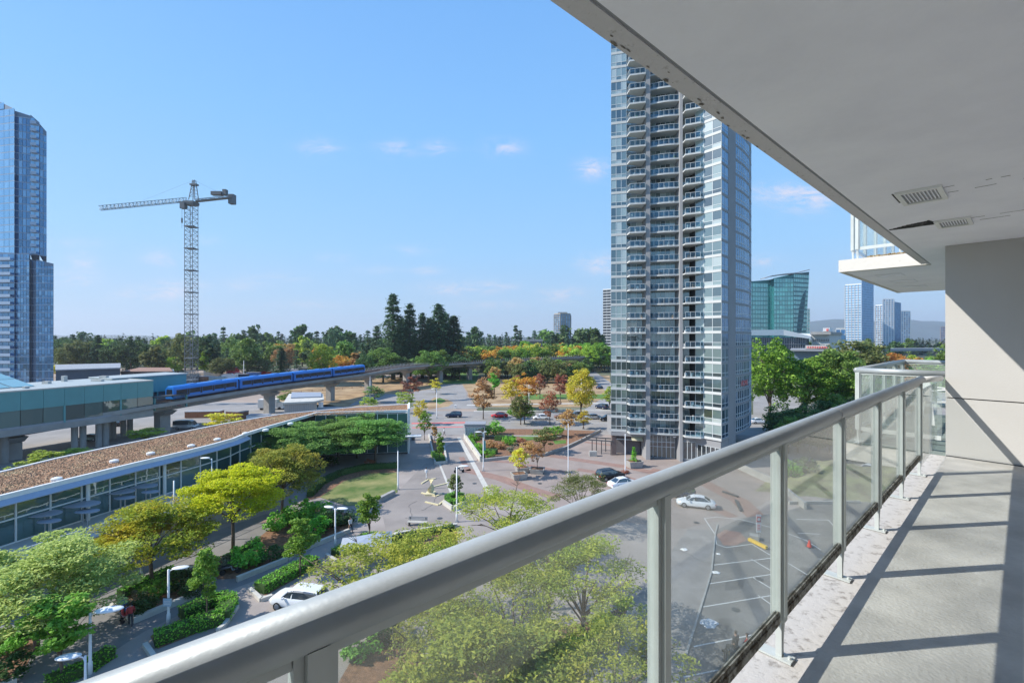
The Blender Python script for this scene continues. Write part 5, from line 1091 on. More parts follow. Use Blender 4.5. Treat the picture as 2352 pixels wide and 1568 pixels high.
def trunk_mesh(h, r0, limbs, spread, base, seed=1, m=None, lean=0, lift=.55):
    rd = random.Random(seed); mb = MB(); bh = h * base
    mb.tube([(0, 0, -.1), (rd.uniform(-.05, .05), 0, bh * .5), (rd.uniform(-.1, .1), rd.uniform(-.1, .1), bh), (0, 0, h * (base + .25))], [r0, r0 * .85, r0 * .7, r0 * .35], 7)
    for k in range(limbs):
        a = 6.283 * k / limbs + rd.uniform(-.4, .4); zz = bh * rd.uniform(.8, 1.15); rr_ = spread * rd.uniform(.6, .95); hz = h * rd.uniform(lift, .9)
        p1 = Vector((rr_ * .4 * math.cos(a), rr_ * .4 * math.sin(a), zz + (hz - zz) * .5)); p2 = Vector((rr_ * math.cos(a), rr_ * math.sin(a), hz))
        mb.tube([(0, 0, zz), p1, p2], [r0 * .4, r0 * .26, r0 * .08], 5)
        for q in range(3):
            f_ = rd.uniform(.3, .9); s = p1.lerp(p2, f_); e_ = s + Vector((rd.uniform(-1, 1), rd.uniform(-1, 1), rd.uniform(.1, .6))) * spread * .35; mb.tube([s, e_], [r0 * .13, r0 * .04], 4)
    return mb.mesh('trunk', m or M['bark'], smooth=True)
def crown_pts(rg, R_, h0, h1, clumps, per, flat=.5, shell=.55, cr_=.26, umbrella=False, pointy=0):
    cz, hz = (h0 + h1) / 2, (h1 - h0) / 2; out_ = []
    for _ in range(clumps):
        d = sph(rg, 1)[0]; rr_ = rg.uniform(shell, 1) ** .7 * rg.uniform(.82, 1.08)
        if umbrella: d[2] = abs(d[2]) * 1.2 - .38
        c = np.array([d[0] * R_ * rr_, d[1] * R_ * rr_, cz + d[2] * hz * rr_])
        if pointy: t = (c[2] - h0) / (h1 - h0); sc = (1 - t * pointy); c[0] *= sc; c[1] *= sc
        q = sph(rg, per) * rg.uniform(.35, 1, (per, 1)) ** .5 * R_ * cr_ * rg.uniform(.65, 1.3); q[:, 2] *= flat; out_.append(c + q)
    return np.concatenate(out_)
G = {}
G['locust_yellow'] = leaf_mat('locust_yellow', ((.24, .26, .015), (.38, .37, .02), (.50, .44, .025)), .42, ((.44, .30, .015), (.56, .38, .02), (.62, .44, .03)), .4, .38)
G['locust_lime'] = leaf_mat('locust_lime', ((.115, .15, .025), (.19, .215, .035), (.29, .295, .055)), .38, ((.22, .21, .03), (.29, .265, .04), (.37, .32, .06)), .4, .3)
G['locust_vivid'] = leaf_mat('locust_vivid', ((.22, .28, .012), (.36, .40, .016), (.50, .48, .02)), .32, ((.42, .34, .012), (.52, .40, .015), (.60, .44, .02)), .42, .32)
G['locust_turn'] = leaf_mat('locust_turning', ((.11, .18, .018), (.18, .26, .025), (.28, .34, .035)), .42, ((.38, .26, .015), (.50, .34, .02), (.58, .40, .03)), .38, .4)
G['locust_pale'] = leaf_mat('locust_pale', ((.15, .20, .05), (.24, .29, .08), (.34, .37, .12)), .3, ((.28, .32, .07), (.31, .34, .1), (.36, .37, .12)), .4, .4)
G['locust_green'] = leaf_mat('locust_green', ((0.077, 0.154, 0.033), (0.121, 0.220, 0.050), (0.198, 0.308, 0.088)), .2, ((0.154, 0.242, 0.055), (0.176, 0.253, 0.055), (0.220, 0.297, 0.066)), .35, .3)
G['maple'] = leaf_mat('maple_green', ((0.065, 0.143, 0.019), (0.111, 0.208, 0.026), (0.182, 0.299, 0.046)), .2, ((0.130, 0.234, 0.026), (0.195, 0.286, 0.039), (0.260, 0.338, 0.052)), .35, .5)
G['olive'] = leaf_mat('olive_green', ((.06, .08, .025), (.10, .12, .04), (.16, .17, .06)), .3, ((.14, .13, .04), (.2, .16, .05), (.24, .18, .06)), .3, .4)
G['conifer'] = leaf_mat('conifer', ((0.032, 0.073, 0.045), (0.061, 0.113, 0.061), (0.101, 0.166, 0.081)), .2, None, .12)
G['midgreen'] = leaf_mat('mid_green', ((0.057, 0.109, 0.023), (0.098, 0.161, 0.034), (0.161, 0.230, 0.057)), .3, ((0.115, 0.172, 0.034), (0.161, 0.207, 0.040), (0.207, 0.241, 0.046)), .3, .15)
G['yellowgreen'] = leaf_mat('yellow_green', ((0.138, 0.200, 0.025), (0.213, 0.288, 0.037), (0.312, 0.375, 0.062)), .3, ((0.250, 0.275, 0.037), (0.325, 0.312, 0.050), (0.400, 0.350, 0.062)), .35, .15)
G['orange'] = leaf_mat('orange_leaves', ((0.312, 0.120, 0.024), (0.456, 0.204, 0.036), (0.576, 0.300, 0.060)), .3, ((0.240, 0.204, 0.036), (0.360, 0.264, 0.048), (0.432, 0.312, 0.060)), .35, .3)
G['red'] = leaf_mat('red_leaves', ((.17, .065, .04), (.24, .095, .055), (.29, .14, .08)), .35, ((.1, .12, .03), (.22, .12, .04), (.3, .14, .05)), .3, .25)
G['gold'] = leaf_mat('gold_leaves', ((0.312, 0.240, 0.024), (0.456, 0.336, 0.036), (0.576, 0.432, 0.072)), .4, ((0.240, 0.288, 0.036), (0.336, 0.336, 0.048), (0.384, 0.360, 0.060)), .35, .3)
G['rust'] = leaf_mat('rust_leaves', ((0.200, 0.125, 0.050), (0.312, 0.188, 0.075), (0.425, 0.263, 0.112)), .35, ((0.175, 0.200, 0.062), (0.225, 0.225, 0.075), (0.312, 0.250, 0.088)), .3, .3)
G['hedge'] = leaf_mat('hedge_green', ((0.065, 0.189, 0.017), (0.109, 0.275, 0.026), (0.174, 0.377, 0.043)), .25, ((0.131, 0.290, 0.029), (0.189, 0.362, 0.043), (0.246, 0.420, 0.058)), .3, .8)
G['shrub'] = leaf_mat('shrub_green', ((0.060, 0.168, 0.024), (0.108, 0.252, 0.030), (0.180, 0.348, 0.054)), .2, None, .35)
G['darktree'] = leaf_mat('dark_tree', ((.03, .06, .02), (.05, .09, .03), (.085, .13, .045)), .25, ((.09, .12, .03), (.11, .13, .035), (.13, .14, .05)), .25, .12)
G['greyshrub'] = leaf_mat('grey_shrub', ((.07, .075, .05), (.11, .11, .075), (.15, .15, .10)), .2, None, .25)
G['darkshrub'] = leaf_mat('dark_shrub', ((.02, .045, .015), (.035, .07, .02), (.055, .10, .03)), .2, None, .25)
PROTO = {}; MADE = []
def proto(kind, seed):
    key = (kind, seed)
    if key in PROTO: return PROTO[key]
    rg = np.random.default_rng(seed * 77 + len(kind))
    if kind == 'locust':        # unit: crown radius 5, height 8.8
        C = crown_pts(rg, 4.6, .6, 9.3, 110, 215, .38, .35, .23, True); me = leaf_mesh('crown', C, rg.uniform(.07, .165, len(C)), G['locust_green'], .8, .42, seed, .25); tk = trunk_mesh(8.8, .17, 7, 4.0, .33, seed)
    elif kind == 'sparse':
        C = crown_pts(rg, 4.8, 2.4, 8.5, 62, 120, .28, .3, .2, True); me = leaf_mesh('crown', C, rg.uniform(.06, .14, len(C)), G['locust_lime'], .8, .42, seed, .25); tk = trunk_mesh(8.4, .2, 11, 4.5, .28, seed)
    elif kind == 'street':      # radius 2, height 6
        C = crown_pts(rg, 1.75, 1.9, 6.2, 46, 85, .6, .3, .25, pointy=.45); me = leaf_mesh('crown', C, rg.uniform(.07, .16, len(C)), G['maple'], .4, .6, seed); tk = trunk_mesh(5.6, .085, 6, 1.2, .32, seed)
    elif kind == 'column':
        C = crown_pts(rg, 1.1, .8, 5.2, 34, 70, .8, .3, .3, pointy=.55); me = leaf_mesh('crown', C, rg.uniform(.07, .15, len(C)), G['maple'], .3, .6, seed); tk = trunk_mesh(4.8, .08, 4, .5, .3, seed)
    elif kind == 'round':       # radius 5, height 12 mid distance
        C = crown_pts(rg, 4.8, 2.2, 12.2, 52, 52, .7, .45, .28, pointy=.25); me = leaf_mesh('crown', C, rg.uniform(.22, .5, len(C)), G['midgreen'], .4, .65, seed); tk = trunk_mesh(11, .28, 6, 3.2, .22, seed)
    elif kind == 'fluffy':      # small park tree, radius 3 height 7, open
        C = crown_pts(rg, 3.0, 1.8, 7.4, 40, 44, .45, .3, .25, pointy=.3); me = leaf_mesh('crown', C, rg.uniform(.12, .3, len(C)), G['orange'], .5, .55, seed); tk = trunk_mesh(6.6, .12, 7, 2.2, .26, seed)
    elif kind == 'far':         # radius 5 height 12 far
        C = crown_pts(rg, 5.0, 1.2, 12.4, 26, 30, .75, .4, .34, pointy=.3); me = leaf_mesh('crown', C, rg.uniform(.5, 1.1, len(C)), G['midgreen'], .4, .7, seed); tk = MB().tube([(0, 0, -.2), (0, 0, 6)], [.4, .15], 5).mesh('trunk', M['bark'])
    elif kind == 'oak':         # big wide park tree r 7 height 15, dense detail
        C = crown_pts(rg, 6.6, 3.0, 15.4, 90, 85, .6, .4, .22, pointy=.2); me = leaf_mesh('crown', C, rg.uniform(.16, .40, len(C)), G['midgreen'], .4, .6, seed); tk = trunk_mesh(14, .38, 8, 4.6, .24, seed)
    elif kind in ('fir', 'firfar'):   # unit height 20, radius 4
        cs = []; nb = 34 if kind == 'fir' else 15
        for k in range(nb):
            f_ = (k + rg.uniform(-.3, .3)) / nb; f_ = max(.01, f_); z = 1.5 + 18.3 * f_; rad = 4.4 * (1 - f_) ** .72 * rg.uniform(.72, 1.15) + .10; na = int((9 if kind == 'fir' else 7) * (1 - f_ * .45)); off = rg.uniform(0, 6.28)
            for j in range(na):
                a = off + 6.283 * j / na + rg.uniform(-.25, .25); rl = rad * rg.uniform(.62, 1.2); nn_ = (52 if kind == 'fir' else 12); s = rg.uniform(.12, 1, nn_); w_ = rg.normal(0, 1, nn_) * .42 * (1.35 - s) * 1.1
                x = np.cos(a) * rl * s - np.sin(a) * w_; y = np.sin(a) * rl * s + np.cos(a) * w_; zz = z + rg.uniform(-.35, .35) + .22 * rl * s - .38 * rl * s ** 2 + rg.normal(0, .16, nn_); cs.append(np.stack([x, y, zz], 1))
        C = np.concatenate(cs); me = leaf_mesh('crown', C, rg.uniform(.10, .27, len(C)) * (1 if kind == 'fir' else 2.8), G['conifer'], .6, .5, seed, .3); tk = MB().tube([(0, 0, -.2), (0, 0, 10), (0, 0, 19.6)], [.42, .28, .05], 7).mesh('trunk', M['bark'])
    elif kind == 'shrub':
        C = crown_pts(rg, 1.0, .05, 1.3, 26, 42, .8, .5, .3); me = leaf_mesh('foliage', C, rg.uniform(.05, .12, len(C)), G['shrub'], .4, .65, seed); tk = MB().tube([(0, 0, -.05), (0, 0, .6)], [.05, .03], 5).mesh('stem', M['bark'])
    PROTO[key] = (tk, me); return PROTO[key]
def plant(kind, seed, x, y, sc, matk, name, label, cat, group=None, rz=None, scz=None, z=0):
    tk, me = proto(kind, seed); r_ = bpy.data.objects.new(name, None); COL.objects.link(r_); r_.location = (x, y, z); r_.rotation_euler = (0, 0, random.uniform(0, 6.28) if rz is None else rz); r_.scale = (sc, sc, scz or sc); tag(r_, label, cat, group)
    link(tk.name.split('.')[0], tk, r_); o = link(me.name.split('.')[0], me, r_)
    if matk: setmat(o, 0, G[matk])
    MADE.append(r_); return r_
random.seed(21)
# --- large honey locusts by the glass hall: (kind, base px, base py, crown radius m, height m)
for (kind, seed, bx_, by_, rad, hh, mk, lab) in (
    ('locust', 1, 85, 1500, 5.7, 8.7, 'locust_pale', 'broad pale green locust tree spreading at the left edge below the terrace'),
    ('locust', 2, 349, 1341, 5.2, 8.0, 'locust_turn', 'locust tree turning orange yellow beside the hedge bed with the lamp post'),
    ('locust', 3, 535, 1265, 5.5, 10.2, 'locust_vivid', 'brightest yellow locust tree in the middle of the row before the hall'),
    ('locust', 4, 648, 1183, 5.2, 9.6, 'locust_lime', 'yellow green locust tree right of the brightest yellow one'),
    ('locust', 5, 690, 1085, 6.4, 9.0, 'locust_green', 'leftmost of the three dark green locusts in front of the hall wing'),
    ('locust', 6, 777, 1066, 6.6, 9.3, 'locust_green', 'middle of the three dark green locusts in front of the hall wing'),
    ('locust', 7, 862, 1066, 6.2, 9.2, 'locust_green', 'rightmost of the three dark green locusts, by the door canopy of the hall'),
    ('locust', 4, 820, 1052, 6.0, 9.0, 'locust_green', 'fourth dark green locust, behind and between the middle and right ones'),
    ('locust', 2, 640, 1100, 5.0, 8.8, 'locust_green', 'dark green locust at the bend of the hall, left of the dark green group'),
    ('locust', 8, -60, 1300, 5.0, 8.0, 'locust_pale', 'pale locust tree cut by the left edge behind the broad one'),
    ('locust', 2, 610, 1135, 3.6, 7.0, 'locust_lime', 'smaller lime locust tucked behind the yellow row at the hall corner'),
    ('sparse', 11, 850, 1490, 5.6, 8.6, 'locust_lime', 'thin yellow green locust leaning over the near rail beside the white hatchback'),
    ('sparse', 12, 1010, 1440, 5.0, 8.0, 'locust_lime', 'thin yellow green locust just above the rail, below the bench court'),
    ('sparse', 13, 1165, 1285, 5.8, 8.3, 'locust_lime', 'airy yellow green locust with bare boughs above the rail centre'),
    ('sparse', 14, 1335, 1215, 4.2, 7.2, 'olive', 'dark olive tree behind the rail next to the parked white cars'),
    ('sparse', 15, 1340, 1490, 5.4, 8.4, 'locust_lime', 'yellow green locust behind the upper glass pane, beside the left thick post'),
    ('locust', 16, 1110, 1800, 5.6, 8.8, 'locust_lime', 'full green locust seen through the big lower glass pane'),
    ('sparse', 17, 1400, 1760, 5.0, 8.2, 'locust_lime', 'thin locust over the shaded lane at the bottom of the glass'),
    ('sparse', 12, 1260, 1400, 4.8, 7.8, 'locust_lime', 'leafy locust whose top shows through the upper middle of the big pane'),
    ('sparse', 14, 1180, 1560, 5.0, 8.0, 'locust_lime', 'thin locust in the centre of the big pane, left of the shaded lane'),
    ('sparse', 18, 1000, 1640, 4.2, 7.6, 'locust_lime', 'thin locust just below the rail at the left end of the big pane')):
    X, Y = at(bx_, by_); s0 = rad / (4.9 if kind == 'locust' else 5.1); plant(kind, seed, X, Y, s0, mk, 'locust_tree', lab, 'tree', scz=hh / (9.3 if kind == 'locust' else 8.7))
# --- young street trees
for (kind, seed, bx_, by_, rad, hh, mk, lab) in (
    ('street', 1, 140, 1568, 2.5, 6.2, 'maple', 'young green tree beside the nearest white lamp post'),
    ('street', 2, 474, 1431, 1.6, 6.2, 'maple', 'slender young tree inside the V shaped hedge'),
    ('street', 3, 689, 1322, 2.0, 5.6, 'maple', 'young tree in the hedge behind the white hatchback'),
    ('street', 4, 848, 1245, 1.9, 5.7, 'maple', 'young twin-stemmed tree at the corner of the round lawn'),
    ('column', 5, 1010, 1062, 1.3, 5.4, 'maple', 'narrow column tree in the kerbed box on the plaza axis'),
    ('street', 6, 1046, 1150, 1.5, 3.9, 'olive', 'small thin tree in the ring hedge by the little stage'),
    ('column', 7, 998, 1012, 1.0, 3.6, 'rust', 'small sparse rust leaved tree behind the narrow column tree'),
    ('fluffy', 8, 965, 975, 2.6, 6.6, 'gold', 'yellow topped tree right of the hall wing by the street'),
    ('fluffy', 9, 975, 1010, 2.2, 6.2, 'maple', 'green tree at the right corner of the hall wing')):
    X, Y = at(bx_, by_); base = {'street': (1.95, 6.3), 'column': (1.25, 5.3), 'fluffy': (3.2, 7.4)}[kind]; plant(kind, seed, X, Y, rad / base[0], mk, 'young_tree', lab, 'tree', scz=hh / base[1])
# --- planters
def planter(x, y, w_, d_, h_, rz, label):
    X, Y = at(x, y); r_ = thing('concrete_planter', label, 'planter', (X, Y, 0), rz); m = MB(); a, b_ = w_ / 2, d_ / 2
    m.add([(-a * .8, -b_ * .8, 0), (a * .8, -b_ * .8, 0), (a * .8, b_ * .8, 0), (-a * .8, b_ * .8, 0), (-a, -b_, h_), (a, -b_, h_), (a, b_, h_), (-a, b_, h_), (-a * .85, -b_ * .85, h_), (a * .85, -b_ * .85, h_), (a * .85, b_ * .85, h_), (-a * .85, b_ * .85, h_), (-a * .85, -b_ * .85, h_ - .12), (a * .85, -b_ * .85, h_ - .12), (a * .85, b_ * .85, h_ - .12), (-a * .85, b_ * .85, h_ - .12)],
          [(0, 1, 5, 4), (1, 2, 6, 5), (2, 3, 7, 6), (3, 0, 4, 7), (4, 5, 9, 8), (5, 6, 10, 9), (6, 7, 11, 10), (7, 4, 8, 11), (8, 9, 13, 12), (9, 10, 14, 13), (10, 11, 15, 14), (11, 8, 12, 15)]); m.build('tub', M['concrete'], r_, world=False)
    m = MB().box((0, 0, h_ - .14), (w_ * .84, d_ * .84, .1)); m.build('soil', M['mulch'], r_, world=False); return X, Y, h_
for (x, y, w_, h_, rz, tr_seed, tk_, mk, th_, tr_r, lab, tlab) in (
    (1192, 1099, 2.4, .9, .3, 1, 'fluffy', 'gold', 4.2, 1.9, 'nearest of the three concrete planters on the plaza', 'olive gold tree standing in the nearest plaza planter'),
    (1199, 1084, 2.2, .9, .3, 2, 'fluffy', 'rust', 3.9, 1.6, 'rear left of the three concrete planters on the plaza', 'rust tinted tree in the rear left plaza planter'),
    (1234, 1086, 2.4, .8, -.2, 3, 'fluffy', 'rust', 4.2, 1.5, 'right hand one of the three concrete planters on the plaza', 'rust and green tree in the right hand plaza planter'),
    (1456, 1072, 2.6, 1.1, .25, 4, 'firfar', 'hedge', 2.6, .8, 'concrete planter by the tower entrance', 'small bright green conifer in the planter by the tower entrance')):
    X, Y, hz = planter(x, y, w_, w_ * .8, h_, rz, lab)
    b0 = (3.2, 7.4) if tk_ == 'fluffy' else (4.0, 20.0); plant(tk_, tr_seed, X, Y, tr_r / b0[0], mk, 'planter_tree', tlab, 'tree', scz=th_ / b0[1], z=hz - .12)
# --- shrubs: px,py ground point, radius, material
SH = [(359, 1368, 1.3, 'shrub', 'bright round shrub under the orange yellow locust'), (297, 1398, 1.1, 'greyshrub', 'grey clipped ball shrub near the people with the pushchair'), (330, 1408, 1.0, 'darkshrub', 'dark clipped ball shrub on the seat wall beside the grey one'),
 (425, 1352, 1.3, 'darkshrub', 'dark bush behind the lettered lamp post'), (440, 1372, 1.0, 'darkshrub', 'dark bush at the right end of the lettered lamp post bed'), (573, 1295, 1.7, 'shrub', 'bright green bush under the brightest yellow locust'), (20, 1500, .9, 'shrub', 'pale weed bush on the mulch in the bottom left bed'), (15, 1560, 1.3, 'darkshrub', 'dark bush in the bottom left corner'),
 (640, 1215, 1.6, 'shrub', 'left front bush of the big green group by the seat wall'), (680, 1200, 2.0, 'shrub', 'tall middle bush of the big green group by the seat wall'), (725, 1195, 2.0, 'shrub', 'rear bush of the big green group by the seat wall'), (720, 1230, 1.7, 'hedge', 'right front bush of the big green group by the seat wall'), (755, 1212, 1.6, 'darkshrub', 'dark bush behind the double-armed lamp post'), (785, 1205, 1.5, 'darkshrub', 'dark bush at the right end of the big green group'), (505, 1312, 1.1, 'greyshrub', 'grey dry shrub left of the seat wall by the round hedge bed'), (620, 1290, 1.2, 'darkshrub', 'dark shrub behind the seat wall under the young tree'),
 (489, 1420, .6, 'greyshrub', 'little grey shrub inside the V shaped hedge'), (715, 1300, .8, 'hedge', 'small round shrub at the right tip of the hedge by the hatchback'), (1133, 1000, 2.6, 'shrub', 'large bright green bush beside the glass shelter'), (1275, 1003, 2.2, 'shrub', 'fresh green bush at the back of the shrub garden'), (1255, 1010, 1.6, 'rust', 'rust green bush near the back wall of the shrub garden'),
 (1090, 1010, 1.4, 'hedge', 'tall narrow bush behind the pale garden wall'), (1100, 1035, 1.2, 'hedge', 'bush behind the plaza lamp at the garden corner'), (1120, 1050, 1.3, 'shrub', 'low bright mat of leaves at the garden corner'), (1125, 1028, 1.3, 'rust', 'rust coloured shrub in the middle of the garden'), (1150, 1030, 1.2, 'rust', 'second rust coloured shrub in the middle of the garden'), (1170, 1022, 1.4, 'hedge', 'green mound in the middle of the garden'), (1200, 1020, 1.1, 'red', 'reddish low shrub in the middle of the garden'), (1215, 1032, 1.3, 'rust', 'brown low shrub near the curved garden wall'), (1180, 1040, 1.1, 'greyshrub', 'grey low shrub near the curved garden wall'),
 (850, 1070, 1.0, 'red', 'small reddish flower bush behind the arc hedge'), (760, 1072, 1.4, 'darkshrub', 'dark bush under the middle dark green locust'), (1175, 952, 1.5, 'hedge', 'round bush on the street edge by the red car'), (830, 1500, 1.4, 'shrub', 'dense green bush seen through the lower left corner of the glass'), (880, 1470, 1.2, 'darkshrub', 'dark bush under the thin locust left of the big pane'), (1330, 1510, 1.3, 'hedge', 'leafy bush under the locusts beyond the big pane'), (1230, 1560, 1.3, 'darkshrub', 'dark bush at the bottom of the big glass pane'), (1395, 1455, 1.1, 'hedge', 'bush at the corner of the shaded lane behind the glass'), (1810, 1100, 2.0, 'shrub', 'green bush on top of the planted bank'), (1850, 1095, 2.2, 'darkshrub', 'dark bush on top of the planted bank')]
for i, (x, y, r_, mk, lab) in enumerate(SH): X, Y = at(x, y); plant('shrub', i % 4, X, Y, r_, mk, 'shrub', lab, 'bush', scz=r_ * random.uniform(.8, 1.05))
# --- clipped hedges: leaf-covered box runs
def hedge(pts, wd, h_, label, mk='hedge', px=True):
    P = [at(*p) for p in pts] if px else pts; r_ = thing('clipped_hedge', label, 'hedge', (*P[0], 0)); core = MB(); cs = []; rg = np.random.default_rng(len(label))
    for a, b_ in zip(P[:-1], P[1:]):
        a, b_ = Vector(a), Vector(b_); d = b_ - a; ln = d.length; d.normalize(); n2 = Vector((-d.y, d.x)); core.bar((*(a - d * .1), h_ * .47), (*(b_ + d * .1), h_ * .47), wd * .86, h_ * .9)
        cnt = int(ln * (wd + 2 * h_) * 75)
        s = rg.uniform(-.15, ln + .15, cnt); o_ = rg.uniform(-1, 1, cnt); z = rg.uniform(0, 1, cnt); side = rg.random(cnt) < (2 * h_) / (wd + 2 * h_)
        o_ = np.where(side, np.sign(o_), o_) * wd / 2 + rg.normal(0, .025, cnt); z = np.where(side, z, 1.0) * h_ + rg.normal(0, .03, cnt)
        cs.append(np.stack([a.x + d.x * s + n2.x * o_ - P[0][0], a.y + d.y * s + n2.y * o_ - P[0][1], z], 1))
    core.build('twig_core', G['darkshrub'], r_); C = np.concatenate(cs); link('foliage', leaf_mesh('foliage', C, rg.uniform(.045, .095, len(C)), G[mk], .3, .7, 3), r_)
hedge([(278, 1372), (330, 1346), (386, 1320), (416, 1322)], .8, .75, 'clipped hedge on the upper edge of the lettered lamp post bed')
hedge([(-30, 1500), (64, 1452)], .9, .8, 'clipped hedge in the bottom left bed, cut by the picture edge')
hedge([(358, 1478), (440, 1448), (510, 1428), (528, 1392), (500, 1384), (420, 1420)], 1.25, .85, 'V shaped clipped hedge around the slender young tree')
hedge([(598, 1360), (660, 1326), (718, 1296)], 1.5, .85, 'clipped hedge behind the white hatchback'); hedge([(768, 1276), (836, 1240), (866, 1236)], .8, .7, 'clipped hedge at the foot of the twin-stemmed tree')
hedge([(110, 1580), (205, 1540), (250, 1510)], 1.0, .75, 'clipped hedge in front of the nearest white lamp post')
hedge([(516, 1290), (560, 1268), (590, 1250)], .7, .65, 'short clipped hedge behind the brightest yellow locust'); hedge([(712, 1140), (740, 1112), (780, 1092), (836, 1078), (911, 1074)], .9, .9, 'dark arc hedge round the lawn', 'darkshrub')
hedge([(1026, 1150), (1046, 1142), (1060, 1146), (1058, 1158), (1040, 1162), (1028, 1154)], .8, .8, 'clipped ring hedge with a small tree in its middle'); hedge([(1000, 1046), (1012, 1062)], 1.6, .9, 'box hedge at the foot of the narrow column tree')
hedge([(1140, 1010), (1180, 1014)], 1.6, 1.0, 'upper dark clipped hedge block in the shrub garden', 'darkshrub'); hedge([(1113, 1040), (1140, 1042)], 1.4, .9, 'lower clipped hedge block in the shrub garden', 'darkshrub'); hedge([(1080, 1012), (1104, 1050)], .8, .7, 'clipped hedge inside the pale garden wall')
hedge([(897, 1246), (960, 1232), (1040, 1216)], .9, .6, 'dark hedge along the lower side of the bench court', 'darkshrub'); hedge([(930, 1000), (932, 1035)], 1.0, 1.4, 'dark hedge beside the right end wall of the hall', 'darkshrub')
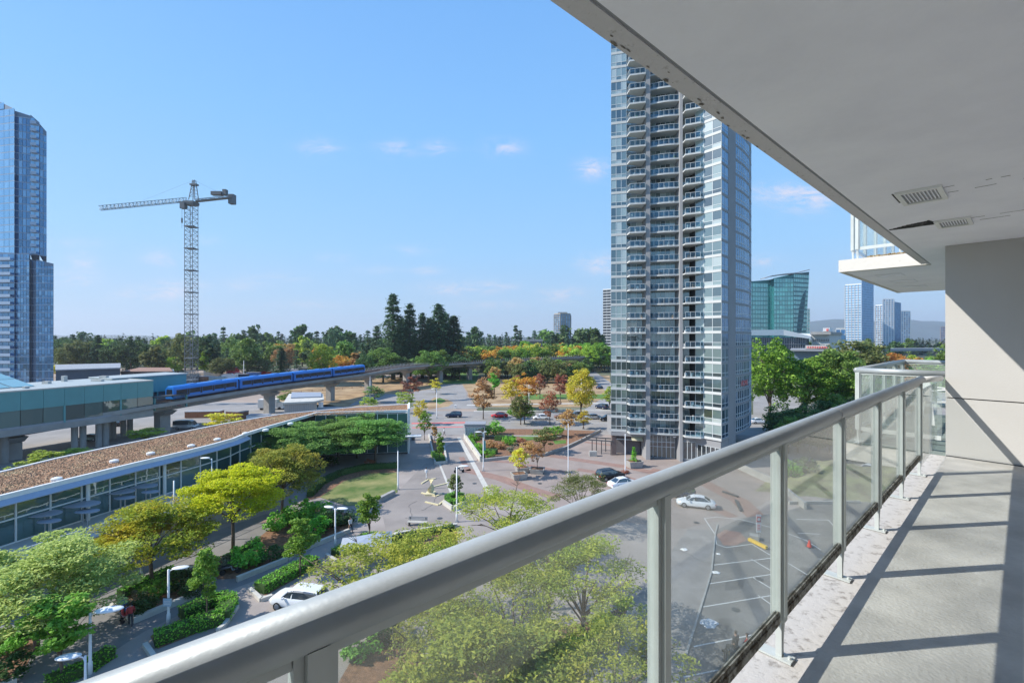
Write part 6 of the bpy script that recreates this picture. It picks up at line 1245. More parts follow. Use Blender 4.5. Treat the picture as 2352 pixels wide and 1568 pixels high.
# --- mid-ground trees: kind, seed, px, py(base), radius, height, colour, label
MT = [('fir', 1, 903, 872, 12, 46, 'conifer', 'tallest dark fir standing alone on the left of the fir group'), ('fir', 2, 941, 870, 11, 41, 'conifer', 'second tall fir right of the tallest one'), ('fir', 3, 970, 868, 9, 36, 'conifer', 'shorter fir between the second fir and the broad one'), ('fir', 4, 1008, 868, 13, 41, 'conifer', 'broadest fir with a bushy top in the fir group'), ('fir', 5, 1042, 866, 14, 35, 'conifer', 'rightmost fir of the fir group'), ('fir', 6, 988, 866, 12, 34, 'conifer', 'fir filling the middle of the fir group'), ('fir', 1, 865, 858, 8, 30, 'conifer', 'small fir left of the fir group'),
 ('fir', 3, 922, 866, 11, 33, 'conifer', 'fir in the second rank between the tallest and the second fir'), ('fir', 1, 1022, 864, 12, 37, 'conifer', 'fir in the second rank behind the broadest one'), ('oak', 2, 930, 876, 8, 13, 'darktree', 'dark round tree between the feet of the two tallest firs'), ('oak', 1, 1056, 872, 8, 15, 'darktree', 'dark tree at the right end of the fir group'),
 ('oak', 1, 880, 878, 10, 18, 'midgreen', 'big grey green tree at the foot of the tallest fir'), ('oak', 2, 985, 880, 10, 17, 'midgreen', 'broad bright tree below the broadest fir'), ('oak', 3, 1010, 876, 8, 17, 'midgreen', 'tree at the right foot of the fir group'), ('oak', 4, 738, 880, 8.5, 20, 'yellowgreen', 'yellow green tree left of the orange one behind the train'), ('oak', 1, 780, 872, 7.5, 13.5, 'orange', 'orange tree behind the train'), ('oak', 2, 842, 880, 7, 15, 'darktree', 'dark tree between the orange tree and the fir group'),
 ('oak', 3, 772, 850, 9, 30, 'conifer', 'tall dark round crowned tree above the orange tree'), ('fir', 2, 646, 872, 7, 17, 'conifer', 'dense dark cypress behind the train roof'), ('oak', 4, 595, 866, 9, 10.5, 'olive', 'flat olive tree pair behind the train, left of the cypress'), ('oak', 2, 510, 868, 9, 12, 'olive', 'green tree right of the crane mast'), ('oak', 1, 548, 852, 8, 18, 'midgreen', 'round green tree behind the olive pair'),
 ('oak', 3, 155, 858, 9, 20, 'olive', 'olive tree right next to the blue glass tower'), ('oak', 2, 190, 856, 10, 22, 'olive', 'second olive tree from the blue glass tower'), ('fir', 3, 225, 856, 8, 24, 'conifer', 'dark fir left of the crane behind the station'), ('oak', 1, 260, 856, 9, 20, 'darktree', 'dark tree at the left of the wood behind the station'), ('oak', 4, 300, 856, 10, 22, 'darktree', 'second dark tree of the wood behind the station'), ('oak', 2, 335, 856, 9, 20, 'darktree', 'third dark tree of the wood behind the station'), ('oak', 1, 372, 854, 8, 16, 'midgreen', 'green tree left of the crane mast'), ('oak', 3, 404, 862, 7, 12, 'yellowgreen', 'low light green tree just left of the crane mast'), ('fir', 5, 408, 850, 7, 18, 'conifer', 'dark fir just behind the crane mast'), ('round', 2, 142, 866, 7, 8, 'gold', 'yellow bush by the foot of the blue glass tower'),
 ('fluffy', 1, 947, 922, 4.6, 9.5, 'red', 'reddish green tree by the viaduct left of the side road'), ('fluffy', 2, 1001, 905, 3.2, 6.4, 'gold', 'small yellow ball tree by the verge'), ('fluffy', 3, 848, 945, 3.3, 4.6, 'yellowgreen', 'round yellow green bush tree behind the hall wing'), ('fluffy', 4, 930, 950, 3.5, 7, 'yellowgreen', 'pale leafy tree behind the right end of the hall wing'),
 ('fluffy', 5, 1110, 962, 4.6, 11.5, 'rust', 'tall rust brown tree on the street right of the dark car'), ('fluffy', 6, 1178, 940, 4.8, 10, 'gold', 'amber tree behind the red car'), ('fluffy', 7, 1212, 945, 4.2, 12.5, 'orange', 'orange topped tree right of the amber one'), ('oak', 3, 1334, 962, 5.0, 14.5, 'gold', 'large yellow tree near the left side of the apartment tower'), ('fluffy', 8, 1287, 922, 4.0, 10, 'red', 'bright red tree in the park'), ('fluffy', 9, 1240, 915, 3.8, 9, 'red', 'dull red tree in the park'), ('fluffy', 1, 1187, 905, 3.5, 8, 'red', 'small red tree in the park by the dark row'),
 ('oak', 4, 1196, 975, 3.2, 7.5, 'olive', 'grey olive tree in front of the parked cars'), ('fluffy', 2, 1205, 972, 4.5, 6.0, 'maple', 'flat green tree by the white car'), ('fluffy', 3, 1263, 975, 3.4, 8.6, 'red', 'rust red tree with a thin trunk before the parked cars'), ('fluffy', 4, 1303, 1000, 2.6, 6.6, 'rust', 'small orange brown tree at the back of the shrub garden'), ('fluffy', 5, 1340, 985, 2.4, 4.6, 'gold', 'small gold tree at the right end of the shrub garden'), ('column', 6, 1136, 905, 3.2, 9, 'shrub', 'bright green cone tree in the park'), ('fluffy', 7, 1250, 1040, 3.0, 5.4, 'olive', 'small brown green tree on the curved garden wall'), ('fluffy', 9, 1400, 940, 3.4, 7, 'yellowgreen', 'green tree against the left side of the apartment tower'),
 ('fluffy', 6, 505, 1005, 5.2, 5.6, 'gold', 'yellow tree behind the sedum roof by the viaduct pier'), ('fluffy', 7, 335, 1018, 4.2, 3.6, 'yellowgreen', 'pale green tree top behind the sedum roof'), ('fluffy', 8, 85, 1095, 4.0, 4.2, 'yellowgreen', 'pale sparse tree behind the left end of the sedum roof'), ('fluffy', 4, 175, 1065, 3.2, 3.0, 'yellowgreen', 'low pale bush tree behind the sedum roof, under the station'), ('fluffy', 2, 660, 935, 4, 5.5, 'midgreen', 'dark green tree under the viaduct behind the service block'), ('fluffy', 3, 860, 925, 4.2, 6, 'midgreen', 'green tree under the viaduct right of the service block'),
 ('oak', 1, 1768, 965, 9.2, 23, 'maple', 'largest green tree directly right of the apartment tower'), ('oak', 2, 1850, 962, 9.5, 18, 'maple', 'second big green tree right of the apartment tower'), ('oak', 3, 1925, 958, 10, 20, 'midgreen', 'broad tree whose trunk stands left of the neighbouring railing'), ('oak', 4, 1965, 925, 12, 22, 'olive', 'wide olive topped tree behind the neighbouring railing'), ('oak', 1, 2050, 925, 11, 17.5, 'orange', 'tree turning orange behind the neighbouring railing'), ('oak', 2, 2130, 930, 10, 16, 'maple', 'green tree next to the beige wall edge'), ('oak', 4, 2200, 900, 12, 20, 'midgreen', 'tree hidden mostly behind the beige wall edge'), ('oak', 3, 1990, 965, 8, 14, 'maple', 'lower green tree directly behind the railing corner'), ('oak', 2, 1890, 925, 10, 17, 'yellowgreen', 'light green tree between the two big trees and the olive one'),
 ('round', 3, 1790, 1015, 3.6, 7.0, 'darktree', 'dark small tree in front of the right-hand trees'), ('round', 4, 1838, 1012, 3.8, 6.6, 'rust', 'brownish small tree beside the dark one'), ('round', 2, 1770, 1040, 2.6, 3.6, 'greyshrub', 'grey brown bush at the right foot of the apartment tower')]
for (kind, seed, x, y, rad, hh, mk, lab) in MT:
    X, Y = at(x, y); b0 = {'fir': (4.1, 20), 'oak': (7.2, 15.6), 'round': (5.2, 12.4), 'fluffy': (3.2, 7.5), 'column': (1.25, 5.3)}[kind]; plant(kind, seed, X, Y, rad / b0[0], mk, 'fir_tree' if kind == 'fir' else 'broadleaf_tree', lab, 'tree', scz=hh / b0[1])
# --- tree rows that nothing tells apart: shared label inside each group
MARKS = [(-400, 235, 'beside the blue glass tower'), (235, 430, 'left of the crane'), (430, 560, 'right of the crane'), (560, 690, 'above the train middle'), (690, 830, 'above the train rear'), (830, 900, 'left of the fir group'), (900, 1060, 'behind the fir group'), (1060, 1160, 'right of the fir group'), (1160, 1260, 'above the shrub garden'), (1260, 1330, 'below the lone high-rise'), (1330, 1420, 'beside the apartment tower'), (1420, 1870, 'below the green tower'), (1870, 1960, 'left of the white high-rises'), (1960, 2075, 'below the white high-rises'), (2075, 2600, 'next to the beige wall edge')]
TONE = dict(midgreen='green', yellowgreen='yellow green', maple='fresh green', darktree='dark green', olive='olive', orange='orange', rust='rust brown', red='reddish', gold='golden', conifer='conical dark')
ROWS = []
def belt(n, x0, x1, Y0, Y1, kinds, h0, h1, mats, label, group, seed, rfac=.46):
    rd = random.Random(seed); st2 = random.getstate(); random.seed(seed)
    for i in range(n):
        x = x0 + (x1 - x0) * (i + rd.uniform(.1, .9)) / n; Y = rd.uniform(Y0, Y1); k = rd.choice(kinds); hh = rd.uniform(h0, h1); b0 = {'firfar': (4.1, 20), 'far': (5.4, 12.6), 'fir': (4.1, 20), 'oak': (7.2, 15.6), 'round': (5.2, 12.4)}[k]
        mk = 'conifer' if 'fir' in k else rd.choice(mats); lb = TONE[mk] + ' ' + label + ' ' + next(p for a, b_, p in MARKS if a <= x < b_)
        rad = hh * (.24 if 'fir' in k else rfac) * rd.uniform(.85, 1.15); plant(k, rd.randint(1, 3), xw(x, Y), Y, rad / b0[0], mk, 'background_tree', lb, 'tree', lb.replace(' tree', ' trees', 1), scz=hh / b0[1])
        ROWS.append((x, MADE[-1], lb, group))
    random.setstate(st2)
belt(52, 1050, 1400, 290, 345, ['round', 'oak'], 14, 20, ['midgreen', 'yellowgreen', 'yellowgreen', 'maple', 'midgreen', 'gold', 'orange'], 'tree in the row beyond the viaduct', 'trees in the row beyond the viaduct', 1)
belt(40, 1110, 1350, 215, 262, ['round'], 8.5, 12.5, ['darktree', 'olive', 'rust', 'midgreen'], 'park tree below the viaduct', 'dark park trees below the viaduct', 2)
belt(10, 1290, 1410, 330, 350, ['round'], 13, 16, ['orange', 'red', 'yellowgreen', 'gold'], 'tree at the viaduct end', 'autumn trees at the viaduct end', 3)
belt(64, 430, 1400, 370, 520, ['firfar', 'far', 'firfar'], 23, 35, ['midgreen', 'darktree', 'darktree'], 'tree in the wood behind the viaduct', 'dark wood behind the viaduct', 4, .38)
belt(58, 430, 905, 250, 400, ['far', 'far', 'round', 'firfar'], 12, 24, ['midgreen', 'darktree', 'olive', 'yellowgreen', 'midgreen', 'midgreen', 'darktree', 'midgreen', 'rust', 'orange'], 'tree beyond the construction site', 'trees beyond the construction site', 5, .38)
belt(34, 120, 450, 250, 420, ['far', 'firfar', 'round'], 17, 28, ['darktree', 'midgreen', 'olive', 'yellowgreen'], 'tree in the wood behind the shed', 'dark wood behind the shed', 6, .36)
belt(9, 1100, 1400, 370, 400, ['far'], 15, 19, ['olive', 'red', 'darktree', 'darktree'], 'tree in the middle of the far wood', 'reddish trees in the far wood', 7, .34)
belt(26, 1730, 2250, 420, 640, ['far', 'firfar'], 14, 22, ['midgreen', 'olive', 'darktree'], 'far tree', 'far trees by the right-hand high-rises', 8, .4)
belt(10, 2060, 2200, 210, 260, ['round'], 10, 13, ['maple', 'yellowgreen', 'midgreen'], 'tree in the row below the flyover', 'trees below the flyover', 9, .42)
belt(14, 1770, 2120, 96, 118, ['round', 'oak'], 6.5, 9, ['darktree', 'midgreen', 'darktree'], 'shaded tree behind the planted bank', 'shaded trees beyond the planted bank', 10, .42)
belt(16, 1800, 2150, 80, 92, ['round', 'oak'], 6.5, 8.5, ['darktree', 'darktree', 'midgreen'], 'tree in the front rank behind the bank', 'front shaded trees behind the bank', 11, .46)
byl = {}
for x, o, lb, g_ in ROWS: byl.setdefault(lb, []).append((x, o, g_))
ORD = ['leftmost', 'second', 'third', 'fourth', 'fifth', 'sixth', 'seventh', 'eighth', 'ninth', 'tenth', 'eleventh', 'twelfth', 'thirteenth', 'fourteenth', 'fifteenth', 'sixteenth']
for lb, l_ in byl.items():
    l_.sort(key=lambda q: q[0])
    for i, (x, o, g_) in enumerate(l_): o['group'] = g_; o['label'] = (ORD[i] + ' ' + lb) if len(l_) > 1 else lb
# --- far forest beyond about 500 m: one mass
rg = np.random.default_rng(9); cs = []; ss = []
for _ in range(4600):
    Y = 520 + 1700 * rg.random() ** 1.4; x = rg.uniform(-1100, 3300); X = xw(x, Y); hh = rg.uniform(15, 27) * (1 if x < 1500 else .75) + (Y > 1200) * 4; k = 24; fir = rg.random() < .55
    t = rg.random(k); rr_ = (1 - t) * hh * .2 if fir else np.sqrt(1 - (t * 1.3 - .4) ** 2 * .8) * hh * .24; a = rg.uniform(0, 6.28, k); cs.append(np.stack([X + np.cos(a) * rr_, Y + np.sin(a) * rr_, t * hh * (1 if fir else .85) + 1.0], 1)); ss.append(rg.uniform(1.5, 3.0, k) * (1.15 - .6 * t))
C = np.concatenate(cs); fo = link('far_forest', leaf_mesh('far_forest', C, np.concatenate(ss), leaf_mat('forest', ((.02, .04, .018), (.035, .06, .025), (.06, .085, .035)), .25, ((.12, .07, .03), (.10, .10, .03), (.06, .10, .04)), .15, .004), .5, .8, 5)); tag(fo, 'far forest reaching to the horizon behind the viaduct and the towers', 'forest', kind='stuff')
# ================================================================ VEHICLES
def loft(mb, secs, m=0, cap=True):
    K = len(secs[0]); vs = [p for s in secs for p in s]; fs = []
    for i in range(len(secs) - 1):
        for k in range(K): k2 = (k + 1) % K; fs.append((i * K + k, i * K + k2, (i + 1) * K + k2, (i + 1) * K + k))
    if cap: fs += [tuple(range(K))[::-1], tuple((len(secs) - 1) * K + k for k in range(K))]
    return mb.add(vs, fs, m)
SHAPES = {  # length, width, body stations (x, z_low, z_shoulder, z_top, half width), cabin stations (x, z_base, z_top, half base, half top)
 'sedan': (4.75, [(-2.37, .38, .55, .78, .62), (-2.28, .26, .60, .86, .80), (-1.9, .22, .68, .95, .90), (-1.0, .2, .72, .98, .91), (.2, .2, .72, .96, .91), (.95, .2, .70, .92, .91), (1.7, .22, .62, .80, .88), (2.2, .28, .52, .68, .76), (2.37, .36, .48, .58, .58)],
           [(-1.75, .94, .97, .72, .66), (-1.05, .96, 1.36, .76, .55), (-.4, .97, 1.44, .77, .56), (.25, .95, 1.42, .77, .56), (.65, .93, 1.25, .76, .58), (1.15, .88, .92, .73, .66)]),
 'suv': (4.6, [(-2.3, .42, .7, 1.0, .74), (-2.22, .3, .75, 1.06, .86), (-1.6, .26, .8, 1.08, .92), (0, .25, .8, 1.06, .93), (1.0, .26, .78, 1.04, .92), (1.9, .28, .7, .95, .86), (2.2, .34, .6, .82, .74), (2.3, .42, .56, .7, .6)],
         [(-2.2, 1.04, 1.1, .76, .7), (-1.95, 1.05, 1.58, .78, .62), (-.8, 1.06, 1.66, .8, .64), (.2, 1.05, 1.64, .8, .63), (.6, 1.03, 1.48, .79, .64), (1.15, 1.0, 1.05, .76, .7)]),
 'van': (5.2, [(-2.6, .4, .9, 1.2, .9), (-2.5, .3, .9, 1.25, .97), (0, .28, .9, 1.25, .98), (1.6, .28, .85, 1.15, .97), (2.3, .34, .7, 1.0, .9), (2.6, .45, .6, .85, .75)],
         [(-2.55, 1.2, 2.1, .9, .82), (-1, 1.22, 2.2, .92, .84), (1.0, 1.2, 2.15, .92, .82), (1.5, 1.15, 1.9, .9, .78), (2.1, 1.1, 1.15, .85, .8)])}
def build_car(kind, name, label, cat, paint, loc, rz, group=None):
    ln, body, cab = SHAPES[kind]; r_ = thing(name, label, cat, loc, rz, group)
    def ring(x, zl, zs_, zt_, w_): return [(x, -w_ * .86, zl), (x, w_ * .86, zl), (x, w_, zl + .16), (x, w_, zs_), (x, w_ * .90, zt_ - .03), (x, w_ * .6, zt_), (x, -w_ * .6, zt_), (x, -w_ * .90, zt_ - .03), (x, -w_, zs_), (x, -w_, zl + .16)]
    m = MB(); loft(m, [ring(*s) for s in body]); o = m.build('car_body', M['car_' + paint], r_, world=False, smooth=True)
    md = o.modifiers.new('b', 'EDGE_SPLIT'); md.split_angle = R(38)
    def cring(x, zb, zt_, wb, wt): return [(x, -wb, zb - .03), (x, wb, zb - .03), (x, (wb * .4 + wt * .6), zb + (zt_ - zb) * .8), (x, wt * .9, zt_), (x, -wt * .9, zt_), (x, -(wb * .4 + wt * .6), zb + (zt_ - zb) * .8)]
    m = MB(); loft(m, [cring(*s) for s in cab]); o = m.build('glasshouse', M['carglass'], r_, world=False)
    # roof skin and pillars in body colour
    m = MB(); rs = [s for s in cab if s[2] > s[1] + .25]
    loft(m, [[(x, -wt * .95, zt_ - .02), (x, wt * .95, zt_ - .02), (x, wt * .86, zt_ + .025), (x, -wt * .86, zt_ + .025)] for x, zb, zt_, wb, wt in rs]); m.build('roof_panel', M['car_' + paint], r_, world=False)
    for sgn in (-1, 1):
        m = MB(); top = rs[0]; mid_ = rs[len(rs) // 2]; a = cab[0]; z_ = cab[-1]; last = rs[-1]
        m.bar((a[0], sgn * a[3], a[1]), (top[0], sgn * top[4] * .98, top[2]), .07, .05); m.bar((z_[0], sgn * z_[3], z_[1]), (last[0], sgn * (last[4] + .02), last[2]), .06, .05); m.bar((mid_[0], sgn * (mid_[3] + .005), mid_[1]), (mid_[0] - .05, sgn * (mid_[4] * .98), mid_[2]), .08, .04); m.build('pillar', M['car_' + paint], r_, world=False)
        m = MB(); mx2 = z_[0] - .35; m.box((mx2, sgn * (z_[3] + .22), z_[1] + .08), (.14, .2, .13)); m.build('wing_mirror', M['car_' + paint], r_, world=False)
        m = MB(); x0 = body[-2][0]; m.box((x0 + .0, sgn * body[-2][4] * .8, body[-2][2] + .03), (.2, .26, .1)); m.build('headlight', M['headl'], r_, world=False)
        m = MB(); x0 = body[1][0]; m.box((x0 - .04, sgn * body[1][4] * .82, body[1][2] + .1), (.1, .26, .12)); m.build('tail_light', M['tail'], r_, world=False)
        for x0 in (-ln * .295, ln * .305):
            y0 = sgn * (body[3][4] - .09); m = MB(); m.tube([(x0, y0 - .11, .33), (x0, y0 + .11, .33)], .33, 18); o = m.build('wheel', M['tyre'], r_, world=False)
            m = MB(); m.tube([(x0, y0 + sgn * .105, .33), (x0, y0 + sgn * .125, .33)], [.22, .19], 14); m.build('rim', M['rim'], o, world=False)
    for nm, ss_ in (('number_plate', (body[0][0] - .015, 0, .6)),): m = MB(); m.box(ss_, (.02, .45, .11)); m.build(nm, M['lampw'], r_, world=False)
    return r_
CARS = [('suv', 'white', 688, 1392, 2.95, 'white hatchback parked nose left beside the near rail'), ('sedan', 'white', 1598, 1163, 2.82, 'white sedan with a sunroof driving across the paving behind the glass'), ('suv', 'navy', 1556, 1140, 2.5, 'dark blue car half hidden by the rail behind the white sedan'),
 ('sedan', 'white', 1432, 1118, .35, 'white car parked nearest the rail by the dark olive tree'), ('suv', 'black', 1402, 1100, .35, 'black and white car parked behind the nearest white one'), ('suv', 'black', 1700, 1560, 1.15, 'dark car at the bottom of the glass beside the two people'),
 ('suv', 'navy', 1042, 958, 3.14, 'dark navy SUV alone on the cross street'), ('sedan', 'red', 1147, 958, 3.14, 'bright red car on the cross street'), ('sedan', 'white', 1243, 963, 3.1, 'white car on the cross street right of the red one'), ('sedan', 'brown', 1292, 960, 3.14, 'brownish orange car behind the thin red tree'), ('suv', 'grey', 1325, 958, 3.14, 'grey car behind the large yellow tree'), ('sedan', 'silver', 1360, 962, 3.14, 'silver car just left of the apartment tower'), ('suv', 'navy', 1382, 938, 2.2, 'dark blue car under the green tree at the tower'), ('suv', 'black', 1396, 966, 3.14, 'black car against the left side of the apartment tower'), ('sedan', 'navy', 1377, 892, 1.0, 'dark car far up the right-hand road'), ('sedan', 'black', 1195, 955, 3.14, 'black car partly behind the red car'), ('suv', 'grey', 1347, 868, 1.2, 'small grey car at the top of the right-hand road'),
 ('sedan', 'green', 205, 1012, 3.3, 'grey green car on the street under the viaduct'), ('van', 'silver', 428, 985, .15, 'silver van beside the yellow tree under the viaduct'), ('suv', 'black', 262, 978, 3.1, 'dark car beyond the support columns of the station'),
 ('sedan', 'white', 1742, 972, .1, 'white car just right of the apartment tower'), ('suv', 'navy', 1905, 962, .2, 'dark blue car under the broad tree at the right'), ('sedan', 'white', 1880, 955, .1, 'white car among the trees at the right'), ('sedan', 'silver', 1938, 1052, .4, 'silver car seen through the pane below the neighbouring slab'), ('sedan', 'white', 2000, 1085, .5, 'white car seen through the pane under the neighbouring slab'), ('suv', 'white', 2055, 1100, .6, 'white car nearest the last railing posts behind the glass')]
for kind, paint, x, y, rz, lab in CARS: X, Y = at(x, y); build_car(kind, 'parked_car' if y > 970 else 'street_car', lab, 'car', paint, (X, Y, .02), rz)
# delivery truck behind the hall
X, Y = at(640, 940); tk = thing('box_truck', 'white box truck by the viaduct pier behind the sedum roof', 'truck', (X - 3, Y, 0), .1)
m = MB(); m.box((0, 0, 1.9), (5.5, 2.3, 2.6)); m.build('cargo_box', M['white'], tk, world=False); m = MB(); m.box((3.7, 0, 1.3), (1.7, 2.1, 1.9)); m.build('cab', M['white'], tk, world=False)
m = MB(); m.box((4.56, 0, 1.75), (.03, 1.8, .8)); m.build('windscreen', M['carglass'], tk, world=False)
for x0 in (-1.8, 3.5):
    for sg in (-1, 1): m = MB(); m.tube([(x0, sg * 1.0 - .12, .45), (x0, sg * 1.0 + .12, .45)], .45, 14); m.build('wheel', M['tyre'], tk, world=False)
# ================================================================ PEOPLE
def person_mesh(pose):
    """one continuous skinned body; z up, facing +x; returns mesh with materials skin / shirt / trousers / shoes / hair"""
    J = {'pel': (0, 0, .95), 'bel': (0, 0, 1.08), 'che': (.01, 0, 1.3), 'nck': (.01, 0, 1.48), 'hd0': (.02, 0, 1.57), 'hd1': (.02, 0, 1.68), 'hd2': (.01, 0, 1.76)}
    rad = {'pel': .13, 'bel': .12, 'che': .145, 'nck': .05, 'hd0': .08, 'hd1': .098, 'hd2': .07}; E = [('pel', 'bel'), ('bel', 'che'), ('che', 'nck'), ('nck', 'hd0'), ('hd0', 'hd1'), ('hd1', 'hd2')]
    st = {'walk': .26, 'stand': .03, 'sit': 0}[pose]
    for s, sg in (('l', 1), ('r', -1)):
        f_ = sg * st
        if pose == 'sit': leg = [(.08, sg * .1, .5), (.45, sg * .11, .52), (.43, sg * .11, .1), (.58, sg * .12, .05)]
        else: leg = [(0, sg * .095, .9), (f_ * .45 + .02, sg * .1, .5), (f_ - .03, sg * .1, .09), (f_ + .14, sg * .11, .04)]
        for i, (p, r_) in enumerate(zip(leg, (.095, .068, .045, .04))): J[s + 'l%d' % i] = p; rad[s + 'l%d' % i] = r_
        E.append(('pel', s + 'l0')); E += [(s + 'l%d' % i, s + 'l%d' % (i + 1)) for i in range(3)]
        if pose == 'sit': arm = [(.0, sg * .19, 1.42), (.08, sg * .24, 1.14), (.32, sg * .16, 1.05), (.40, sg * .13, 1.05)]
        else: arm = [(.0, sg * .19, 1.42), (-f_ * .25, sg * .24, 1.14), (-f_ * .6 + .08, sg * .23, .90), (-f_ * .7 + .1, sg * .22, .80)]
        for i, (p, r_) in enumerate(zip(arm, (.062, .046, .035, .038))): J[s + 'a%d' % i] = p; rad[s + 'a%d' % i] = r_
        E.append(('che', s + 'a0')); E += [(s + 'a%d' % i, s + 'a%d' % (i + 1)) for i in range(3)]
    if pose == 'sit':
        for k in ('pel', 'bel', 'che', 'nck', 'hd0', 'hd1', 'hd2', 'la0', 'la1', 'la2', 'la3', 'ra0', 'ra1', 'ra2', 'ra3'): J[k] = (J[k][0], J[k][1], J[k][2] - .42)
    keys = list(J); me = bpy.data.meshes.new('p'); me.from_pydata([J[k] for k in keys], [(keys.index(a), keys.index(b_)) for a, b_ in E], []); o = bpy.data.objects.new('p', me); COL.objects.link(o)
    o.modifiers.new('s', 'SKIN'); 
    for i, k in enumerate(keys): sv = me.skin_vertices[0].data[i]; r_ = rad[k]; sv.radius = (r_, r_ * (1.25 if k in ('che', 'pel', 'bel') else 1)); sv.use_root = (k == 'pel')
    ss = o.modifiers.new('u', 'SUBSURF'); ss.levels = 1; ss.render_levels = 1
    dg = bpy.context.evaluated_depsgraph_get(); out_ = bpy.data.meshes.new_from_object(o.evaluated_get(dg)); bpy.data.objects.remove(o); out_.name = 'body'
    off = -.42 if pose == 'sit' else 0
    out_.materials.clear()
    for _ in range(5): out_.materials.append(M['skin'])
    for p in out_.polygons:
        c = p.center; z = c.z - off; hand = abs(c.y) > .15 and z < .92 if pose != 'sit' else (c.x > .33 and z > 1.0)
        if z > 1.66 or (z > 1.58 and c.x < .0): k = 4
        elif z > 1.45 and abs(c.y) < .12: k = 0
        elif pose == 'sit': k = 0 if hand else (2 if c.z < .62 else 1)
        elif hand and z < .9: k = 0
        elif z > .98: k = 1
        elif z < .1: k = 3
        else: k = 2
        p.material_index = k; p.use_smooth = True
    return out_
PM = {k: person_mesh(k) for k in ('walk', 'stand', 'sit')}
def person(pose, x, y, rz, label, shirt, trousers, z=0, group=None, sc=1.0):
    X, Y = at(x, y, z); r_ = thing('person', label, 'person', (X, Y, z), rz, group); r_.scale = (sc, sc, sc); me = PM[pose].copy()
    for i, k in enumerate(('skin', shirt, trousers, 'black', 'hair')): me.materials[i] = M[k]
    link('body', me, r_)
    m = MB(); hz = 1.69 - (.42 if pose == 'sit' else 0); secs = []
    for i in range(5): a = i / 4 * 1.45; secs.append([(-.005 + .105 * math.cos(a) * math.cos(t) - .012, .105 * math.cos(a) * math.sin(t), hz + .10 * math.sin(a)) for t in np.linspace(0, 6.283, 11)[:-1]])
    loft(m, secs); m.build('hair', M['hair'], r_, world=False, smooth=True); return r_
person('walk', 324, 1340, .6, 'person in a grey top walking on the pale path under the orange yellow locust', 'whitecloth', 'darkcloth')
person('stand', 282, 1418, -.8, 'person in a dark top bending over the pushchair by the seat wall', 'bluecloth', 'darkcloth'); person('walk', 300, 1436, 2.2, 'person in red beside the pushchair at the seat wall end', 'redcloth', 'darkcloth')
person('walk', 979, 1099, 1.4, 'person in white walking on the plaza behind the sculpture', 'whitecloth', 'whitecloth'); person('walk', 805, 1222, -.6, 'person in a pale shirt walking behind the double-armed lamp post', 'whitecloth', 'darkcloth')
person('stand', 1690, 1506, 1.8, 'person dressed in black standing in the car park with white shoes', 'darkcloth', 'darkcloth'); person('walk', 1716, 1512, 2.6, 'person in a red top bending by the dark car in the car park', 'redcloth', 'darkcloth')
person('walk', 1340, 985, .2, 'tiny person in dark clothes at the back of the plaza near the tower', 'darkcloth', 'darkcloth'); person('walk', 1020, 1000, .2, 'tiny person crossing the end of the plaza behind the column tree', 'whitecloth', 'darkcloth')
for i, (x, y, sh, lab) in enumerate(((236, 1172, 'darkcloth', 'person in black sitting leftmost under the third canopy'), (247, 1170, 'whitecloth', 'person in white sitting in the group under the third canopy'), (258, 1166, 'darkcloth', 'person in dark clothes sitting in the middle of the terrace group'), (268, 1163, 'redcloth', 'person in red sitting in the terrace group'), (279, 1160, 'darkcloth', 'person in black sitting rightmost in the terrace group'))):
    person('sit', x, y, i * 1.3, lab, sh, 'darkcloth', z=3.45)
    X, Y = at(x, y, 3.45); m = MB(); m.box((0, 0, .41), (.45, .45, .06)); m.box((-.22, 0, .65), (.05, .45, .45)); 
    for sx in (-.18, .18):
        for sy in (-.18, .18): m.box((sx, sy, .2), (.04, .04, .38))
    o = m.build('terrace_chair', M['dgrey'], None, world=False); o.location = (X, Y, 3.45); o.rotation_euler = (0, 0, i * 1.3); tag(o, 'dark chair under the third canopy, seat of the ' + ('leftmost', 'white clothed', 'middle', 'red clothed', 'rightmost')[i] + ' sitter', 'chair')
X, Y = at(292, 1425); r_ = thing('pushchair', 'red and blue pushchair between the two people at the seat wall', 'pushchair', (X, Y, 0), .8)
m = MB(); m.box((0, 0, .55), (.6, .45, .12)); m.box((-.28, 0, .8), (.1, .45, .5)); m.build('seat', M['redcloth'], r_, world=False); m = MB(); m.box((.1, 0, .95), (.5, .46, .06)); m.build('hood', M['bluecloth'], r_, world=False)
for sx in (-.3, .32):
    for sy in (-.25, .25): m = MB(); m.tube([(sx, sy - .02, .14), (sx, sy + .02, .14)], .14, 10); m.build('wheel', M['black'], r_, world=False)
m = MB(); m.tube([(.3, .22, .15), (-.3, .22, .6), (-.55, .22, 1.02), (-.55, -.22, 1.02), (-.3, -.22, .6), (.3, -.22, .15)], .018, 5); m.build('frame', M['steel'], r_, world=False)
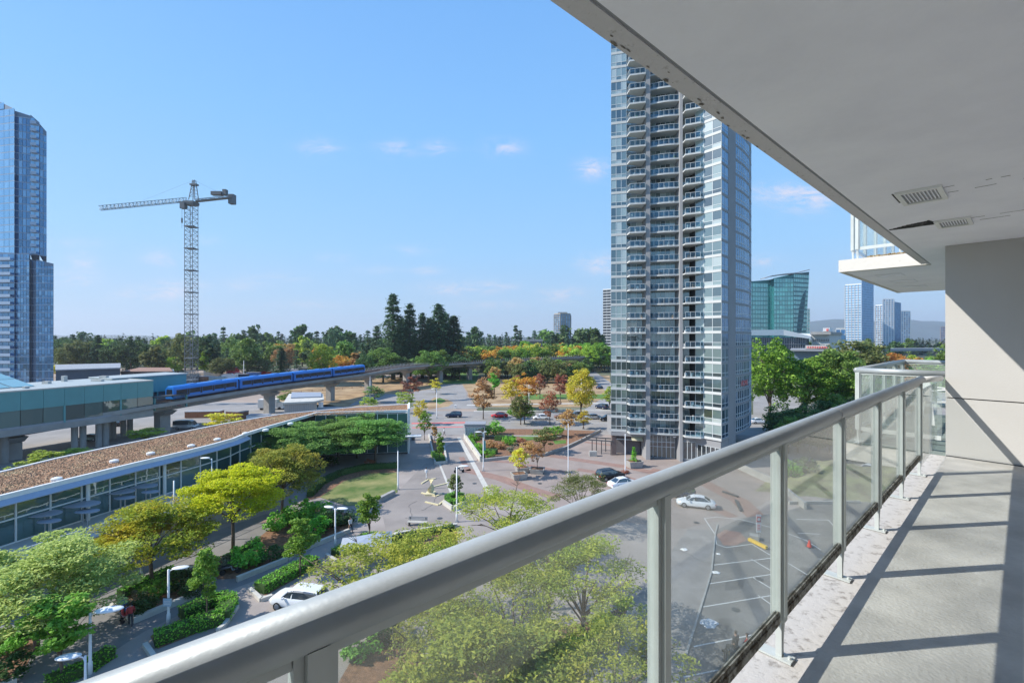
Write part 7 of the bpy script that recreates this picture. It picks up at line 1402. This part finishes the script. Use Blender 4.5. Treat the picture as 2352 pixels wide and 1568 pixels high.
# motorbikes / bicycles
for (x, y, rz, lab) in ((528, 1318, .4, 'dark parked scooter at the kerb near the round hedge bed'), (1062, 1132, .3, 'dark scooter parked in the shade left of the plaza column tree')):
    X, Y = at(x, y) if x < 1000 else at(1062 - 8, 1085); r_ = thing('scooter', lab, 'scooter', (X, Y, 0), rz)
    m = MB(); m.tube([(-.7, 0, .62), (-.3, 0, .72), (.1, 0, .7), (.2, 0, .35), (.6, 0, .4), (.65, 0, .95)], [.12, .16, .12, .1, .08, .05], 8); m.build('frame', M['car_grey'], r_, world=False, smooth=True)
    for x0 in (-.6, .68): m = MB(); m.tube([(x0, -.05, .25), (x0, .05, .25)], .25, 14); m.build('wheel', M['tyre'], r_, world=False)
    m = MB(); m.box((-.3, 0, .82), (.7, .26, .1)); m.build('seat', M['black'], r_, world=False); m = MB(); m.tube([(.62, -.3, 1.0), (.62, .3, 1.0)], .02, 6); m.build('handlebar', M['dgrey'], r_, world=False)
# ================================================================ LAMPS AND STREET FURNITURE
def lens_head(r_, x0, y0, z0, dx, dy, s=1.0):
    m = MB(); K = 14; secs = []
    for i in range(K + 1):
        a = math.pi * i / K; rr_ = .30 * s * math.sin(a) + .002; c = -math.cos(a) * .62 * s; secs.append([(x0 + dx * (c + .5 * s) - dy * rr_ * math.cos(t), y0 + dy * (c + .5 * s) + dx * rr_ * math.cos(t), z0 + rr_ * .32 * math.sin(t)) for t in np.linspace(0, 6.283, 13)[:-1]])
    loft(m, secs); m.build('lamp_head', M['lampw'], r_, world=False, smooth=True)
def street_lamp(x, y, hh, label, dirs=((1, .1),), thick=.075, sign=None, z=0, s=1.0, X=None, Y=None):
    if X is None: X, Y = at(x, y, z)
    r_ = thing('street_lamp', label, 'lamp post', (X, Y, z)); m = MB(); m.tube([(0, 0, .02), (0, 0, .9), (0, 0, .95), (0, 0, hh)], [thick * 1.5, thick * 1.4, thick, thick * .8], 10); m.build('pole', M['lampw'], r_, world=False, smooth=True)
    m = MB(); m.box((0, 0, .03), (.42, .42, .06)); m.box((0, 0, .1), (.3, .3, .08)); m.build('foot', M['steel'], r_, world=False)
    for dx, dy in dirs: m = MB(); m.tube([(0, 0, hh - .5), (dx * .12, dy * .12, hh - .1), (dx * .5, dy * .5, hh + .05)], thick * .55, 6); m.build('arm', M['lampw'], r_, world=False); lens_head(r_, dx * .35, dy * .35, hh + .06, dx, dy, s)
    return r_
street_lamp(207, 1551, 4.1, 'nearest white lamp post with a big oval head, at the bottom left', ((.97, .25),), .09, s=1.35)
street_lamp(196, 1600, 2.55, 'lamp whose oval head shows low behind the nearest lamp post', ((-.9, -.2),), .07, s=1.2)
L5 = street_lamp(387, 1436, 4.3, 'white lamp post with a small blue notice plate beside the V shaped hedge', ((.95, .2),), .09)
m = MB(); m.box((0.02, -.14, 1.85), (.62, .05, .55)); m.build('notice_plate', mat('blue_grey_plate', (.35, .5, .62), .5, var=.05), L5, world=False); m = MB(); m.box((0, -.10, 1.85), (.68, .02, .61)); m.build('plate_frame', M['grey'], L5, world=False)
for k in range(3): m = MB(); m.box((.02, -.172, 1.98 - k * .13), (.46, .012, .05)); m.build('printed_line', M['lampw'], L5, world=False)
street_lamp(770, 1259, 4.2, 'double-armed white lamp post in front of the seat wall bushes', ((.97, -.2), (-.9, .3)), .085, s=1.0)
street_lamp(1049, 1198, 6.6, 'tall white lamp post beside the ring hedge with its arm to the right', ((.98, .1),), .08, s=1.0)
street_lamp(1110, 1081, 6.4, 'lamp post at the corner of the shrub garden with a teal banner', ((-.9, 0), (.4, .1)), .08)
o = bpy.data.objects; LP = [o_ for o_ in COL.objects if o_.get('label', '').startswith('lamp post at the corner of the shrub')][0]; m = MB(); m.box((.16, 0, 4.2), (.5, .06, 1.6)); m.build('banner', M['teal'], LP, world=False)
street_lamp(1305, 1108, 9.0, 'very slim tall pole rising in front of the shrub garden', (), .06); street_lamp(1436, 1086, 6.4, 'lamp post with a red flower ring at its foot near the tower planter', (), .07)
street_lamp(914, 1124, 5.6, 'dark grey post at the corner of the round lawn', (), .09); street_lamp(1003, 960, 8, 'street lamp on the road right of the hall wing', ((-.9, 0),), .09, s=1.2)
street_lamp(1215, 928, 8, 'white flag pole like lamp in the park left of the orange tree', ((.9, 0),), .09, s=1.2); street_lamp(1335, 925, 9, 'street lamp in the park next to the large yellow tree', (), .1); street_lamp(850, 925, 9, 'street lamp standing under the viaduct by the dry grass', (), .1); street_lamp(635, 872, 11, 'light mast on the construction site behind the train', ((.9, 0),), .12, s=1.5); street_lamp(560, 870, 10, 'second light mast on the construction site, left of the first', (), .12)
street_lamp(340, 1120, 4.4, 'slim white mast at the right end of the terrace railing', ((-.9, 0),), .06, X=-35.3, Y=53.5, z=3.45); street_lamp(0, 0, 3.2, 'white post on the terrace beside the dark canopy', (), .09, X=-36.4, Y=49.0, z=3.45)
# flower ring
X, Y = at(1436, 1086); plant('shrub', 2, X, Y, .75, 'red', 'flower_ring', 'red flowers round the foot of the lamp post near the tower planter', 'flowers', scz=.35)
# bench
X, Y = at(958, 1207); b_ = thing('park_bench', 'lone grey bench with a curved back on the wide court', 'bench', (X, Y, 0), -.1)
m = MB()
for k in range(4): m.box((0, -.12 + k * .13, .45), (2.3, .11, .05))
m.build('seat', M['pale'], b_, world=False); m = MB()
for k in range(3): m.box((0, .33 + k * .05, .58 + k * .14), (2.3, .04, .12))
m.build('backrest', M['grey'], b_, world=False)
for sx in (-.95, .95): m = MB(); m.box((sx, .05, .21), (.09, .5, .42)); m.box((sx, .36, .62), (.09, .06, .5)); m.build('leg', M['dgrey'], b_, world=False)
# tent-like grey canopy
X, Y = at(842, 1288); c_ = thing('canopy_tent', 'faceted grey canopy behind the hedge above the near locust crowns', 'canopy', (X, Y, 0), .25)
m = MB(); w_, d_ = 2.4, 1.5; m.add([(-w_, -d_, 1.9), (w_, -d_, 2.1), (w_, d_, 2.1), (-w_, d_, 1.9), (-.9, 0, 2.5), (1.1, 0, 2.75), (-w_, -d_, 1.84), (w_, -d_, 2.04), (w_, d_, 2.04), (-w_, d_, 1.84)], [(0, 1, 5, 4), (1, 2, 5), (2, 3, 4, 5), (3, 0, 4), (9, 8, 7, 6)]); m.build('roof_sheet', mat('grey_sheet', (.40, .44, .50), .35, .2, var=.1), c_, world=False)
for sx in (-1, 1):
    for sy in (-1, 1): m = MB().tube([(sx * 2.3, sy * 1.4, 0), (sx * 2.3, sy * 1.4, 1.95)], .04, 6); m.build('pole', M['steel'], c_, world=False)
# glass shelter at the street end
X, Y = at(1092, 1006); c_ = thing('glass_shelter', 'glass entrance shelter with a flat grey roof at the head of the shrub garden', 'shelter', (X, Y, 0), .0)
m = MB(); m.box((0, 0, 3.3), (4.6, 3.6, .22)); m.box((0, -1.7, 2.9), (4.4, .12, .5)); m.build('roof', M['grey'], c_, world=False)
for sx in (-2.1, 0, 2.1):
    for sy in (-1.6, 1.6): m = MB().box((sx, sy, 1.6), (.12, .12, 3.18)); m.build('post', M['white'], c_, world=False)
for (a, b_2) in (((-2.1, -1.6), (-2.1, 1.6)), ((-2.1, 1.6), (2.1, 1.6)), ((2.1, -1.6), (2.1, 1.6))): m = MB().wall(a, b_2, .03, .15, 3.0); m.build('glass_pane', M['railglass'], c_, world=False)
# pergola frames on the plaza
X, Y = at(1386, 1040); c_ = thing('pergola_frame', 'dark steel pergola frames on the plaza left of the tower', 'pergola', (X, Y, 0), 0)
for (x0, y0, x1, y1) in ((-3, 2.2, .6, 1.0), (-4.2, .2, -.6, -1.0)):
    m = MB().bar((x0, y0, 2.6), (x1 + 2, y1 - .6, 2.6), .16, .2); m.build('beam', M['dgrey'], c_, world=False)
    for f_ in (.35, .65, .95): px_, py_ = x0 + (x1 + 2 - x0) * f_, y0 + (y1 - .6 - y0) * f_; m = MB().bar((px_, py_, 0), (px_, py_, 2.5), .14); m.build('post', M['dgrey'], c_, world=False)
m = MB().box((-2.4, -2.2, .45), (1.4, .8, .9)); m.build('base_block', M['concrete'], c_, world=False)
# car-park sign, speed bump, cone, wheel stops, litter
X, Y = at(1742, 1246); s_ = thing('parking_sign', 'white and red notice sign on a post beside the yellow barrier arm', 'sign', (X, Y, 0), 0)
m = MB().tube([(0, 0, 0), (0, 0, 1.2)], .05, 6); m.build('post', M['steel'], s_, world=False); m = MB().box((0, -.04, 2.1), (.5, .04, 1.9)); m.build('board', M['white'], s_, world=False); m = MB().box((0, -.07, 2.55), (.44, .02, .6)); m.build('red_field', M['rred'], s_, world=False)
m = MB().tube([(0, -.085, 2.55), (0, -.095, 2.55)], .16, 14); m.build('white_disc', M['white'], s_, world=False)
for k in range(4): m = MB().box((0, -.07, 1.95 - k * .17), (.34, .02, .07)); m.build('printed_line', M['rred'], s_, world=False)
P0, P1 = at(1720, 1242), at(1761, 1262); m = MB(); m.bar((*P0, .22), (*P1, .22), .32, .28); o = m.build('yellow_barrier', M['yellow']); tag(o, 'yellow bar lying at the foot of the parking sign', 'barrier')
P0, P1 = at(1722, 1236), at(1744, 1240); m = MB(); m.bar((*P0, .25), (*P1, .25), .8, .5); o = m.build('concrete_block', M['concrete']); tag(o, 'grey concrete block behind the yellow bar', 'block')
X, Y = at(1859, 1256); c_ = thing('traffic_cone', 'orange red traffic cone standing in the car park', 'cone', (X, Y, 0)); m = MB(); m.tube([(0, 0, .04), (0, 0, .75)], [.24, .05], 14); m.build('cone', mat('cone_red', (.75, .10, .06), .6, var=.05), c_, world=False); m = MB().box((0, 0, .03), (.55, .55, .05)); m.build('foot', M['black'], c_, world=False)
for i, (x0, y0, x1, y1, lab) in enumerate(((1660, 1130, 1695, 1142, 'dark wheel stop bar on the paving right of the white sedan'), (1690, 1150, 1702, 1175, 'second wheel stop bar near the shorter ramp wall'))):
    P0, P1 = at(x0, y0), at(x1, y1); m = MB(); m.bar((*P0, .13), (*P1, .13), .3, .2); o = m.build('wheel_stop', M['dgrey']); tag(o, lab, 'wheel stop')
for i, (x, y, r_, c_, lab) in enumerate(((1628, 1432, .75, 'whitecloth', 'crumpled pale blue plastic sheet lying on the car park edge'), (1650, 1272, .25, 'white', 'small white litter scrap near the top parking bay'), (1644, 1315, .4, 'white', 'crumpled white bag between two parking bays'), (1571, 1262, .4, 'white', 'white bag in the shade under the trees beside the kerb'))):
    X, Y = at(x, y); rg2 = random.Random(i); m = MB(); secs = []
    for k in range(5): a = k / 4 * 1.5; secs.append([(r_ * math.cos(a) * math.cos(t) * rg2.uniform(.6, 1.2), r_ * math.cos(a) * math.sin(t) * rg2.uniform(.4, .9), .02 + r_ * .3 * math.sin(a) * rg2.uniform(.6, 1.3)) for t in np.linspace(0, 6.283, 10)[:-1]])
    loft(m, secs); o = m.build('plastic_bag', M[c_], None, world=False); o.location = (X, Y, 0); tag(o, lab, 'litter')
# bins and boxes on the street
for (x, y, lab) in ((949, 1010, 'dark bin at the right corner of the hall wing'), (1012, 1020, 'dark low box beside the column tree'), (1042, 950, 'small white cabinet on the road verge')):
    X, Y = at(x, y) if y != 950 else at(1046, 938); o = MB().box((0, 0, .5), (.6, .6, 1.0)).box((0, 0, 1.04), (.7, .7, .08)).build('street_bin' if 'bin' in lab else 'cabinet', M['dgrey'] if 'dark' in lab else M['white'], None, world=False); o.location = (X, Y, 0); tag(o, lab, 'bin' if 'bin' in lab else 'box')
# ================================================================ CONSTRUCTION SITE behind the train
cols = dict(white='white', blue='blue', red='red', grey='grey', silver='silver', navy='navy', brown='brown')
SITE = [(470, 892, 7, 2.7, 'brown', .05, 'brown site container left of the crane foot'), (500, 893, 6, 2.7, 'silver', .0, 'pale site container beside the crane foot'), (528, 886, 6, 2.5, 'white', .1, 'white site cabin behind the first train car'), (556, 884, 5.5, 2.5, 'navy', .0, 'dark blue container behind the second train car'), (583, 880, 6, 2.5, 'blue', -.05, 'bright blue container behind the second train car'), (612, 877, 6, 2.6, 'red', .0, 'red container behind the second train car'), (640, 875, 6, 2.6, 'navy', .1, 'navy container right of the red one'), (668, 872, 7, 2.6, 'white', .0, 'long white site cabin behind the third train car'), (700, 868, 7, 2.6, 'grey', .0, 'grey container behind the third train car'), (535, 868, 6, 2.8, 'red', .0, 'small red site hut far behind the crane'), (490, 878, 8, 3.0, 'silver', .0, 'wide pale cabin far behind the crane mast'), (760, 862, 7, 2.6, 'grey', 0, 'grey container behind the last train car'), (440, 893, 5, 3.2, 'grey', 0, 'grey hoarding box at the crane base'),
 (580, 1012 - 20, 6, 2.4, 'brown', .5, 'orange brown container on the street below the viaduct'), (595, 975, 5, 2.4, 'white', .1, 'pale green kiosk box beside the viaduct pier'), (545, 962, 5, 2.0, 'brown', -.2, 'brown pallet stack below the viaduct'), (470, 958, 9, 1.6, 'brown', .1, 'long reddish brown stack of boards below the viaduct')]
for (x, y, l_, h_, c_, rz, lab) in SITE:
    if y < 900: y -= 11; h_ += .7; l_ *= 1.15
    X, Y = at(x, y); r_ = thing('site_container', lab, 'container', (X, Y, 0), rz); m = MB().box((0, 0, h_ / 2 + .1), (l_, 2.5, h_)); m.build('box_shell', M['car_' + c_] if c_ != 'silver' else M['pale'], r_, world=False)
    for k in range(int(l_ / .6)): m = MB().box((-l_ / 2 + .3 + k * .6, -1.28, h_ / 2 + .1), (.12, .05, h_ * .9)); m.build('rib', M['car_' + c_] if c_ != 'silver' else M['pale'], r_, world=False)
    m = MB().box((0, 0, h_ + .16), (l_ + .1, 2.6, .1)); m.build('lid', M['grey'], r_, world=False)
rd = random.Random(8)
srcs = {}; cnt = {}
for i in range(34):
    x = rd.uniform(455, 835); y = 860 + (835 - x) / 380 * 14 + rd.uniform(-10, 3); c_ = rd.choice(['white', 'grey', 'silver', 'navy', 'black', 'red', 'blue', 'white']); X, Y = at(x, y)
    lab = {'white': 'white', 'grey': 'grey', 'silver': 'silver', 'navy': 'dark blue', 'black': 'black', 'red': 'red', 'blue': 'bright blue'}[c_] + ' car parked on the construction site behind the train'
    if c_ not in srcs: srcs[c_] = build_car('suv', 'site_car', lab, 'car', c_, (X, Y, .02), rd.choice([0, 1.57]), c_ + ' cars parked on the construction site')
    else: o = copy_tree(srcs[c_], (X, Y, .02), rd.choice([0.1, 1.5, 3.0]))
    cnt.setdefault(c_, []).append((x, srcs[c_] if len(cnt.get(c_, [])) == 0 else o))
for c_, l_ in cnt.items():
    l_.sort(key=lambda q: q[0])
    for i, (x, o) in enumerate(l_):
        if len(l_) > 1: o['label'] = ORD[i] + (' ' if i == 0 else ' from the left ').replace(' from the left ', ' ') + l_[0][1]['label'].replace('leftmost ', '')
# hoarding and fences of the site
for (x0, y0, x1, y1, lab, mm, h_) in ((395, 905, 860, 868, 'low pale site fence behind the train', 'pale', 1.2), (1100, 880, 1380, 878, 'pale parapet line behind the dark park trees', 'pale', 1.0), (640, 905, 830, 890, 'wooden rail fence on the dry grass under the viaduct', 'brown', .8)):
    P0, P1 = Vector(at(x0, y0)), Vector(at(x1, y1)); r_ = thing('site_fence', lab, 'fence', (*P0, 0)); mm_ = M['pale'] if mm == 'pale' else M['car_brown']; ln = (P1 - P0).length; n = int(ln / 4)
    for z in (.35, .95): m = MB().bar((*P0, h_ * z), (*P1, h_ * z), .07, .12); m.build('rail', mm_, r_)
    for k in range(n + 1): c2 = P0.lerp(P1, k / n); m = MB().bar((*c2, 0), (*c2, h_), .12); m.build('post', mm_, r_)
# ================================================================ AIR
hz = MB().box((400, 3700, 178), (17400, 7900, 362)).build('haze', []); hz['kind'] = 'stuff'
hm = bpy.data.materials.new('haze'); hm.use_nodes = True; ht = hm.node_tree; ht.nodes.clear(); ho = N(ht, 'ShaderNodeOutputMaterial'); hv = N(ht, 'ShaderNodeVolumePrincipled'); hv.inputs['Color'].default_value = (.80, .88, 1, 1); hv.inputs['Density'].default_value = .00012; hv.inputs['Anisotropy'].default_value = .2
L(ht, hv.outputs[0], ho.inputs['Volume']); hz.data.materials.append(hm)
